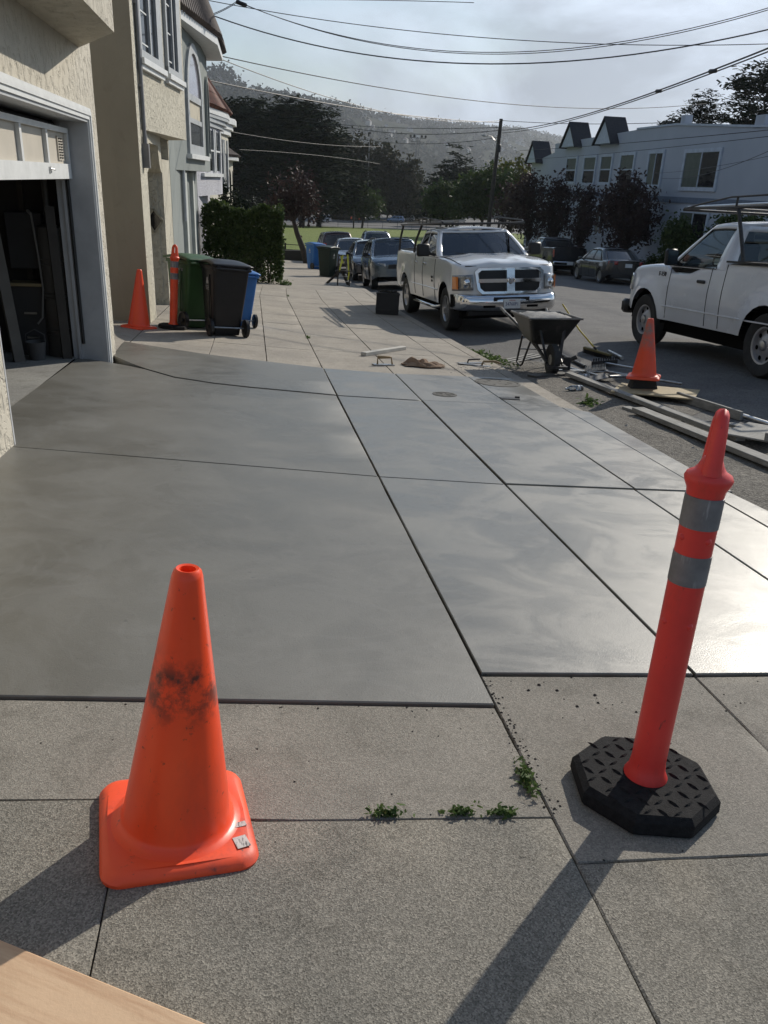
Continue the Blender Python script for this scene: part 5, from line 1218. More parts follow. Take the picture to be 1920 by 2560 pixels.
def delineator(label, M, Hh=1.14, r=.05, m1=POSTR, yawh=0, detail=True):
    v = thing('delineator_post', label, 'delineator post', M)
    mb = MB(); n = 8
    def oc(rr, z): return [(rr*math.cos(R(22.5+45*k)), rr*math.sin(R(22.5+45*k)), z) for k in range(8)]
    for rr, z in ((.205, 0), (.215, .012), (.213, .045), (.196, .062)): mb.v += oc(rr, z)
    mb.f = [(k*8+i, k*8+(i+1) % 8, (k+1)*8+(i+1) % 8, (k+1)*8+i) for k in range(3) for i in range(8)] + [tuple(range(8))[::-1], tuple(24+i for i in range(8))]
    b = mb.obj('rubber_base', mat('crumb_rubber', (.010, .010, .011), .85, spec=.2, col2=(.020, .020, .021), vs=60, bump=.9, bs=220, bd=.004), v)
    if detail:
        lug = MB(); lug.add([(-.022, 0, 0), (0, -.006, 0), (.022, 0, 0), (0, .006, 0), (-.008, 0, .006), (.008, 0, .006)], [(0, 1, 4), (1, 2, 5), (1, 5, 4), (2, 3, 5), (3, 0, 4), (3, 4, 5)])
        lm = lug.mesh('tread_lug', MATS['crumb_rubber'])
        for i in range(-4, 5):
            for j in range(-4, 5):
                x, y = i*.042, j*.042
                if math.hypot(x, y) > .18 or math.hypot(x, y) < .075: continue
                link('tread_lug', lm, b, Matrix.Translation((x, y, .0615)) @ Matrix.Rotation(R(35 if (i+j) % 2 else -50), 4, 'Z'))
    mb = MB(); H = Hh*.80
    pr = [(r+.014, .055), (r+.014, .066), (r+.004, .085), (r, .12)] + [(r, .12+(H-.12)*t) for t in np.linspace(.1, 1, 10)]
    mb.lathe(pr, 32); p = mb.obj('post', m1, v, 50)
    for z in (Hh*.50, Hh*.715):
        for a in (20, 110, 200, 290): MB().lathe([(.012, -.004), (.010, .004), (.005, .008), (.001, .009)], 8, Matrix.Rotation(R(a), 4, 'Z') @ Matrix.Translation((r-.004, 0, z)) @ Matrix.Rotation(R(90), 4, 'Y')).obj('peg', m1, p, 60)
    for z0, z1 in ((Hh*.60, Hh*.675), (Hh*.74, Hh*.815)):
        q = MB(); q.lathe([(r-.0005, z0), (r+.0015, z0+.001), (r+.0015, z1-.001), (r-.001, z1)], 32, cap=False); q.obj('reflective_band', BANDM, p, 50)
    mb = MB(); zc = Hh*.815
    mb.lathe([(r-.001, zc), (r+.001, zc+.016), (r+.010, zc+.034), (r+.013, zc+.046), (r+.008, zc+.058), (r-.008, zc+.067), (.032, zc+.080), (.024, zc+.10), (.010, zc+.11)], 32)
    c = mb.obj('cap', m1, p, 45)
    zt_ = Hh; a0 = zc+.06; w = .030
    loop = [Vector((w*.95, 0, a0)), Vector((w*.9, 0, a0+.03)), Vector((w*.78, 0, zt_-.035)), Vector((w*.5, 0, zt_-.010)), Vector((0, 0, zt_)), Vector((-w*.5, 0, zt_-.010)), Vector((-w*.78, 0, zt_-.035)), Vector((-w*.9, 0, a0+.03)), Vector((-w*.95, 0, a0))]
    q = MB(); Rz = Matrix.Rotation(yawh, 4, 'Z'); q.tube([Rz @ p_ for p_ in loop], [.027, .023, .019, .018, .018, .018, .019, .023, .027], 10); q.obj('handle_loop', m1, c, 50)
    return v
delineator('red delineator post with grey bands leaning on an octagonal rubber base', frame(1.112, 1.735, R(10), n=Vector((.040, .055, 1)).normalized()), 1.14, .0485, yawh=R(75))
cone('clean tall orange traffic cone beside the dark recessed house wall', frame(-1.62, 11.9, R(35)), .80, .19, ORANGE2, ORANGE2, rb=.15)
delineator('orange delineator post standing beside the green wheelie bin', frame(-1.17, 12.15, R(15)), 1.16, .055, POST2, yawh=R(10), detail=False)
# dirty cone standing on a black block on a scrap of plywood in the road
def board(name, label, A, B, w, t, m_, cat='plank', lift=0., zA=0, zB=0, bev=.004):
    a = Vector((A[0], A[1], G(*A)+lift+zA)); b = Vector((B[0], B[1], G(*B)+lift+zB)); d = (b-a); L = d.length; d.normalize()
    n = gn((A[0]+B[0])/2, (A[1]+B[1])/2); x = d.cross(n).normalized(); n = x.cross(d)
    M = Matrix((x, d, n)).transposed().to_4x4(); M.translation = (a+b)/2
    return tag(MB().box((0, 0, t/2+.001), (w, L, t), bev=bev).obj(name, m_, M=M), label, cat)
board('plywood_scrap', 'tan plywood scrap under the black block in the road', (4.08, 8.50), (4.80, 8.00), .62, .016, PLY, 'plywood', lift=.055)
mb = MB(); mb.prism([(-.15, 0), (.15, 0), (.115, .11), (-.115, .11)], -.08, .08, 1)
MC = frame(4.36, 8.42, R(10)); MC.translation.z = G(4.36, 8.42)+.074
blk = tag(mb.obj('cone_block', mat('black_block', (.018, .018, .018), .8), M=MC), 'black tapered block on the plywood under the dirty cone', 'block')
cone('dirty orange traffic cone with a worn grey top in the road', (lambda M_: (setattr(M_, 'translation', MC @ Vector((0, .0, .111))), M_)[1])(frame(4.36, 8.42, R(30))), .66, .18, ORANGE3, ORANGE3)

# ------------------------------------------------------------------ loose timber, pipes and tools in the gutter
GWOOD = mat('grey_form_board', (.30, .29, .265), .9, col2=(.20, .195, .18), vs=5, bump=.3, bs=50, extra=spots(5, .5, .72, (.38, .37, .35), (8, 1, 8)))
board('form_board', 'long grey form board lying beside the clear water bottle and plywood', (3.90, 9.50), (4.15, 6.10), .10, .045, GWOOD, lift=.03)
board('form_board', 'long grey form board nearest the fresh kerb edge', (3.80, 7.36), (4.0, 4.6), .13, .045, GWOOD, lift=.03)
board('form_board', 'short grey board stub beneath the nearer form board', (3.80, 7.62), (3.93, 7.05), .10, .03, GWOOD, lift=.0)
board('form_board', 'dusty grey board lying under the road-side steel pipe', (4.42, 6.72), (4.75, 5.7), .10, .03, GWOOD, lift=.02)
board('form_board', 'low grey board set along the edge of the dirt strip', (4.60, 8.05), (4.72, 7.0), .035, .09, GWOOD, lift=.0)
board('panel_scrap', 'square grey panel scrap lying across the form boards', (4.12, 6.02), (4.62, 6.38), .42, .016, GWOOD, 'board', lift=.078)
board('timber_block', 'short grey timber block on top of the panel scrap', (4.22, 5.88), (4.48, 5.66), .10, .07, GWOOD, 'block', lift=.097)
board('base_plank', 'dark wet plank under the wheelbarrow wheel', (3.42, 9.52), (4.16, 9.80), .16, .035, mat('wet_dark_plank', (.06, .055, .048), .6, vs=5), lift=.0)
def pipe(name, label, P, r, m_, cat='pipe', lift=None):
    pts = [(x, y, G(x, y)+(r if lift is None else lift)+dz) for x, y, dz in P]
    return tag(MB().tube(pts, r, 10).obj(name, m_, smooth=45), label, cat)
pipe('steel_pipe', 'long pale steel pipe along the outer edge of the dirt strip', [(4.72, 7.6, .01), (4.82, 6.6, .01), (4.93, 5.6, .01)], .024, ALU)
pipe('steel_pipe', 'dark pipe lying between the wheelbarrow and the rake', [(4.62, 11.7, 0), (4.45, 10.3, 0)], .022, DARKSTEEL)
pipe('round_pole', 'pale round pole lying beside the push broom head', [(5.45, 11.8, .0), (5.33, 11.05, .0)], .028, STEEL, 'handle')
# aluminium strips behind the wheelbarrow
for k, lb in enumerate(['outer grey screed strip on the road behind the wheelbarrow', 'middle grey screed strip on the road behind the wheelbarrow', 'inner grey screed strip on the road behind the wheelbarrow']):
    board('screed_strip', lb, (3.52+k*.05, 11.15-k*.11), (4.25+k*.05, 11.85-k*.11), .055, .02, GWOOD, 'strip')
# push broom with yellow handle
bc = Vector((5.13, 11.50, G(5.13, 11.5)))
br = thing('push_broom', 'push broom with a yellow handle propped up over the road', 'broom', Matrix.Translation(bc)); Mb = Matrix.Rotation(R(-72), 4, 'Z')
MB().box((0, 0, .075), (.60, .065, .035), bev=.008).obj('broom_head', mat('broom_wood', (.16, .13, .05), .7), br, M=Mb)
bb = MB()
for i in range(40):
    for j in range(5):
        x, y = -.285+.57*i/39, -.026+.052*j/4; bb.box((x+RND.uniform(-.004, .004), y*1.2, .03), (.006, .005, .06))
b_ = bb.obj('bristles', BLACKP, br, M=Mb); b_['kind'] = 'stuff'
hv = Vector((4.72, 12.1, -.13))-bc
q = MB(); q.tube([(0, 0, .08), hv*.5, hv], [.014, .013, .013], 8); q.obj('handle', mat('yellow_handle', (.55, .42, .05), .45, col2=(.45, .33, .05), vs=8), br, 50)
MB().lathe([(.018, 0), (.018, .08), (.014, .09)], 10, Matrix.Translation((0, 0, .07)) @ hv.to_track_quat('Z', 'Y').to_matrix().to_4x4()).obj('socket', BLACKP, br, 50)
# bow rake
rk = thing('bow_rake', 'dark bow rake lying teeth up on the road by the broom', 'rake', frame(4.44, 9.92, R(62)))
MB().box((0, 0, .02), (.06, .42, .02)).obj('rake_bar', DARKSTEEL, rk)
for k in range(14): MB().tube([(0, -.2+.4*k/13, .025), (-.01, -.2+.4*k/13, .10)], [.007, .004], 5).obj('tine', STEEL, rk)
q = MB(); q.tube([(0, -.18, .02), (.10, -.12, .03), (.16, 0, .03), (.10, .12, .03), (0, .18, .02)], .008, 6); q.tube([(.15, 0, .03), (1.3, .0, .03)], .016, 8); q.obj('handle', STEEL, rk, 50)
# garden rake / spreader behind
rk = thing('concrete_rake', 'dark concrete spreader rake lying beside the bow rake', 'rake', frame(4.75, 10.35, R(70)))
MB().box((0, 0, .05), (.02, .46, .09)).obj('rake_blade', DARKSTEEL, rk)
for k in range(10): MB().box((.0, -.2+.4*k/9, .11), (.012, .014, .05)).obj('tine', DARKSTEEL, rk)
q = MB(); q.tube([(0, 0, .06), (.7, .1, .04)], .015, 8); q.obj('handle', ALU, rk, 50)
# square shovel
sh = thing('square_shovel', 'square-mouth shovel with a metal shaft lying by the form board', 'shovel', frame(4.22, 9.24, R(75)))
q = MB(); q.grid(lambda u, t: Vector((-.11+.22*u, -.16+.30*t, .012+.03*(2*u-1)**2+.035*t)), 6, 5); solid(q.obj('blade', mat('shovel_blade', (.10, .10, .10), .6, .6, vs=12), sh, 50), .004)
q = MB(); q.tube([(0, .13, .05), (0, .3, .05), (.0, .62, .03)], [.02, .017, .016], 8); q.obj('shaft', STEEL, sh, 50)
pipe('float_pole', 'thin metal float pole lying in front of the rakes', [(4.20, 10.25, .0), (4.32, 9.55, .0)], .016, ALU, 'pole')
# tamper bracket by the wheel
tb = thing('bull_float_bracket', 'dark bull float bracket standing on its plate beside the barrow wheel', 'tool', frame(4.08, 9.98, R(20)))
MB().box((0, 0, .015), (.34, .09, .03)).obj('plate', STEEL, tb); MB().box((-.02, 0, .11), (.10, .05, .17), bev=.01).obj('bracket', DARKSTEEL, tb); q = MB(); q.tube([(-.10, 0, .10), (.10, .0, .20)], .028, 8); q.obj('knuckle', DARKSTEEL, tb, 50)
# bottles
PETM = glassmat('clear_bottle_plastic', (.86, .88, .88), .06, .05)
def bottle(label, X, Y, yaw, zlift=.0):
    v = thing('water_bottle', label, 'bottle', frame(X, Y, yaw, lift=.036+zlift)); Mx = Matrix.Rotation(R(90), 4, 'X')
    q = MB(); q.lathe([(.001, -.11), (.028, -.11), (.033, -.10), (.033, -.03), (.030, -.02), (.033, -.01), (.033, .04), (.022, .075), (.013, .09), (.013, .105)], 20, Mx, cap=False); q.obj('bottle_body', PETM, v, 60)
    MB().lathe([(.015, .10), (.015, .118), (.001, .118)], 12, Mx).obj('cap', WHITEP, v, 50)
    MB().lathe([(.0335, -.065), (.0335, -.04)], 20, Mx, cap=False).obj('paper_label', mat('bottle_label', (.6, .62, .64), .5), v, 60)
bottle('clear water bottle lying in the dirt near the weed', 3.63, 8.62, R(80)); bottle('clear water bottle lying between the form board and shovel', 4.03, 9.40, R(100))

# ------------------------------------------------------------------ wheelbarrow
wb = thing('wheelbarrow', 'black wheelbarrow with a heaped dusty tray and white lettering', 'wheelbarrow', frame(3.80, 10.12, R(181), tilt=False))
# local: wheel forward = +y
WBK = mat('black_tray_steel', (.014, .015, .015), .42, col2=(.028, .028, .027), vs=8, extra=spots(6, .58, .75, (.10, .095, .085)))
def trp(u, z): return u
lo = [(-.20, -.40), (.20, -.40), (.20, .02), (-.20, .02)]; hi = [(-.35, -.58), (.35, -.58), (.35, .24), (-.35, .24)]
q = MB(); zt0, zt1 = .36, .68
def trayring(k): return [(lo[i][0]+(hi[i][0]-lo[i][0])*k, lo[i][1]+(hi[i][1]-lo[i][1])*k, zt0+(zt1-zt0)*k + (.0)) for i in range(4)]
A_, B_ = trayring(0), trayring(1); A_[2] = (.20, .02, .34); A_[3] = (-.20, .02, .34); B_[2] = (.35, .24, .72); B_[3] = (-.35, .24, .72)
q.add(A_+B_, [(3, 2, 1, 0), (0, 1, 5, 4), (1, 2, 6, 5), (2, 3, 7, 6), (3, 0, 4, 7)]); tray = q.obj('tray', WBK, wb)
bvm = tray.modifiers.new('rounding', 'BEVEL'); bvm.width = .05; bvm.segments = 3; solid(tray, .006)
rim_ = MB(); rim_.tube([Vector(p) for p in B_]+[Vector(B_[0])], .014, 8); rim_.obj('tray_rim', DUST, wb, 50)
q = MB()
def heap(u, t):
    x0 = Vector(B_[0]).lerp(Vector(B_[1]), u); x1 = Vector(B_[3]).lerp(Vector(B_[2]), u); p = x0.lerp(x1, t); e = min(u, 1-u, t, 1-t)
    return p.lerp(Vector((0, -.2, .7)), .04)+Vector((0, 0, -.03+.05*min(1, e*5)+.012*math.sin(u*23+t*9)*math.sin(t*31)))
q.grid(heap, 14, 16); q.obj('load', DUST, wb, 60)
Mt = basisM((-.285, -.50, .585), Vector((0, -1, 0)), Vector((.14, 0, .40)))
nrm_ = Vector((-.36, 0, .14))
text_obj('tray_lettering', 'ACE', .10, mat('stencil_white', (.55, .55, .53), .7), wb, basisM((-.297, -.42, .58), (0, -1, 0), (-.16, 0, .36)), ext=.002)
text_obj('tray_lettering', 'ACE', .10, MATS['stencil_white'], wb, basisM((.297, -.42, .58), (0, 1, 0), (.16, 0, .36)), ext=.002)
whl = MB(); whl.lathe([(.06, -.03), (.10, -.045), (.16, -.05), (.195, -.04), (.203, 0), (.195, .04), (.16, .05), (.10, .045), (.06, .03)], 24, cap=False); wo_ = whl.obj('wheel', RUBBER, wb, 50, M=Matrix.Translation((0, .28, .205)) @ Matrix.Rotation(R(90), 4, 'Y'))
MB().lathe([(.10, -.03), (.03, -.035), (.03, .035), (.10, .03)], 16).obj('hub', STEEL, wo_, 40)
for s in (-1, 1):
    q = MB(); q.tube([(s*.10, .36, .18), (s*.13, .02, .30), (s*.26, -.7, .53), (s*.31, -.98, .60)], .018, 8); q.obj('handle_bar', WBK, wb, 50)
    q = MB(); q.tube([(s*.31, -.96, .595), (s*.335, -1.14, .645)], .020, 8); q.obj('grip', GWOOD, wb, 50)
    q = MB(); q.tube([(s*.21, -.42, .39), (s*.24, -.46, .03), (s*.24, -.40, .006), (s*.24, -.28, .006), (s*.23, -.24, .03), (s*.17, -.16, .36)], .014, 7); q.obj('leg', DARKSTEEL, wb, 50)
    q = MB(); q.bar((s*.09, .30, .21), (s*.17, .12, .60), .035, .012); q.bar((s*.09, .30, .20), (s*.19, -.05, .42), .03, .012); q.obj('brace', DARKSTEEL, wb)
MB().bar((-.24, -.44, .20), (.24, -.44, .20), .025, .012).obj('cross_brace', DARKSTEEL, wb); MB().box((0, .50, .15), (.26, .04, .03)).obj('wheel_guard', DARKSTEEL, wb)
mbq = MB(); [mbq.bar((s*.10, .34, .17), (s*.12, .50, .15), .03, .012) for s in (-1, 1)]; mbq.obj('guard_arm', DARKSTEEL, wb)

# ------------------------------------------------------------------ finishing tools and covers on the pavement
board('straightedge', 'white box-section straightedge lying on the old sidewalk', (1.45, 10.72), (2.16, 11.58), .085, .05, mat('pale_painted_timber', (.50, .48, .43), .8, vs=4, bump=.2), 'straightedge')
ft = thing('hand_float', 'small wooden hand float with a loop handle on the old sidewalk', 'hand float', frame(1.61, 9.98, R(80)))
MB().box((0, 0, .008), (.10, .28, .014), bev=.003).obj('float_blade', STEEL, ft); q = MB(); q.tube([(0, -.08, .015), (0, -.08, .09), (0, .10, .10), (0, .12, .015)], .012, 8); q.obj('float_handle', mat('tan_wood', (.30, .21, .11), .7), ft, 50); MB().box((0, .0, .105), (.035, .17, .03), bev=.008).obj('grip', MATS['tan_wood'], ft, 40)
# crumpled burlap rag
RAG = mat('burlap_rag', (.30, .20, .13), .95, col2=(.20, .13, .085), vs=9, bump=.5, bs=90)
def ragf(u, t):
    x = (u-.5)*.52; y = (t-.5)*.26; e = min(1, 6*min(u, 1-u))*min(1, 6*min(t, 1-t))
    z = .012+e*(.028*abs(math.sin(u*11+t*4))+.022*abs(math.sin(t*13+u*7+1))+.055*math.exp(-((u-.28)/.10)**2)*math.exp(-((t-.55)/.28)**2)+.045*math.exp(-((u-.52)/.08)**2)*math.exp(-((t-.6)/.3)**2))
    return Vector((x+.03*math.sin(t*7+u*3), y+.03*math.sin(u*9), z))
tag(solid(MB().grid(ragf, 36, 22).obj('burlap_rag', RAG, smooth=60, M=frame(2.14, 10.02, R(5))), .006, 1), 'crumpled brown burlap rag on the old sidewalk', 'rag')
tw = thing('steel_trowel', 'steel trowel lying beside the gutter with its black grip', 'trowel', frame(2.90, 10.50, R(68)))
MB().box((0, 0, .006), (.11, .40, .004)).obj('blade', STEEL, tw); q = MB(); q.tube([(0, -.06, .01), (0, -.05, .05), (0, .14, .055)], .012, 8); q.obj('grip', BLACKP, tw, 50)
tw = thing('steel_trowel', 'long curved trowel blade with a wooden grip by the kerb', 'trowel', frame(3.0, 10.33, R(95)))
MB().box((0, 0, .005), (.12, .62, .004)).obj('blade', STEEL, tw); q = MB(); q.tube([(0, .0, .01), (0, .02, .06), (0, .18, .075), (0, .24, .06)], .015, 8); q.obj('grip', MATS['tan_wood'], tw, 50)
def cover(label, X, Y, r, ry, m_):
    v = thing('utility_cover', label, 'utility cover', frame(X, Y, 0, lift=.017))
    q = MB(); q.lathe([(r+.03, 0), (r+.03, .004), (r+.004, .005), (r+.001, -.004)], 40, cap=False); q.obj('ring', m_, v, 40)
    q = MB(); q.lathe([(r-.004, -.006), (r-.006, .003), (.001, .003)], 40, cap=False); q.obj('lid', m_, v, 40)
    for k in range(6):
        a = k*math.pi/3; MB().box((r*.6*math.cos(a), r*.6*math.sin(a), .004), (.05, .02, .004), rz=a).obj('lid_rib', m_, v)
COV = mat('cement_smeared_iron', (.10, .097, .088), .8, .1, col2=(.045, .044, .04), vs=10, bump=.4, bs=50)
cover('large round utility cover set in the fresh concrete near the kerb', 2.80, 8.92, .24, 0, COV); cover('small round valve cover set in the middle of the fresh concrete', 1.96, 8.03, .10, 0, COV)
tr = thing('water_meter_hatch', 'small black hatch left open on the joint of the fresh concrete', 'hatch', frame(2.64, 7.93, R(6), lift=.016))
MB().box((0, 0, .004), (.20, .10, .008)).obj('hatch_plate', BLACKP, tr); MB().box((.09, .045, .012), (.05, .012, .02)).obj('hinge', DARKSTEEL, tr)

# ------------------------------------------------------------------ wheelie bins
MARK = mat('bin_print', (.50, .50, .48), .7)
def bin_(label, M, m_, scale=1., text=None, marks=True, lidm=None):
    v = thing('wheelie_bin', label, 'wheelie bin', M); s = scale
    # local: front = -y, wheels and hinge at +y
    H = 1.0*s; q = MB()
    def ring(w, y0, y1, z, r=.05):
        pts = []
        for k, (sx, cyv) in enumerate(((1, y1), (-1, y1), (-1, y0), (1, y0))):
            sy = 1 if cyv == y1 else -1
            for i in range(5):
                a = math.pi/2*(k+i/4); pts.append((sx*(w-r)+r*math.cos(a), (cyv-sy*r)+r*math.sin(a), z))
        return pts
    rings = [ring(.205*s, -.22*s, .20*s, .02), ring(.21*s, -.225*s, .215*s, .10*s), ring(.245*s, -.28*s, .29*s, .62*s), ring(.265*s, -.31*s, .33*s, .93*s), ring(.285*s, -.33*s, .35*s, .935*s), ring(.285*s, -.33*s, .35*s, .985*s)]
    n = len(rings[0]); q.v = [p for r_ in rings for p in r_]; q.f = [(k*n+i, k*n+(i+1) % n, (k+1)*n+(i+1) % n, (k+1)*n+i) for k in range(len(rings)-1) for i in range(n)] + [tuple(range(n))[::-1], tuple((len(rings)-1)*n+i for i in range(n))]
    b = q.obj('bin_body', m_, v, 40)
    for sx in (-1, 1):                                          # recessed side panel ribs
        MB().bar((sx*.243*s, .10*s, .25*s), (sx*.268*s, .12*s, .86*s), .02, .012, up=(1, 0, 0)).obj('rib', m_, b); MB().bar((sx*.233*s, .10*s, .25*s), (sx*.232*s, -.14*s, .25*s), .02, .012, up=(1, 0, 0)).obj('rib', m_, b)
    def lid(u, t):
        x = (2*u-1)*.30*s; y = -.36*s+.74*s*t; e = (2*u-1)**2
        return Vector((x, y, .995*s+.075*s*math.sin(math.pi*min(1, .12+t*.88))*(1-.55*e**2)+.02*s*t))
    lo_ = solid(MB().grid(lid, 12, 12).obj('lid', lidm or m_, v, 50), .03*s, -1)
    MB().tube([(-.26*s, .40*s, .96*s), (.26*s, .40*s, .96*s)], .016*s, 8).obj('handle_bar', m_, v, 50)
    for sx in (-1, 1): MB().box((sx*.22*s, .37*s, .97*s), (.04*s, .07*s, .05*s)).obj('hinge', m_, v)
    MB().tube([(-.27*s, .25*s, .13*s), (.27*s, .25*s, .13*s)], .012, 6).obj('axle', STEEL, v)
    for sx in (-1, 1):
        w_ = MB(); w_.lathe([(.03*s, -.03*s), (.115*s, -.028*s), (.13*s, -.022*s), (.13*s, .022*s), (.115*s, .028*s), (.10*s, .018*s), (.03*s, .022*s), (.028*s, .035*s), (.001, .035*s)], 22, Matrix.Translation((sx*.27*s, .25*s, .13*s)) @ Matrix.Rotation(R(90)*sx, 4, 'Y')); w_.obj('wheel', BLACKP, v, 40)
    if marks:
        for sx in (-1, 1):
            sl = Vector((sx*.035, 0, .52)).normalized()
            def pt(y, z): return Vector((sx*((.21+(.265-.21)*(z-.10)/.83)*s+.004), y*s, z*s))
            for k in range(3):
                a = R(90+120*k); c = pt(.0+.028*math.cos(a), .76+.028*math.sin(a)); rr = MB(); rr.lathe([(.012*s, 0), (.026*s, 0), (.026*s, .0015), (.012*s, .0015)], 14, Matrix.Translation(c) @ Matrix.Rotation(R(90)*sx, 4, 'Y')); rr.obj('emblem_ring', MARK, b)
            if text: text_obj('bin_lettering', text, .05*s, MARK, b, basisM(pt(.0, .85), (0, sx, 0), (sx*.06, 0, 1)))
            for k, w_ in enumerate((.17, .15, .13)): MB().bar(pt(-w_/2, .69-.022*k), pt(w_/2, .69-.022*k), .008*s, .002, up=(1, 0, 0)).obj('print_line', MARK, b)
    return v
GREENB = mat('green_bin_plastic', (.028, .085, .022), .5, col2=(.022, .065, .018), vs=5); BLKB = mat('black_bin_plastic', (.006, .006, .008), .42, spec=.35, col2=(.011, .011, .013), vs=5); BLUEB = mat('blue_bin_plastic', (.022, .15, .42), .45, col2=(.02, .12, .36), vs=5); DGRB = mat('dark_green_bin_plastic', (.012, .028, .016), .5)
bin_('green wheelie bin with white lettering beside the delineator post', frame(-.95, 12.55, R(146)), GREENB, .98, 'COMPOSTABLES')
bin_('black wheelie bin standing in front of the blue one by the houses', frame(-.46, 11.95, R(160)), BLKB, .97)
bin_('blue wheelie bin half hidden behind the black bin by the houses', frame(-.27, 13.25, R(162)), BLUEB, .82)
bin_('blue wheelie bin standing at the kerb near the leaning street tree', frame(2.80, 38.8, R(150)), BLUEB, 1.1)
bin_('dark green wheelie bin at the kerb in front of the blue one', frame(2.92, 33.2, R(35)), DGRB, 1.1)
# chair frame draped in yellow tape with boards leaning on it
sc_ = thing('tape_chair', 'dark wooden chair frame wound with yellow caution tape on the sidewalk', 'chair', frame(2.90, 26.9, R(5)))
DW = mat('dark_chair_wood', (.05, .038, .028), .6); YT = mat('yellow_tape', (.65, .58, .05), .5)
for sx in (-.19, .19):
    MB().box((sx, -.18, .23), (.04, .04, .46)).obj('leg', DW, sc_); MB().bar((sx, .18, 0), (sx, .24, .98), .04, .04).obj('leg', DW, sc_)
MB().box((0, 0, .47), (.44, .42, .03)).obj('seat', DW, sc_); q = MB()
for z in (.66, .80, .94): q.box((0, .215, z), (.36, .02, .05))
q.obj('backrest', DW, sc_); q = MB()
for z in (.15, .30): q.bar((-.19, -.18, z), (.19, -.18, z), .02, .02)
q.obj('stretcher', STEEL, sc_); q = MB()
q.bar((-.15, -.2, .45), (-.05, .2, .95), .05, .004, up=(0, 1, 0)); q.bar((.16, -.21, .35), (.10, .2, .98), .05, .004, up=(0, 1, 0)); q.bar((-.03, .19, .7), (-.12, .19, .92), .05, .004, up=(0, 1, 0)); q.bar((.14, -.205, .2), (.17, -.205, .47), .04, .004, up=(0, 1, 0)); q.obj('caution_tape', YT, sc_)
for nm, lb, A, B, za in [('leaning_board', 'dark board propped against the taped chair on its left', (2.42, 27.3), (2.82, 27.05), .42), ('leaning_board', 'dark board propped beneath the taped chair seat', (3.08, 27.2), (2.86, 27.05), .40)]:
    board(nm, lb, A, B, .10, .05, DW, 'board', lift=.02, zB=za)
# black crate on the kerb
cr_ = thing('black_crate', 'black dirt-crusted crate full of debris at the kerb by the pickup', 'crate', frame(2.80, 17.2, R(8)))
q = MB(); q.box((0, 0, .03), (.46, .36, .05)); [q.box((sx*.23, 0, .22), (.02, .38, .40)) for sx in (-1, 1)]; [q.box((0, sy*.18, .22), (.45, .02, .399)) for sy in (-1, 1)]; q.obj('crate_wall', BLACKP, cr_)
q = MB(); q.box((0, 0, .43), (.50, .42, .03)); q.box((0, 0, .10), (.49, .41, .03)); q.obj('crate_rim', RUBBER, cr_)
q = MB()
for k in range(60): q.box((RND.uniform(-.2, .2), RND.uniform(-.15, .15), .43+RND.uniform(0, .05)), (RND.uniform(.02, .08), RND.uniform(.02, .06), .03), rz=RND.uniform(0, 3))
o = q.obj('debris', MATS['joint_dirt'], cr_); o['kind'] = 'stuff'
# near plank in the bottom-left corner
WOODN = mat('fresh_pale_lumber', (.60, .42, .27), .7, col2=(.52, .36, .225), vs=2.5, bump=.15, bs=40, extra=chain(spots(3.2, .45, .72, (.44, .27, .16), (14, 1.0, 14)), spots(16, .68, .76, (.14, .10, .07))))
A = Vector((-1.05, 1.56, 0)); B = Vector((.25, .855, 0)); d = (B-A).normalized(); side_ = Vector((d.y, -d.x, 0))
if side_.y > 0: side_ = -side_
c = (A+B)/2+side_*.14; n_ = gn(c.x, c.y); x_ = d.cross(n_).normalized(); n_ = x_.cross(d); Mx = Matrix((x_, d, n_)).transposed().to_4x4(); Mx.translation = Vector((c.x, c.y, G(c.x, c.y)+.004))
tag(MB().box((0, 0, .019), (.28, 1.7, .038), bev=.006).obj('lumber_plank', WOODN, M=Mx), 'fresh pale lumber plank lying on the sidewalk in front of the scuffed cone', 'plank')

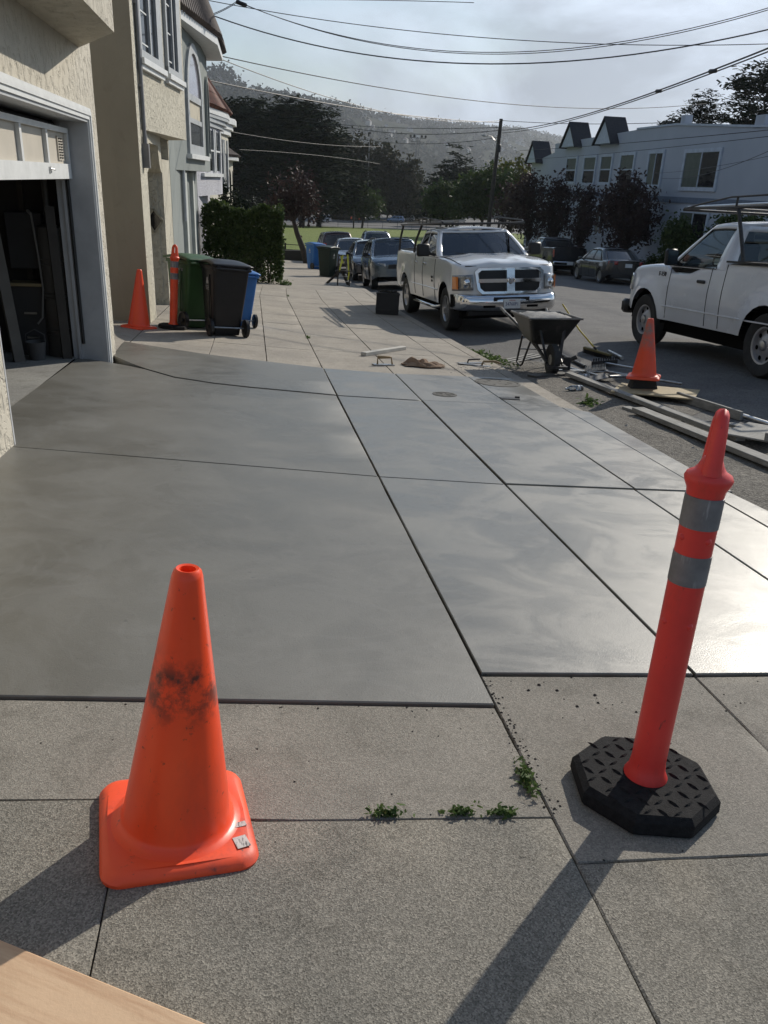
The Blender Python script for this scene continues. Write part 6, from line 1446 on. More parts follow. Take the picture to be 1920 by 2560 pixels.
# ------------------------------------------------------------------ utility poles, wires
POLEM = mat('creosote_pole', (.045, .038, .033), .9, vs=5, col2=(.075, .065, .055))
up_ = thing('utility_pole', 'tall dark wooden utility pole beside the street beyond the white pickup', 'utility pole', Matrix.Translation((16.95, 60, G(17, 60))))
hz = 5.9-G(17, 60); MB().tube([(0, 0, -.3), (.12, 0, hz*.5), (.30, 0, hz)], [.17, .15, .125], 12).obj('pole', POLEM, up_, 45)
MB().box((.25, -.1, hz*.80), (.3, .3, .5), bev=.04).obj('transformer_box', DARKSTEEL, up_, 40)
q = MB(); q.tube([(.25, 0, hz*.83), (-.35, -.1, hz*.88), (-.7, -.15, hz*.885)], .03, 7); q.obj('lamp_arm', STEEL, up_, 50); MB().box((-.85, -.17, hz*.88), (.4, .16, .09), bev=.03).obj('lamp_head', STEEL, up_, 40)
for (X, Y, zt_, cross_) in [(32.2, 240, 13.7, False), (47.6, 250, 13.6, True), (27.0, 246, 11.0, False)]:
    v = thing('light_pole', ['pale field light pole with no arms rising behind the round tree', 'field light pole carrying a rack of floodlights', 'short pale field pole in front of the dark grove'][[32.2, 47.6, 27.0].index(X)], 'light pole', Matrix.Translation((X, Y, G(X, Y)-.1)))
    hh = zt_-G(X, Y)+.1; MB().tube([(0, 0, 0), (0, 0, hh)], [.20, .11], 8).obj('pole', mat('pale_pole', (.30, .29, .27), .7), v, 45)
    if cross_:
        q = MB(); q.bar((-2.4, 0, hh), (2.4, 0, hh), .15, .15); q.bar((-2.0, 0, hh-1.0), (2.0, 0, hh-1.0), .12, .12); q.obj('cross_arm', DARKSTEEL, v)
        for x in (-2.2, -1.1, 1.1, 2.2): MB().box((x, -.3, hh+.45), (.6, .4, .6), bev=.08).obj('floodlight', DARKSTEEL, v)
    else: MB().box((0, -.2, hh), (.7, .4, .4), bev=.06).obj('lamp_head', DARKSTEEL, v)
WIRE = mat('wire_black', (.02, .02, .022), .6)
WIRES = [
 [(-1.54, 24.0, 5.4), (5.73, 19.75, 4.06), (10.9, 17.0, 4.81), .014, 'thick service wire sagging over the street, lowest of the upper wires'],
 [(-0.24, 22.0, 5.22), (5.06, 18.83, 4.13), (10.15, 16.0, 4.99), .008, None], [(-0.18, 22.0, 5.21), (5.07, 18.85, 4.1), (10.16, 16.0, 4.96), .008, None],
 [(-1.11, 26.0, 5.88), (5.96, 24.04, 5.19), (14.23, 22.0, 5.31), .010, 'nearly level wire crossing the sky above the sagging pair'],
 [(-0.24, 22.0, 5.26), (2.58, 20.88, 5.26), (4.9, 20.0, 5.22), .007, 'short thin wire along the very top of the sky'],
 [(-1.38, 24.0, 5.13), (-0.74, 22.86, 5.12), (-0.26, 22.0, 5.23), .008, None], [(-1.39, 24.0, 5.07), (-0.75, 22.86, 5.09), (-0.26, 22.0, 5.2), .008, None],
 [(-1.45, 30.0, 5.11), (12.69, 40.31, 5.08), (26.95, 50.0, 6.65), .016, 'long wire from the sage turret to the far right of the blue house roof'],
 [(-1.45, 30.0, 5.11), (3.72, 38.67, 4.69), (17.26, 60.0, 5.8), .016, 'wire dropping from the sage turret to the utility pole'],
 [(-1.68, 34.0, 4.71), (5.65, 44.39, 4.81), (17.28, 60.0, 5.67), .022, 'thick wire from the white house roof to the utility pole'],
 [(17.26, 60.0, 5.8), (21.61, 53.93, 5.48), (26.06, 48.0, 5.57), .018, 'wire from the utility pole top across the blue gables'],
 [(11.6, 18.0, 4.77), (13.05, 28.39, 4.55), (17.33, 60.0, 5.2), .022, None], [(11.62, 18.0, 4.7), (13.06, 28.39, 4.49), (17.34, 60.0, 5.02), .018, None],
 [(6.66, 75.0, 5.84), (12.93, 66.08, 4.98), (17.33, 60.0, 5.2), .024, None], [(3.93, 78.0, 6.18), (11.79, 67.24, 5.4), (17.31, 60.0, 5.37), .020, None], [(7.26, 75.0, 5.08), (12.39, 67.29, 4.33), (17.37, 60.0, 4.76), .020, None],
 [(18.2, 58.0, 3.88), (15.34, 34.65, 3.41), (13.93, 22.0, 3.25), .012, None], [(18.26, 58.0, 3.32), (15.21, 33.13, 3.08), (13.97, 22.0, 3.1), .010, None],
 [(18.91, 38.0, 2.21), (14.4, 24.68, 2.37), (12.77, 20.0, 2.67), .009, None], [(19.47, 40.0, 2.46), (14.35, 24.62, 2.45), (12.81, 20.0, 2.53), .007, None],
 [(-1.51, 80.0, 5.03), (5.58, 92.26, 4.93), (16.14, 110.0, 5.61), .016, None], [(-1.0, 80.0, 3.63), (5.55, 91.6, 3.83), (16.23, 110.0, 3.58), .014, None]]
GEN = {1: 'paired thin wire sagging across the open sky above the street', 5: 'paired short wire rising from the sage turret roof', 11: 'twisted thick cable pair rising from the utility pole over the street', 13: 'thick cable running from the utility pole in front of the dark cypress grove', 16: 'thin wire drooping across the front of the blue house', 18: 'thin service drop reaching the large upper window wall of the blue house', 20: 'faint pale wire hanging in front of the dark cypresses'}
cur = None
for k, (p0, p1, p2, r, lb) in enumerate(WIRES):
    if k in GEN: cur = GEN[k]
    p0, p1, p2 = Vector(p0), Vector(p1), Vector(p2); s1 = (p1-p0).length/((p1-p0).length+(p2-p1).length)
    pts = []
    for i in range(33):
        t = i/32; L0_ = (t-s1)*(t-1)/(s1); L1_ = t*(t-1)/(s1*(s1-1)); L2_ = t*(t-s1)/(1-s1)
        pts.append(p0*L0_+p1*L1_+p2*L2_)
    tag(MB().tube(pts, r, 5).obj('overhead_wire', WIRE if k < 20 else mat('pale_wire', (.07, .07, .075), .6), smooth=60), lb or cur, 'wire', None if lb else cur)
tag(MB().tube([(-.26, 22.0, 5.22), (-.05, 21.87, 5.14)], .045, 8).obj('wire_splice', WIRE, smooth=50), 'black splice sleeve where the sky wires meet by the turret', 'wire splice')
for k, p in enumerate([(12.2, 22.6, 4.60), (12.85, 27.0, 4.54)]): tag(MB().lathe([(.001, -.22), (.05, -.16), (.055, .16), (.001, .22)], 8, Matrix.Translation(p) @ Matrix.Rotation(R(-86), 4, 'X')).obj('wire_splice', WIRE, smooth=50), ['splice on the twisted cable near the right sky', 'splice on the twisted cable above the blue roofline'][k], 'wire splice')
# ------------------------------------------------------------------ vegetation
BARK = mat('dark_bark', (.055, .045, .037), .95, col2=(.035, .03, .026), vs=8, bump=.5, bs=25)
BARKG = mat('grey_bark', (.12, .105, .09), .95, col2=(.075, .066, .057), vs=8, bump=.5, bs=25)
L_CYP = leafmat('cypress_leaf', (.012, .020, .013), (.026, .036, .021), .10, .9, .05)
L_HILL = leafmat('hill_wood_leaf', (.012, .020, .014), (.024, .034, .022), .05, 1., 0.)
L_EUC = leafmat('eucalyptus_leaf', (.030, .036, .022), (.060, .055, .034), .2, .8, .1)
L_GRN = leafmat('green_leaf', (.020, .044, .013), (.055, .078, .022), .3)
L_YEL = leafmat('yellow_green_leaf', (.055, .070, .015), (.10, .10, .024), .35)
L_RED = leafmat('dark_plum_leaf', (.030, .020, .020), (.062, .040, .034), .25)
L_HEDGE = leafmat('hedge_leaf', (.022, .045, .012), (.075, .105, .03), .3)
L_WEED = leafmat('weed_leaf', (.055, .10, .025), (.11, .16, .05), .35)
def crown_pts(blobs, nclump, per, spread, flat=1.0, shell=.55):
    """leaf positions gathered in clumps through the crown volume"""
    vol = np.array([b[3]*b[4]*b[5] for b in blobs]); pr = vol/vol.sum(); P = []; Cn = []
    for _ in range(nclump):
        b = blobs[NR.choice(len(blobs), p=pr)]
        d = NR.normal(size=3); d /= np.linalg.norm(d); r = NR.random()**(1/3)
        r = shell+(1-shell)*r if NR.random() < .75 else r
        c = np.array(b[:3])+d*r*np.array(b[3:6])*(.82+.36*NR.random()); Cn.append(c)
        k = max(3, int(per*(.5+NR.random()))); s = spread*(.6+.8*NR.random())
        q = NR.normal(size=(k, 3))*s; q[:, 2] *= flat; P.append(c+q)
    return np.concatenate(P), Cn
def tree(name, label, base, trunk, r0, blobs, nclump, per, spread, leaf, lm, bark=BARK, flat=1.0, group=None, limbs=10, cat='tree', shell=.55, lflat=0., long=1.4, kmin=None):
    v = thing(name, label, cat, Matrix.Translation(base), group); b = Vector(base)
    P, Cn = crown_pts(blobs, nclump, per, spread, flat, shell); P = P-np.array(base)
    U, V_ = rand_axes(len(P), leaf, lflat, long); link('crown', quads_mesh('crown', P.astype(np.float32), U, V_, lm), v)
    q = MB(); T = [Vector(p)-b for p in trunk]; rs = [r0*(1-.62*i/(len(T)-1)) for i in range(len(T))]; q.tube(T, rs, 9)
    for c in RND.sample(Cn, min(limbs, len(Cn))):
        c = Vector(c)-b; k = RND.randint(max(0, len(T)//2-1) if kmin is None else kmin, len(T)-1); a = T[k]
        mid = a.lerp(c, .5)+Vector((RND.uniform(-.1, .1), RND.uniform(-.1, .1), RND.uniform(.0, .15)))*(c-a).length
        q.tube([a, mid, c], [rs[k]*.55, rs[k]*.32, rs[k]*.10], 6)
    q.obj('trunk', bark, v, 50); return v
# leaning street tree at the end of the sidewalk
g0 = G(2.8, 44.4)
tree('street_tree', 'slanting street tree with sparse dark plum leaves at the end of the sidewalk', (2.85, 44.4, g0), [(2.85, 44.4, g0-.1), (2.62, 44.4, g0+.7), (2.3, 44.4, g0+1.5), (2.12, 44.4, g0+2.1), (2.1, 44.4, g0+3.0)], .19,
     [(2.1, 44.4, .75, 1.15, 1.2, 1.2), (1.5, 44.5, .1, .75, .9, .8), (2.8, 44.4, .35, .8, .9, .9)], 190, 12, .20, .055, L_RED, BARK, limbs=60, shell=.2, kmin=3)
# hedge
hg = thing('hedge', 'tall clipped dark green hedge beside the sidewalk', 'hedge', Matrix.Translation((-.3, 26.5, G(-.3, 26.5)))); hi_ = hg.matrix_world.inverted()
n = 17000; X0, X1, Ya, Yb = -1.40, .86, 24.8, 30.0
u = NR.random((n, 3)); face = NR.random(n); P = np.empty((n, 3)); P[:, 0] = X0+(X1-X0)*u[:, 0]; P[:, 1] = Ya+(Yb-Ya)*u[:, 1]**2.2; zg = np.array([G(float(a), float(b)) for a, b in P[:, :2]]); topz = 2.0+.10*np.sin(P[:, 0]*5)+.07*np.sin(P[:, 1]*6+P[:, 0]*9)
P[:, 2] = zg+.03+(topz)*u[:, 2]**.85
m1 = face < .36; P[m1, 1] = Ya+np.abs(NR.normal(size=m1.sum()))*.10
m2 = (face > .36) & (face < .56); P[m2, 0] = X1-np.abs(NR.normal(size=m2.sum()))*.10
m3 = (face > .56) & (face < .74); P[m3, 2] = (zg+topz)[m3]-np.abs(NR.normal(size=m3.sum()))*.10
P += NR.normal(size=P.shape)*.03
low = (P[:, 2]-zg < .75) & (NR.random(n) < .55); P = P[~low]; n = len(P)
U, V_ = rand_axes(n, .036, 0, 1.3); link('foliage', quads_mesh('foliage', (P-np.array(hg.location)).astype(np.float32), U, V_, L_HEDGE), hg)
q = MB()
for k in range(26):
    x, y = RND.uniform(-1.2, .65), RND.uniform(24.95, 29.4); z = G(x, y); q.tube([(x, y, z-.05), (x+RND.uniform(-.1, .1), y+RND.uniform(-.1, .1), z+.7), (x+RND.uniform(-.3, .3), y+RND.uniform(-.2, .2), z+1.5)], [.028, .02, .008], 6)
q.obj('stem', BARK, hg, 50, M=hi_)
# columnar shrubs behind the hedge
for k, (x, y, h) in enumerate([(-.95, 31.5, 3.1), (-.6, 32.0, 2.9), (-.25, 32.4, 2.5), (.15, 32.8, 2.1)]):
    z = G(x, y); tree('columnar_shrub', 'narrow dark cypress shrub standing behind the hedge', (x, y, z), [(x, y, z-.05), (x, y, z+h*.5), (x, y, z+h*.9)], .05, [(x, y, z+h*.45, .26, .26, h*.48), (x, y, z+h*.8, .12, .12, h*.22)], 110, 16, .07, .035, L_CYP, group='dark shrubs in a row behind the hedge', limbs=4, cat='shrub', flat=1.8)
# street trees in front of the blue house
def rtree(x, y, top, wid, lb, n=150):
    z = G(x, y); h = top-z
    tree('plum_tree', lb, (x, y, z), [(x, y, z-.1), (x+.05, y+.1, z+h*.22), (x-.05, y+.3, z+h*.45), (x, y+.3, z+h*.8)], .14, [(x, y, z+h*.58, wid*.8, wid, h*.36), (x, y+.3*wid, z+h*.70, wid*.55, wid*.62, h*.30), (x, y-.4*wid, z+h*.52, wid*.5, wid*.6, h*.24)], n, 20, .22, .065, L_RED, BARK, limbs=60, shell=.25)
rtree(19.0, 41.3, 2.6, 1.75, 'full dark plum tree in front of the blue house beside the graphite sedan', 230)
rtree(19.0, 47.2, 2.1, 1.0, 'slim plum tree before the blue house between two fuller ones', 80); rtree(19.0, 51.8, 2.6, 1.25, 'upright plum tree before the middle windows of the blue house', 100); rtree(19.4, 58.0, 2.7, 1.6, 'spreading plum tree at the far corner of the blue house', 130)
for x, y, h, w, lb in [(19.4, 36.4, 2.7, .8, 'leafy green shrub above the dark board fence'), (19.0, 31.0, 3.0, 1.2, 'dark shrub beside the blue house seen over the work pickup rack')]:
    z = G(x, y); tree('garden_shrub', lb, (x, y, z), [(x, y, z-.05), (x, y, z+h*.4), (x, y, z+h*.8)], .06, [(x, y, z+h*.68, w*.7, w, h*.32)], 150, 22, .16, .055, L_HEDGE, cat='shrub', limbs=12)
for k, (y, w) in enumerate([(39.5, .8), (44.5, .7), (50, .8)]):
    x = 20.2; z = G(x, y); tree('low_shrub', ['low dark shrub at the foot of the blue house by the fence end', 'low dark shrub at the foot of the blue house behind the black pickup', 'low dark shrub at the foot of the blue house under the middle windows'][k], (x, y, z), [(x, y, z-.05), (x, y, z+.4), (x, y, z+.7)], .04, [(x, y, z+.55, .5, w, .55)], 60, 20, .12, .05, L_HEDGE, cat='shrub', limbs=6)
# park trees
def big(name, lb, x, y, blobs, n, per, sp, leaf, lm, r0=.6, bark=BARK, flat=.5, limbs=14, shell=.5, lflat=.4, long=1.6):
    if lm is L_CYP: n, sp, flat, lflat, leaf, long = int(n*1.25), sp*1.25, .26, .65, leaf*.85, 2.4
    z = G(x, y); top = max(b[2]+b[5]*.5 for b in blobs)
    tree(name, lb, (x, y, z), [(x, y, z-.4), (x+.3, y, z+(top-z)*.3), (x-.2, y, z+(top-z)*.6), (x, y, z+(top-z)*.92)], r0, blobs, n, per, sp, leaf, lm, bark, flat=flat, limbs=limbs, shell=shell, lflat=lflat, long=long)
big('cypress_tree', 'broad dark cypress behind the tiled roofs left of the grove', -.5, 172, [(-.5, 172, 6.5, 7.5, 7, 8.5), (-3, 172, 10, 5, 5, 5), (3, 172, 9, 5.5, 5, 4.5), (0, 171, -1, 8, 6, 5), (5.5, 171, 3, 5, 5, 5)], 560, 26, .95, .34, L_CYP)
big('cypress_tree', 'wide-topped dark cypress with a long limb reaching right', 9.5, 166, [(8.5, 166, 8.5, 6.5, 6, 6.5), (12.6, 166, 10.2, 4.6, 4, 3.2), (6.5, 166, 12, 3.5, 3.5, 3), (9.5, 165, 1, 7.5, 6, 6), (14.2, 166, 7.5, 3.2, 3, 2.4), (4, 165, 3, 5, 5, 5)], 600, 26, .95, .34, L_CYP)
big('cypress_tree', 'low dark cypress filling the gap beneath the two broad cypresses', 13.5, 175, [(13.5, 175, 0, 6.5, 6, 5.5), (18, 176, 1.5, 5, 5, 5.5), (9, 174, -3, 6, 5, 3)], 300, 24, .9, .34, L_CYP)
for k, (x, y, zt_, w, lb) in enumerate([(21, 240, 12.5, 6, 'tall brownish eucalyptus beside the broad cypresses'), (28.5, 246, 13.0, 6, 'tall eucalyptus behind the pale field pole'), (36, 243, 11.2, 6, 'eucalyptus in the middle of the brown grove'), (42.5, 240, 8.5, 5.5, 'lower eucalyptus at the right of the brown grove'), (24.5, 236, 6, 6, 'short bushy eucalyptus at the front of the brown grove'), (49, 262, 5.5, 5, 'sparse eucalyptus beside the floodlight pole')]):
    big('eucalyptus_tree', lb, x, y, [(x, y, zt_-4, w*.75, w*.7, 4.6), (x-1.5, y, zt_-9, w, w*.8, 5.5), (x+2, y, zt_-12, w*.9, w*.8, 5.0)], 200, 22, .85, .33, L_EUC, .45, BARKG, .8, 16, .45, .1)
big('cypress_tree', 'dark pointed cypress right of the brown grove', 45, 190, [(45, 190, 4.5, 2.6, 2.6, 5.2), (45, 190, 0, 5.5, 5, 5.5), (41.5, 189, -3, 4.5, 4, 3.5), (48.5, 189, 1.5, 3.5, 3, 3.2)], 330, 24, .8, .32, L_CYP)
for x, y, blobs, lm, lb in [(22.6, 176, [(22.4, 176, -2.2, 3.6, 3.4, 2.9), (20.0, 176, -1.2, 2.6, 2.6, 2.2), (24.8, 176, -3.2, 2.4, 2.4, 2.0)], L_GRN, 'round dark green tree standing alone on the lawn'),
    (39.5, 250, [(39.5, 250, -4.6, 3.0, 3, 2.8)], L_GRN, 'small grey-green bush tree behind the light blue minivan'), (47, 252, [(47, 252, -5.2, 4.2, 4, 2.9)], L_YEL, 'sunlit yellow-green bush beside the car park'),
    (48.5, 217, [(47.5, 217, -2.6, 3.2, 3, 3.4), (50, 217, -4.3, 2.6, 2.6, 2.4), (46.5, 217, -4.6, 2.4, 2.4, 2)], L_GRN, 'bushy round tree at the car park edge behind the white pickup rack')]:
    big('park_tree', lb, x, y, blobs, 190, 22, .5, .20, lm, .26, BARK, .9, 10, .5, 0, 1.3)
for x, y, blobs, lm, lb in [(30.5, 112, [(30.2, 112, .6, 3.2, 3, 2.6), (28.6, 112, -.6, 2.4, 2.4, 2.0), (32, 111, 1.8, 2.6, 2.5, 2.0)], L_GRN, 'bushy green tree behind the utility pole'),
    (36.0, 116, [(36, 116, 2.2, 3.4, 3, 3.0), (34, 116, .8, 3, 3, 2.6), (38.4, 116, 1.2, 2.6, 2.6, 2.8)], L_YEL, 'sunlit yellow-green tree right of the utility pole'),
    (36.5, 104, [(36.5, 104, .2, 3.6, 3, 3.4), (33.5, 104, -.8, 3, 3, 2.6)], L_RED, 'dark leafy tree with forked trunks in front of the low wall'), (27, 118, [(27, 118, -.8, 2.6, 2.6, 2.4)], L_GRN, 'low green tree left of the utility pole')]:
    big('park_tree', lb, x, y, blobs, 240, 22, .45, .16, lm, .24, BARK, .9, 26, .5, 0, 1.3)
big('cypress_tree', 'dark cypress towering over the right end of the blue house', 47.5, 76, [(47.5, 76, 9.5, 4.0, 3.4, 3.6), (46, 76, 11.6, 2.4, 2.2, 1.5), (44.6, 76, 10.9, 2.2, 1.6, .8), (45.3, 76, 8.3, 2.0, 1.8, 1.1), (49, 76, 6, 5, 4, 4)], 420, 24, .42, .17, L_CYP, .4)
big('pine_tree', 'open-crowned dark pine left of the towering cypress', 43.2, 81, [(43.4, 81, 10.0, 1.3, 1.3, 1.0), (42.0, 81, 8.9, 1.0, 1, .7), (44.4, 81, 9.0, .9, .9, .7), (41.0, 81, 8.2, 1.0, 1, .5), (43.2, 81, 8.3, 1.6, 1.5, .7), (45.3, 81, 8.3, 1.1, 1, .8)], 120, 20, .24, .11, L_CYP, .2, limbs=26, shell=.3)
big('pine_tree', 'low dark pine peeping over the parapet of the blue house', 39.8, 80, [(39.6, 80, 7.6, 1.0, 1, .6), (40.8, 80, 7.4, 1.0, 1, .6)], 50, 18, .22, .11, L_CYP, .16, limbs=10, shell=.3)

# ------------------------------------------------------------------ park furniture and far buildings
WALLP = mat('pale_blue_grey_wall', (.30, .33, .38), .8, vs=.3); ROOFD = mat('dark_flat_roof', (.06, .062, .068), .9)
z = -8.6
fb_ = thing('clubhouse', 'long low pale building with a dark fascia beyond the car park', 'building', Matrix.Translation((42, 292, z))); ifb = fb_.matrix_world.inverted()
MB().box((42, 295, z+2.0), (56, 8, 4.6)).obj('wall', WALLP, fb_, M=ifb); MB().box((42, 294.5, z+4.9), (58, 10, 1.1)).obj('fascia_roof', ROOFD, fb_, M=ifb)
for x in (18, 26, 34, 42, 50, 58): w_ = MB().box((x, 290.97, z+1.7), (3.2, .1, 3.0)).obj('door', mat('grey_steel_door', (.16, .17, .19), .6), fb_, M=ifb)
sh_ = thing('park_shed', 'small grey shed behind the forked dark tree', 'shed', Matrix.Translation((84, 286, z))); ish = sh_.matrix_world.inverted()
MB().box((84, 289, z+1.9), (18, 6, 4.2)).obj('wall', mat('shed_wall', (.24, .235, .22), .8), sh_, M=ish); MB().box((84, 289, z+4.15), (19, 7, .35)).obj('roof', ROOFD, sh_, M=ish); MB().box((80, 285.96, z+1.3), (2.2, .1, 2.4)).obj('door', MATS['grey_steel_door'], sh_, M=ish)
dg_ = thing('maintenance_hut', 'dark flat-roofed hut behind the white crossover', 'hut', Matrix.Translation((68, 288, z))); idg = dg_.matrix_world.inverted()
MB().box((68, 290, z+2.2), (12, 4, 4.6)).obj('wall', mat('hut_wall', (.07, .065, .065), .8), dg_, M=idg); MB().box((68, 290, z+4.6), (12.6, 4.6, .25)).obj('roof', ROOFD, dg_, M=idg); MB().box((66, 287.97, z+1.2), (2, .08, 2.2)).obj('door', MATS['grey_steel_door'], dg_, M=idg)
CL = mat('fence_wire', (.16, .16, .155), .6, .4)
fn = thing('chain_link_fence', 'thin wire fence on posts between the lawn and the car park', 'fence', Matrix.Translation((20, 180, G(20, 180)))); ifn = fn.matrix_world.inverted()
for k in range(30):
    x = -14+k*3.2; zz = G(x, 180)-.05; MB().tube([(x, 180, zz-.2), (x, 180, zz+1.5)], .045, 5).obj('fence_post', CL, fn, M=ifn)
for h in (.1, .55, 1.0, 1.45): MB().tube([(-14+3.2*k, 180, G(0, 180)-.05+h) for k in range(30)], .018, 4).obj('fence_rail', CL, fn, M=ifn)
for k, (x, h) in enumerate([(11.0, 3.4), (13.3, 3.0), (19.9, 3.2)]): 
    zz = G(x, 168)-.05; tag(MB().tube([(x, 168, zz-.2), (x, 168, zz+h*.6), (x, 168, zz+h)], [.16, .14, .12], 8).obj('lawn_post', POLEM, smooth=45), ['dark thick post on the lawn by the white off-roader', 'dark thinner post on the lawn by the white off-roader', 'dark post on the lawn left of the round tree'][k], 'post')
fc = thing('cable_fence', 'low dark cable fence on short posts along the near edge of the lawn', 'fence', Matrix.Translation((5, 52.6, G(5, 52.6)))); ifc = fc.matrix_world.inverted(); FP = mat('fence_post_wood', (.04, .035, .03), .9)
for k in range(16):
    x = -6+k*2.0; zz = G(x, 52.6); MB().box((x, 52.6, zz+.35), (.10, .10, .9)).obj('fence_post', FP, fc, M=ifc)
for h in (.42, .72): MB().tube([(-6+2*k, 52.54, G(-6+2*k, 52.6)+h) for k in range(16)], .022, 5).obj('fence_cable', FP, fc, M=ifc)
tag(MB().box((.3, 47.4, G(.3, 47.4)+.15), (5.2, .3, .55), bev=.03).obj('low_wall', mat('dark_low_wall', (.05, .048, .042), .9, vs=3), None), 'low dark retaining wall where the sidewalk ends at the lawn', 'wall')
# two workers in orange vests in the car park
def person(lb, x, y, yaw, arms):
    z = G(x, y)-.05; v = thing('person', lb, 'person', frame(x, y, yaw, lift=-.05, tilt=False))
    V = {'pel': (0, 0, .95), 'ch': (0, 0, 1.25), 'nk': (0, 0, 1.48), 'hd': (0, .02, 1.60), 'ht': (0, .02, 1.72)}
    for s, n_ in ((-1, 'l'), (1, 'r')):
        V['hip'+n_] = (s*.09, 0, .90); V['kn'+n_] = (s*.11, .05, .50); V['an'+n_] = (s*.12, 0, .09); V['to'+n_] = (s*.13, .14, .05)
        V['sh'+n_] = (s*.19, 0, 1.42); V['el'+n_] = (s*.27, arms[0], 1.16); V['wr'+n_] = (s*.24, arms[1], 1.0+arms[2]); V['hn'+n_] = (s*.22, arms[1]+.06, .96+arms[2])
    K = list(V); E_ = [('pel', 'ch'), ('ch', 'nk'), ('nk', 'hd'), ('hd', 'ht')]
    for n_ in 'lr': E_ += [('pel', 'hip'+n_), ('hip'+n_, 'kn'+n_), ('kn'+n_, 'an'+n_), ('an'+n_, 'to'+n_), ('ch', 'sh'+n_), ('sh'+n_, 'el'+n_), ('el'+n_, 'wr'+n_), ('wr'+n_, 'hn'+n_)]
    rad = {'pel': .15, 'ch': .16, 'nk': .065, 'hd': .095, 'ht': .075, 'hip': .10, 'kn': .07, 'an': .05, 'to': .04, 'sh': .075, 'el': .055, 'wr': .04, 'hn': .045}
    me = bpy.data.meshes.new('body'); me.from_pydata([V[k] for k in K], [(K.index(a), K.index(b)) for a, b in E_], []); o = link('body', me, v)
    md = o.modifiers.new('skin', 'SKIN'); sv = me.skin_vertices[0].data
    for i, k in enumerate(K): r_ = rad.get(k, rad.get(k[:-1], .06)); sv[i].radius = (r_, r_)
    sv[0].use_root = True; o.modifiers.new('sub', 'SUBSURF').levels = 1
    me.materials.append(mat('dark_work_clothes', (.03, .032, .045), .9))
    q = MB(); q.lathe([(.20, .92), (.205, 1.1), (.215, 1.3), (.20, 1.42), (.10, 1.49)], 14, Matrix.Diagonal((1.1, .85, 1, 1))); q.obj('vest', mat('orange_vest', (.75, .14, .05), .7), v, 60)
    q = MB(); q.lathe([(.10, 1.66), (.105, 1.70), (.08, 1.77), (.001, 1.79)], 12, Matrix.Translation((0, .02, 0))); q.obj('cap', mat('dark_cap', (.05, .04, .04), .8), v, 60)
    q = MB(); q.lathe([(.001, 1.54), (.07, 1.56), (.088, 1.62), (.085, 1.67), (.06, 1.70)], 12, Matrix.Translation((0, .045, 0))); q.obj('face', mat('skin_tone', (.35, .20, .13), .6), v, 60)
person('person in an orange vest with arms down in the far car park', 25.3, 219, R(160), (.0, .02, 0)); person('person in an orange vest reaching forward in the far car park', 27.4, 219.5, R(-70), (.12, .30, .12))

# ------------------------------------------------------------------ hills in the fog
HS = 2.6
RDG = [(-900, 700, 104), (-300, 740, 98), (-62, 800, 88), (-23, 850, 79), (30, 900, 73), (91, 1000, 75), (186, 1150, 75), (286, 1300, 82), (430, 1500, 93), (651, 1800, 96), (826, 2000, 84), (1300, 2300, 60), (2200, 2600, 40)]
RDG = [(a*HS, b*HS, 1.5+(c-1.5)*HS) for a, b, c in RDG]
def hill(x, t):
    yr = interp([(a, b) for a, b, c in RDG], x); zr = interp([(a, c) for a, b, c in RDG], x)
    y0 = yr*.50; y = y0+(yr-y0)*t; s = min(1, t)
    z = -9+(zr+9)*(s*s*(3-2*s)*.75+.25*s)
    if t > 1: z = zr-(t-1)*60
    z += 7*math.sin(x*.011+t*5)*math.sin(x*.023+2)*min(1, 3*t)*(1 if t < .95 else .3)
    return x, y, z
mb = MB(); nx_, nt_ = 110, 26
mb.v = [hill(-1600+5600*i/nx_, 1.5*j/nt_) for j in range(nt_+1) for i in range(nx_+1)]; mb.f = [(j*(nx_+1)+i, j*(nx_+1)+i+1, (j+1)*(nx_+1)+i+1, (j+1)*(nx_+1)+i) for j in range(nt_) for i in range(nx_)]
struct(mb.obj('hills', mat('hill_scrub', (.030, .036, .024), .95, spec=.0, col2=(.05, .05, .036), vs=.006), smooth=80))
P = []
for _ in range(3800):
    x = RND.uniform(-500, 1900); t = RND.random()**.6*1.03
    if math.sin(x*.012)*math.sin(t*9+x*.004) < -.25 and t < .85: continue
    p = hill(x, t); h = RND.uniform(8, 20)*(1.2 if t > .9 else 1)
    c = np.array([p[0], p[1], p[2]+h*.45]); k = 14; P.append(c+NR.normal(size=(k, 3))*np.array([h*.30, h*.30, h*.28]))
for (px, t, h) in [(-26, 1.0, 46), (-18, 1.0, 40), (-30, 1.0, 34)]:
    p = hill(px*HS, t); P.append(np.array([p[0], p[1], p[2]+h*.45])+NR.normal(size=(160, 3))*np.array([h*.25, h*.25, h*.25]))
P = np.concatenate(P); U, V_ = rand_axes(len(P), 3.2, 0, 1.2)
o = link('hill_woods', quads_mesh('hill_woods', P.astype(np.float32), U, V_, L_HILL)); o['kind'] = 'stuff'; o['label'] = 'dark misty woods covering the hills beyond the park'; o['category'] = 'woods'
HW = mat('hill_house_wall', (.36, .35, .34), .8); HR = mat('hill_house_roof', (.18, .15, .14), .9)
hwm = MB().box((0, 0, 3), (9, 12, 8)).mesh('wall', HW); q = MB(); q.prism([(-5, 7), (5, 7), (0, 10)], -6.5, 6.5, 1); hrm = q.mesh('roof', HR)
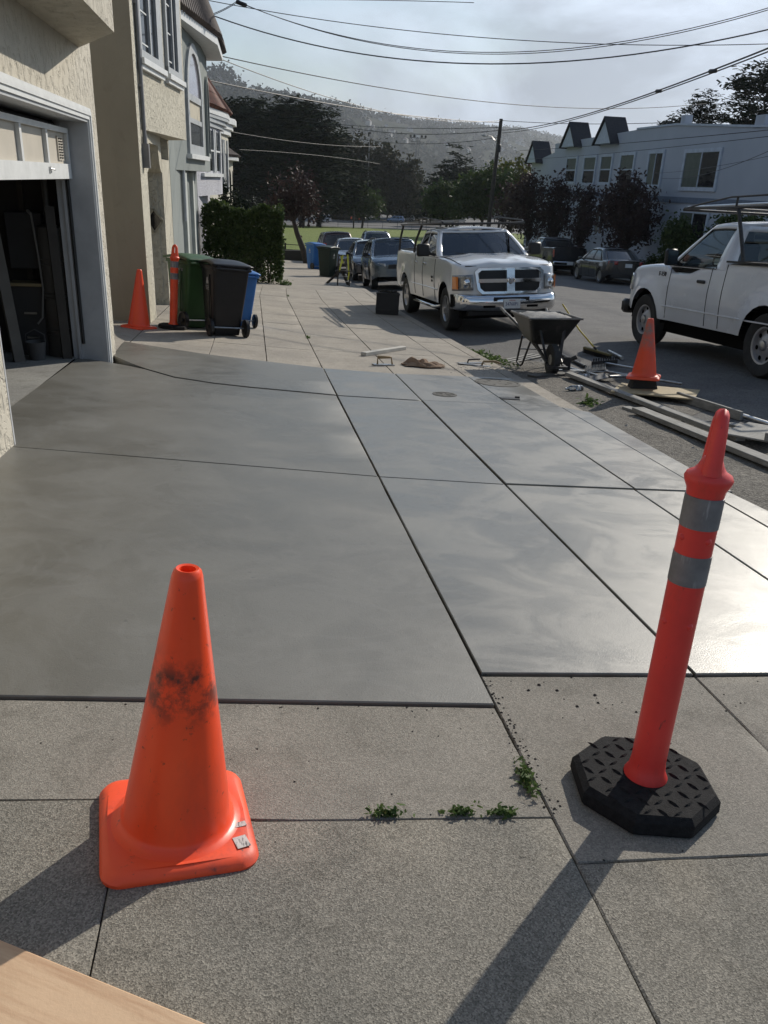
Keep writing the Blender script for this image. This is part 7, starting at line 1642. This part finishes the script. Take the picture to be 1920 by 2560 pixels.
for k in range(120):
    if k < 22: x = RND.uniform(-75, -12)*1.0; x = (-28+k*1.0)*HS; t = .90+.02*math.sin(k)
    else: x = RND.uniform(120, 1300); t = RND.uniform(.42, .86)
    p = hill(x, t); lab = 'tiny white house in the row high on the misty hill' if k < 22 else 'tiny pale house scattered on the foggy hillside'
    h_ = thing('hillside_house', lab, 'house', Matrix.Translation((p[0], p[1], p[2]-1)) @ Matrix.Rotation(RND.uniform(-.5, .5), 4, 'Z') @ Matrix.Scale(RND.uniform(.8, 1.5), 4), 'houses in a row on the hill crest' if k < 22 else 'houses scattered on the foggy hillside')
    link('wall', hwm, h_); link('roof', hrm, h_)

# ------------------------------------------------------------------ weeds, pebbles
def weed(lb, x, y, rx, ry, h, n, ls=.012, rot=0):
    v = thing('weed_tuft', lb, 'weed', frame(x, y, rot)); P = NR.normal(size=(n, 3))*np.array([rx, ry, h*.35]); P[:, 2] = np.abs(P[:, 2])+.004
    U, V_ = rand_axes(n, ls, .3, 1.5); link('leaves', quads_mesh('leaves', P.astype(np.float32), U, V_, L_WEED), v)
    q = MB()
    for k in range(7): q.tube([(0, 0, -.01), (RND.uniform(-rx, rx), RND.uniform(-ry, ry), h*RND.uniform(.4, 1))], .0018, 4)
    q.obj('stem', L_WEED, v)
weed('small weed tuft in the cross joint of the old sidewalk, farther from the post', .33, 1.668, .026, .008, .03, 110, .0055); weed('weed tuft in the cross joint of the old sidewalk beside a gap', .54, 1.668, .022, .008, .032, 95, .0055); weed('wilting weed tuft in the cross joint nearest the corner gap', .655, 1.662, .022, .009, .03, 85, .0055); weed('bushy weed tuft growing in the long joint above the corner gap', .775, 1.80, .012, .035, .035, 170, .006)
weed('grassy weed clump growing against the kerb in front of the white pickup', 3.40, 11.5, .07, .45, .10, 700, .018); weed('pale green weed growing in the gutter dirt near the water bottle', 3.50, 7.85, .05, .05, .10, 120, .018); weed('small weed sprouting at the hedge foot beside the sidewalk', .93, 24.8, .08, .12, .18, 240, .02)
for k, (x, y) in enumerate([(.81, 12.4), (.85, 20.6)]): weed('small dry weed in the long sidewalk joint beyond the fresh concrete', x, y, .012, .08, .03, 40, .010)
for o in [o for o in COL.objects if o.get('label', '').startswith('small dry weed')]: o['group'] = 'dry weeds along the long sidewalk joint'
def pebbles(name, spots_, m_):
    q = MB()
    for (x, y, r) in spots_:
        z = G(x, y)+r*.3; a = RND.uniform(0, 6)
        vs = [(x+r*math.cos(a+k*1.05)*RND.uniform(.7, 1.1), y+r*math.sin(a+k*1.05)*RND.uniform(.6, 1.1), z+RND.uniform(-.2, .2)*r) for k in range(6)] + [(x, y, z+r*.7), (x, y, z-r*.5)]
        q.add(vs, [(k, (k+1) % 6, 6) for k in range(6)] + [((k+1) % 6, k, 7) for k in range(6)])
    o = q.obj(name, m_, fix=True); o['kind'] = 'stuff'; return o
sp = []
for _ in range(150): sp.append((RND.gauss(.812, .014), RND.uniform(1.66, 2.42), RND.uniform(.0015, .006)))
for _ in range(170): sp.append((RND.uniform(-1.3, 3), RND.uniform(.9, 2.3), RND.uniform(.0012, .0045)))
for _ in range(60): sp.append((RND.uniform(-.4, 1.9), RND.gauss(2.2, .02) if RND.random() < .5 else RND.gauss(2.36, .02), RND.uniform(.0015, .005)))
for _ in range(14): sp.append((RND.gauss(1.2, .15), RND.gauss(2.2, .1), RND.uniform(.004, .008)))
o = pebbles('gravel_bits', sp, MATS['joint_dirt']); o['label'] = 'scattered crumbs of dirt and gravel on the old sidewalk'; o['category'] = 'gravel'
sp = [(3.35+abs(RND.gauss(0, .5)), RND.uniform(3, 11.5), RND.uniform(.004, .018)) for _ in range(420)]
for _ in range(160): sp.append((RND.gauss(2.9, .25), RND.gauss(10.0, .22), RND.uniform(.003, .010)))
o = pebbles('gutter_rubble', sp, DUST); o['label'] = 'loose rubble scattered over the dirt strip in the gutter'; o['category'] = 'rubble'
sp = [(RND.gauss(.6, .12), RND.gauss(7.9, .1), .004) for _ in range(2)]
# dark soil packed in the open joints of the old sidewalk
q = MB(); q.box((.815, 1.86, G(.815, 1.86)-.012), (.05, .46, .02)); 
# ------------------------------------------------------------------ coastal haze
hz_ = MB().box((1200, 3000, 150), (9000, 6600, 1)).obj('haze', None)
bpy.data.objects.remove(hz_)
q = MB(); q.box((1200, 2900, 142), (7600, 6400, 306)); hm = bpy.data.materials.new('haze_air'); hm.use_nodes = True; t = hm.node_tree; t.nodes.clear()
pv = N(t, 'ShaderNodeVolumePrincipled'); pv.inputs['Color'].default_value = (.86, .92, 1, 1); pv.inputs['Density'].default_value = .00009; pv.inputs['Anisotropy'].default_value = .35
oo = N(t, 'ShaderNodeOutputMaterial'); t.links.new(pv.outputs[0], oo.inputs['Volume'])
hzo = q.obj('haze', hm); hzo['kind'] = 'stuff'; hzo['label'] = 'thin pale coastal haze filling the air'; hzo['category'] = 'haze'
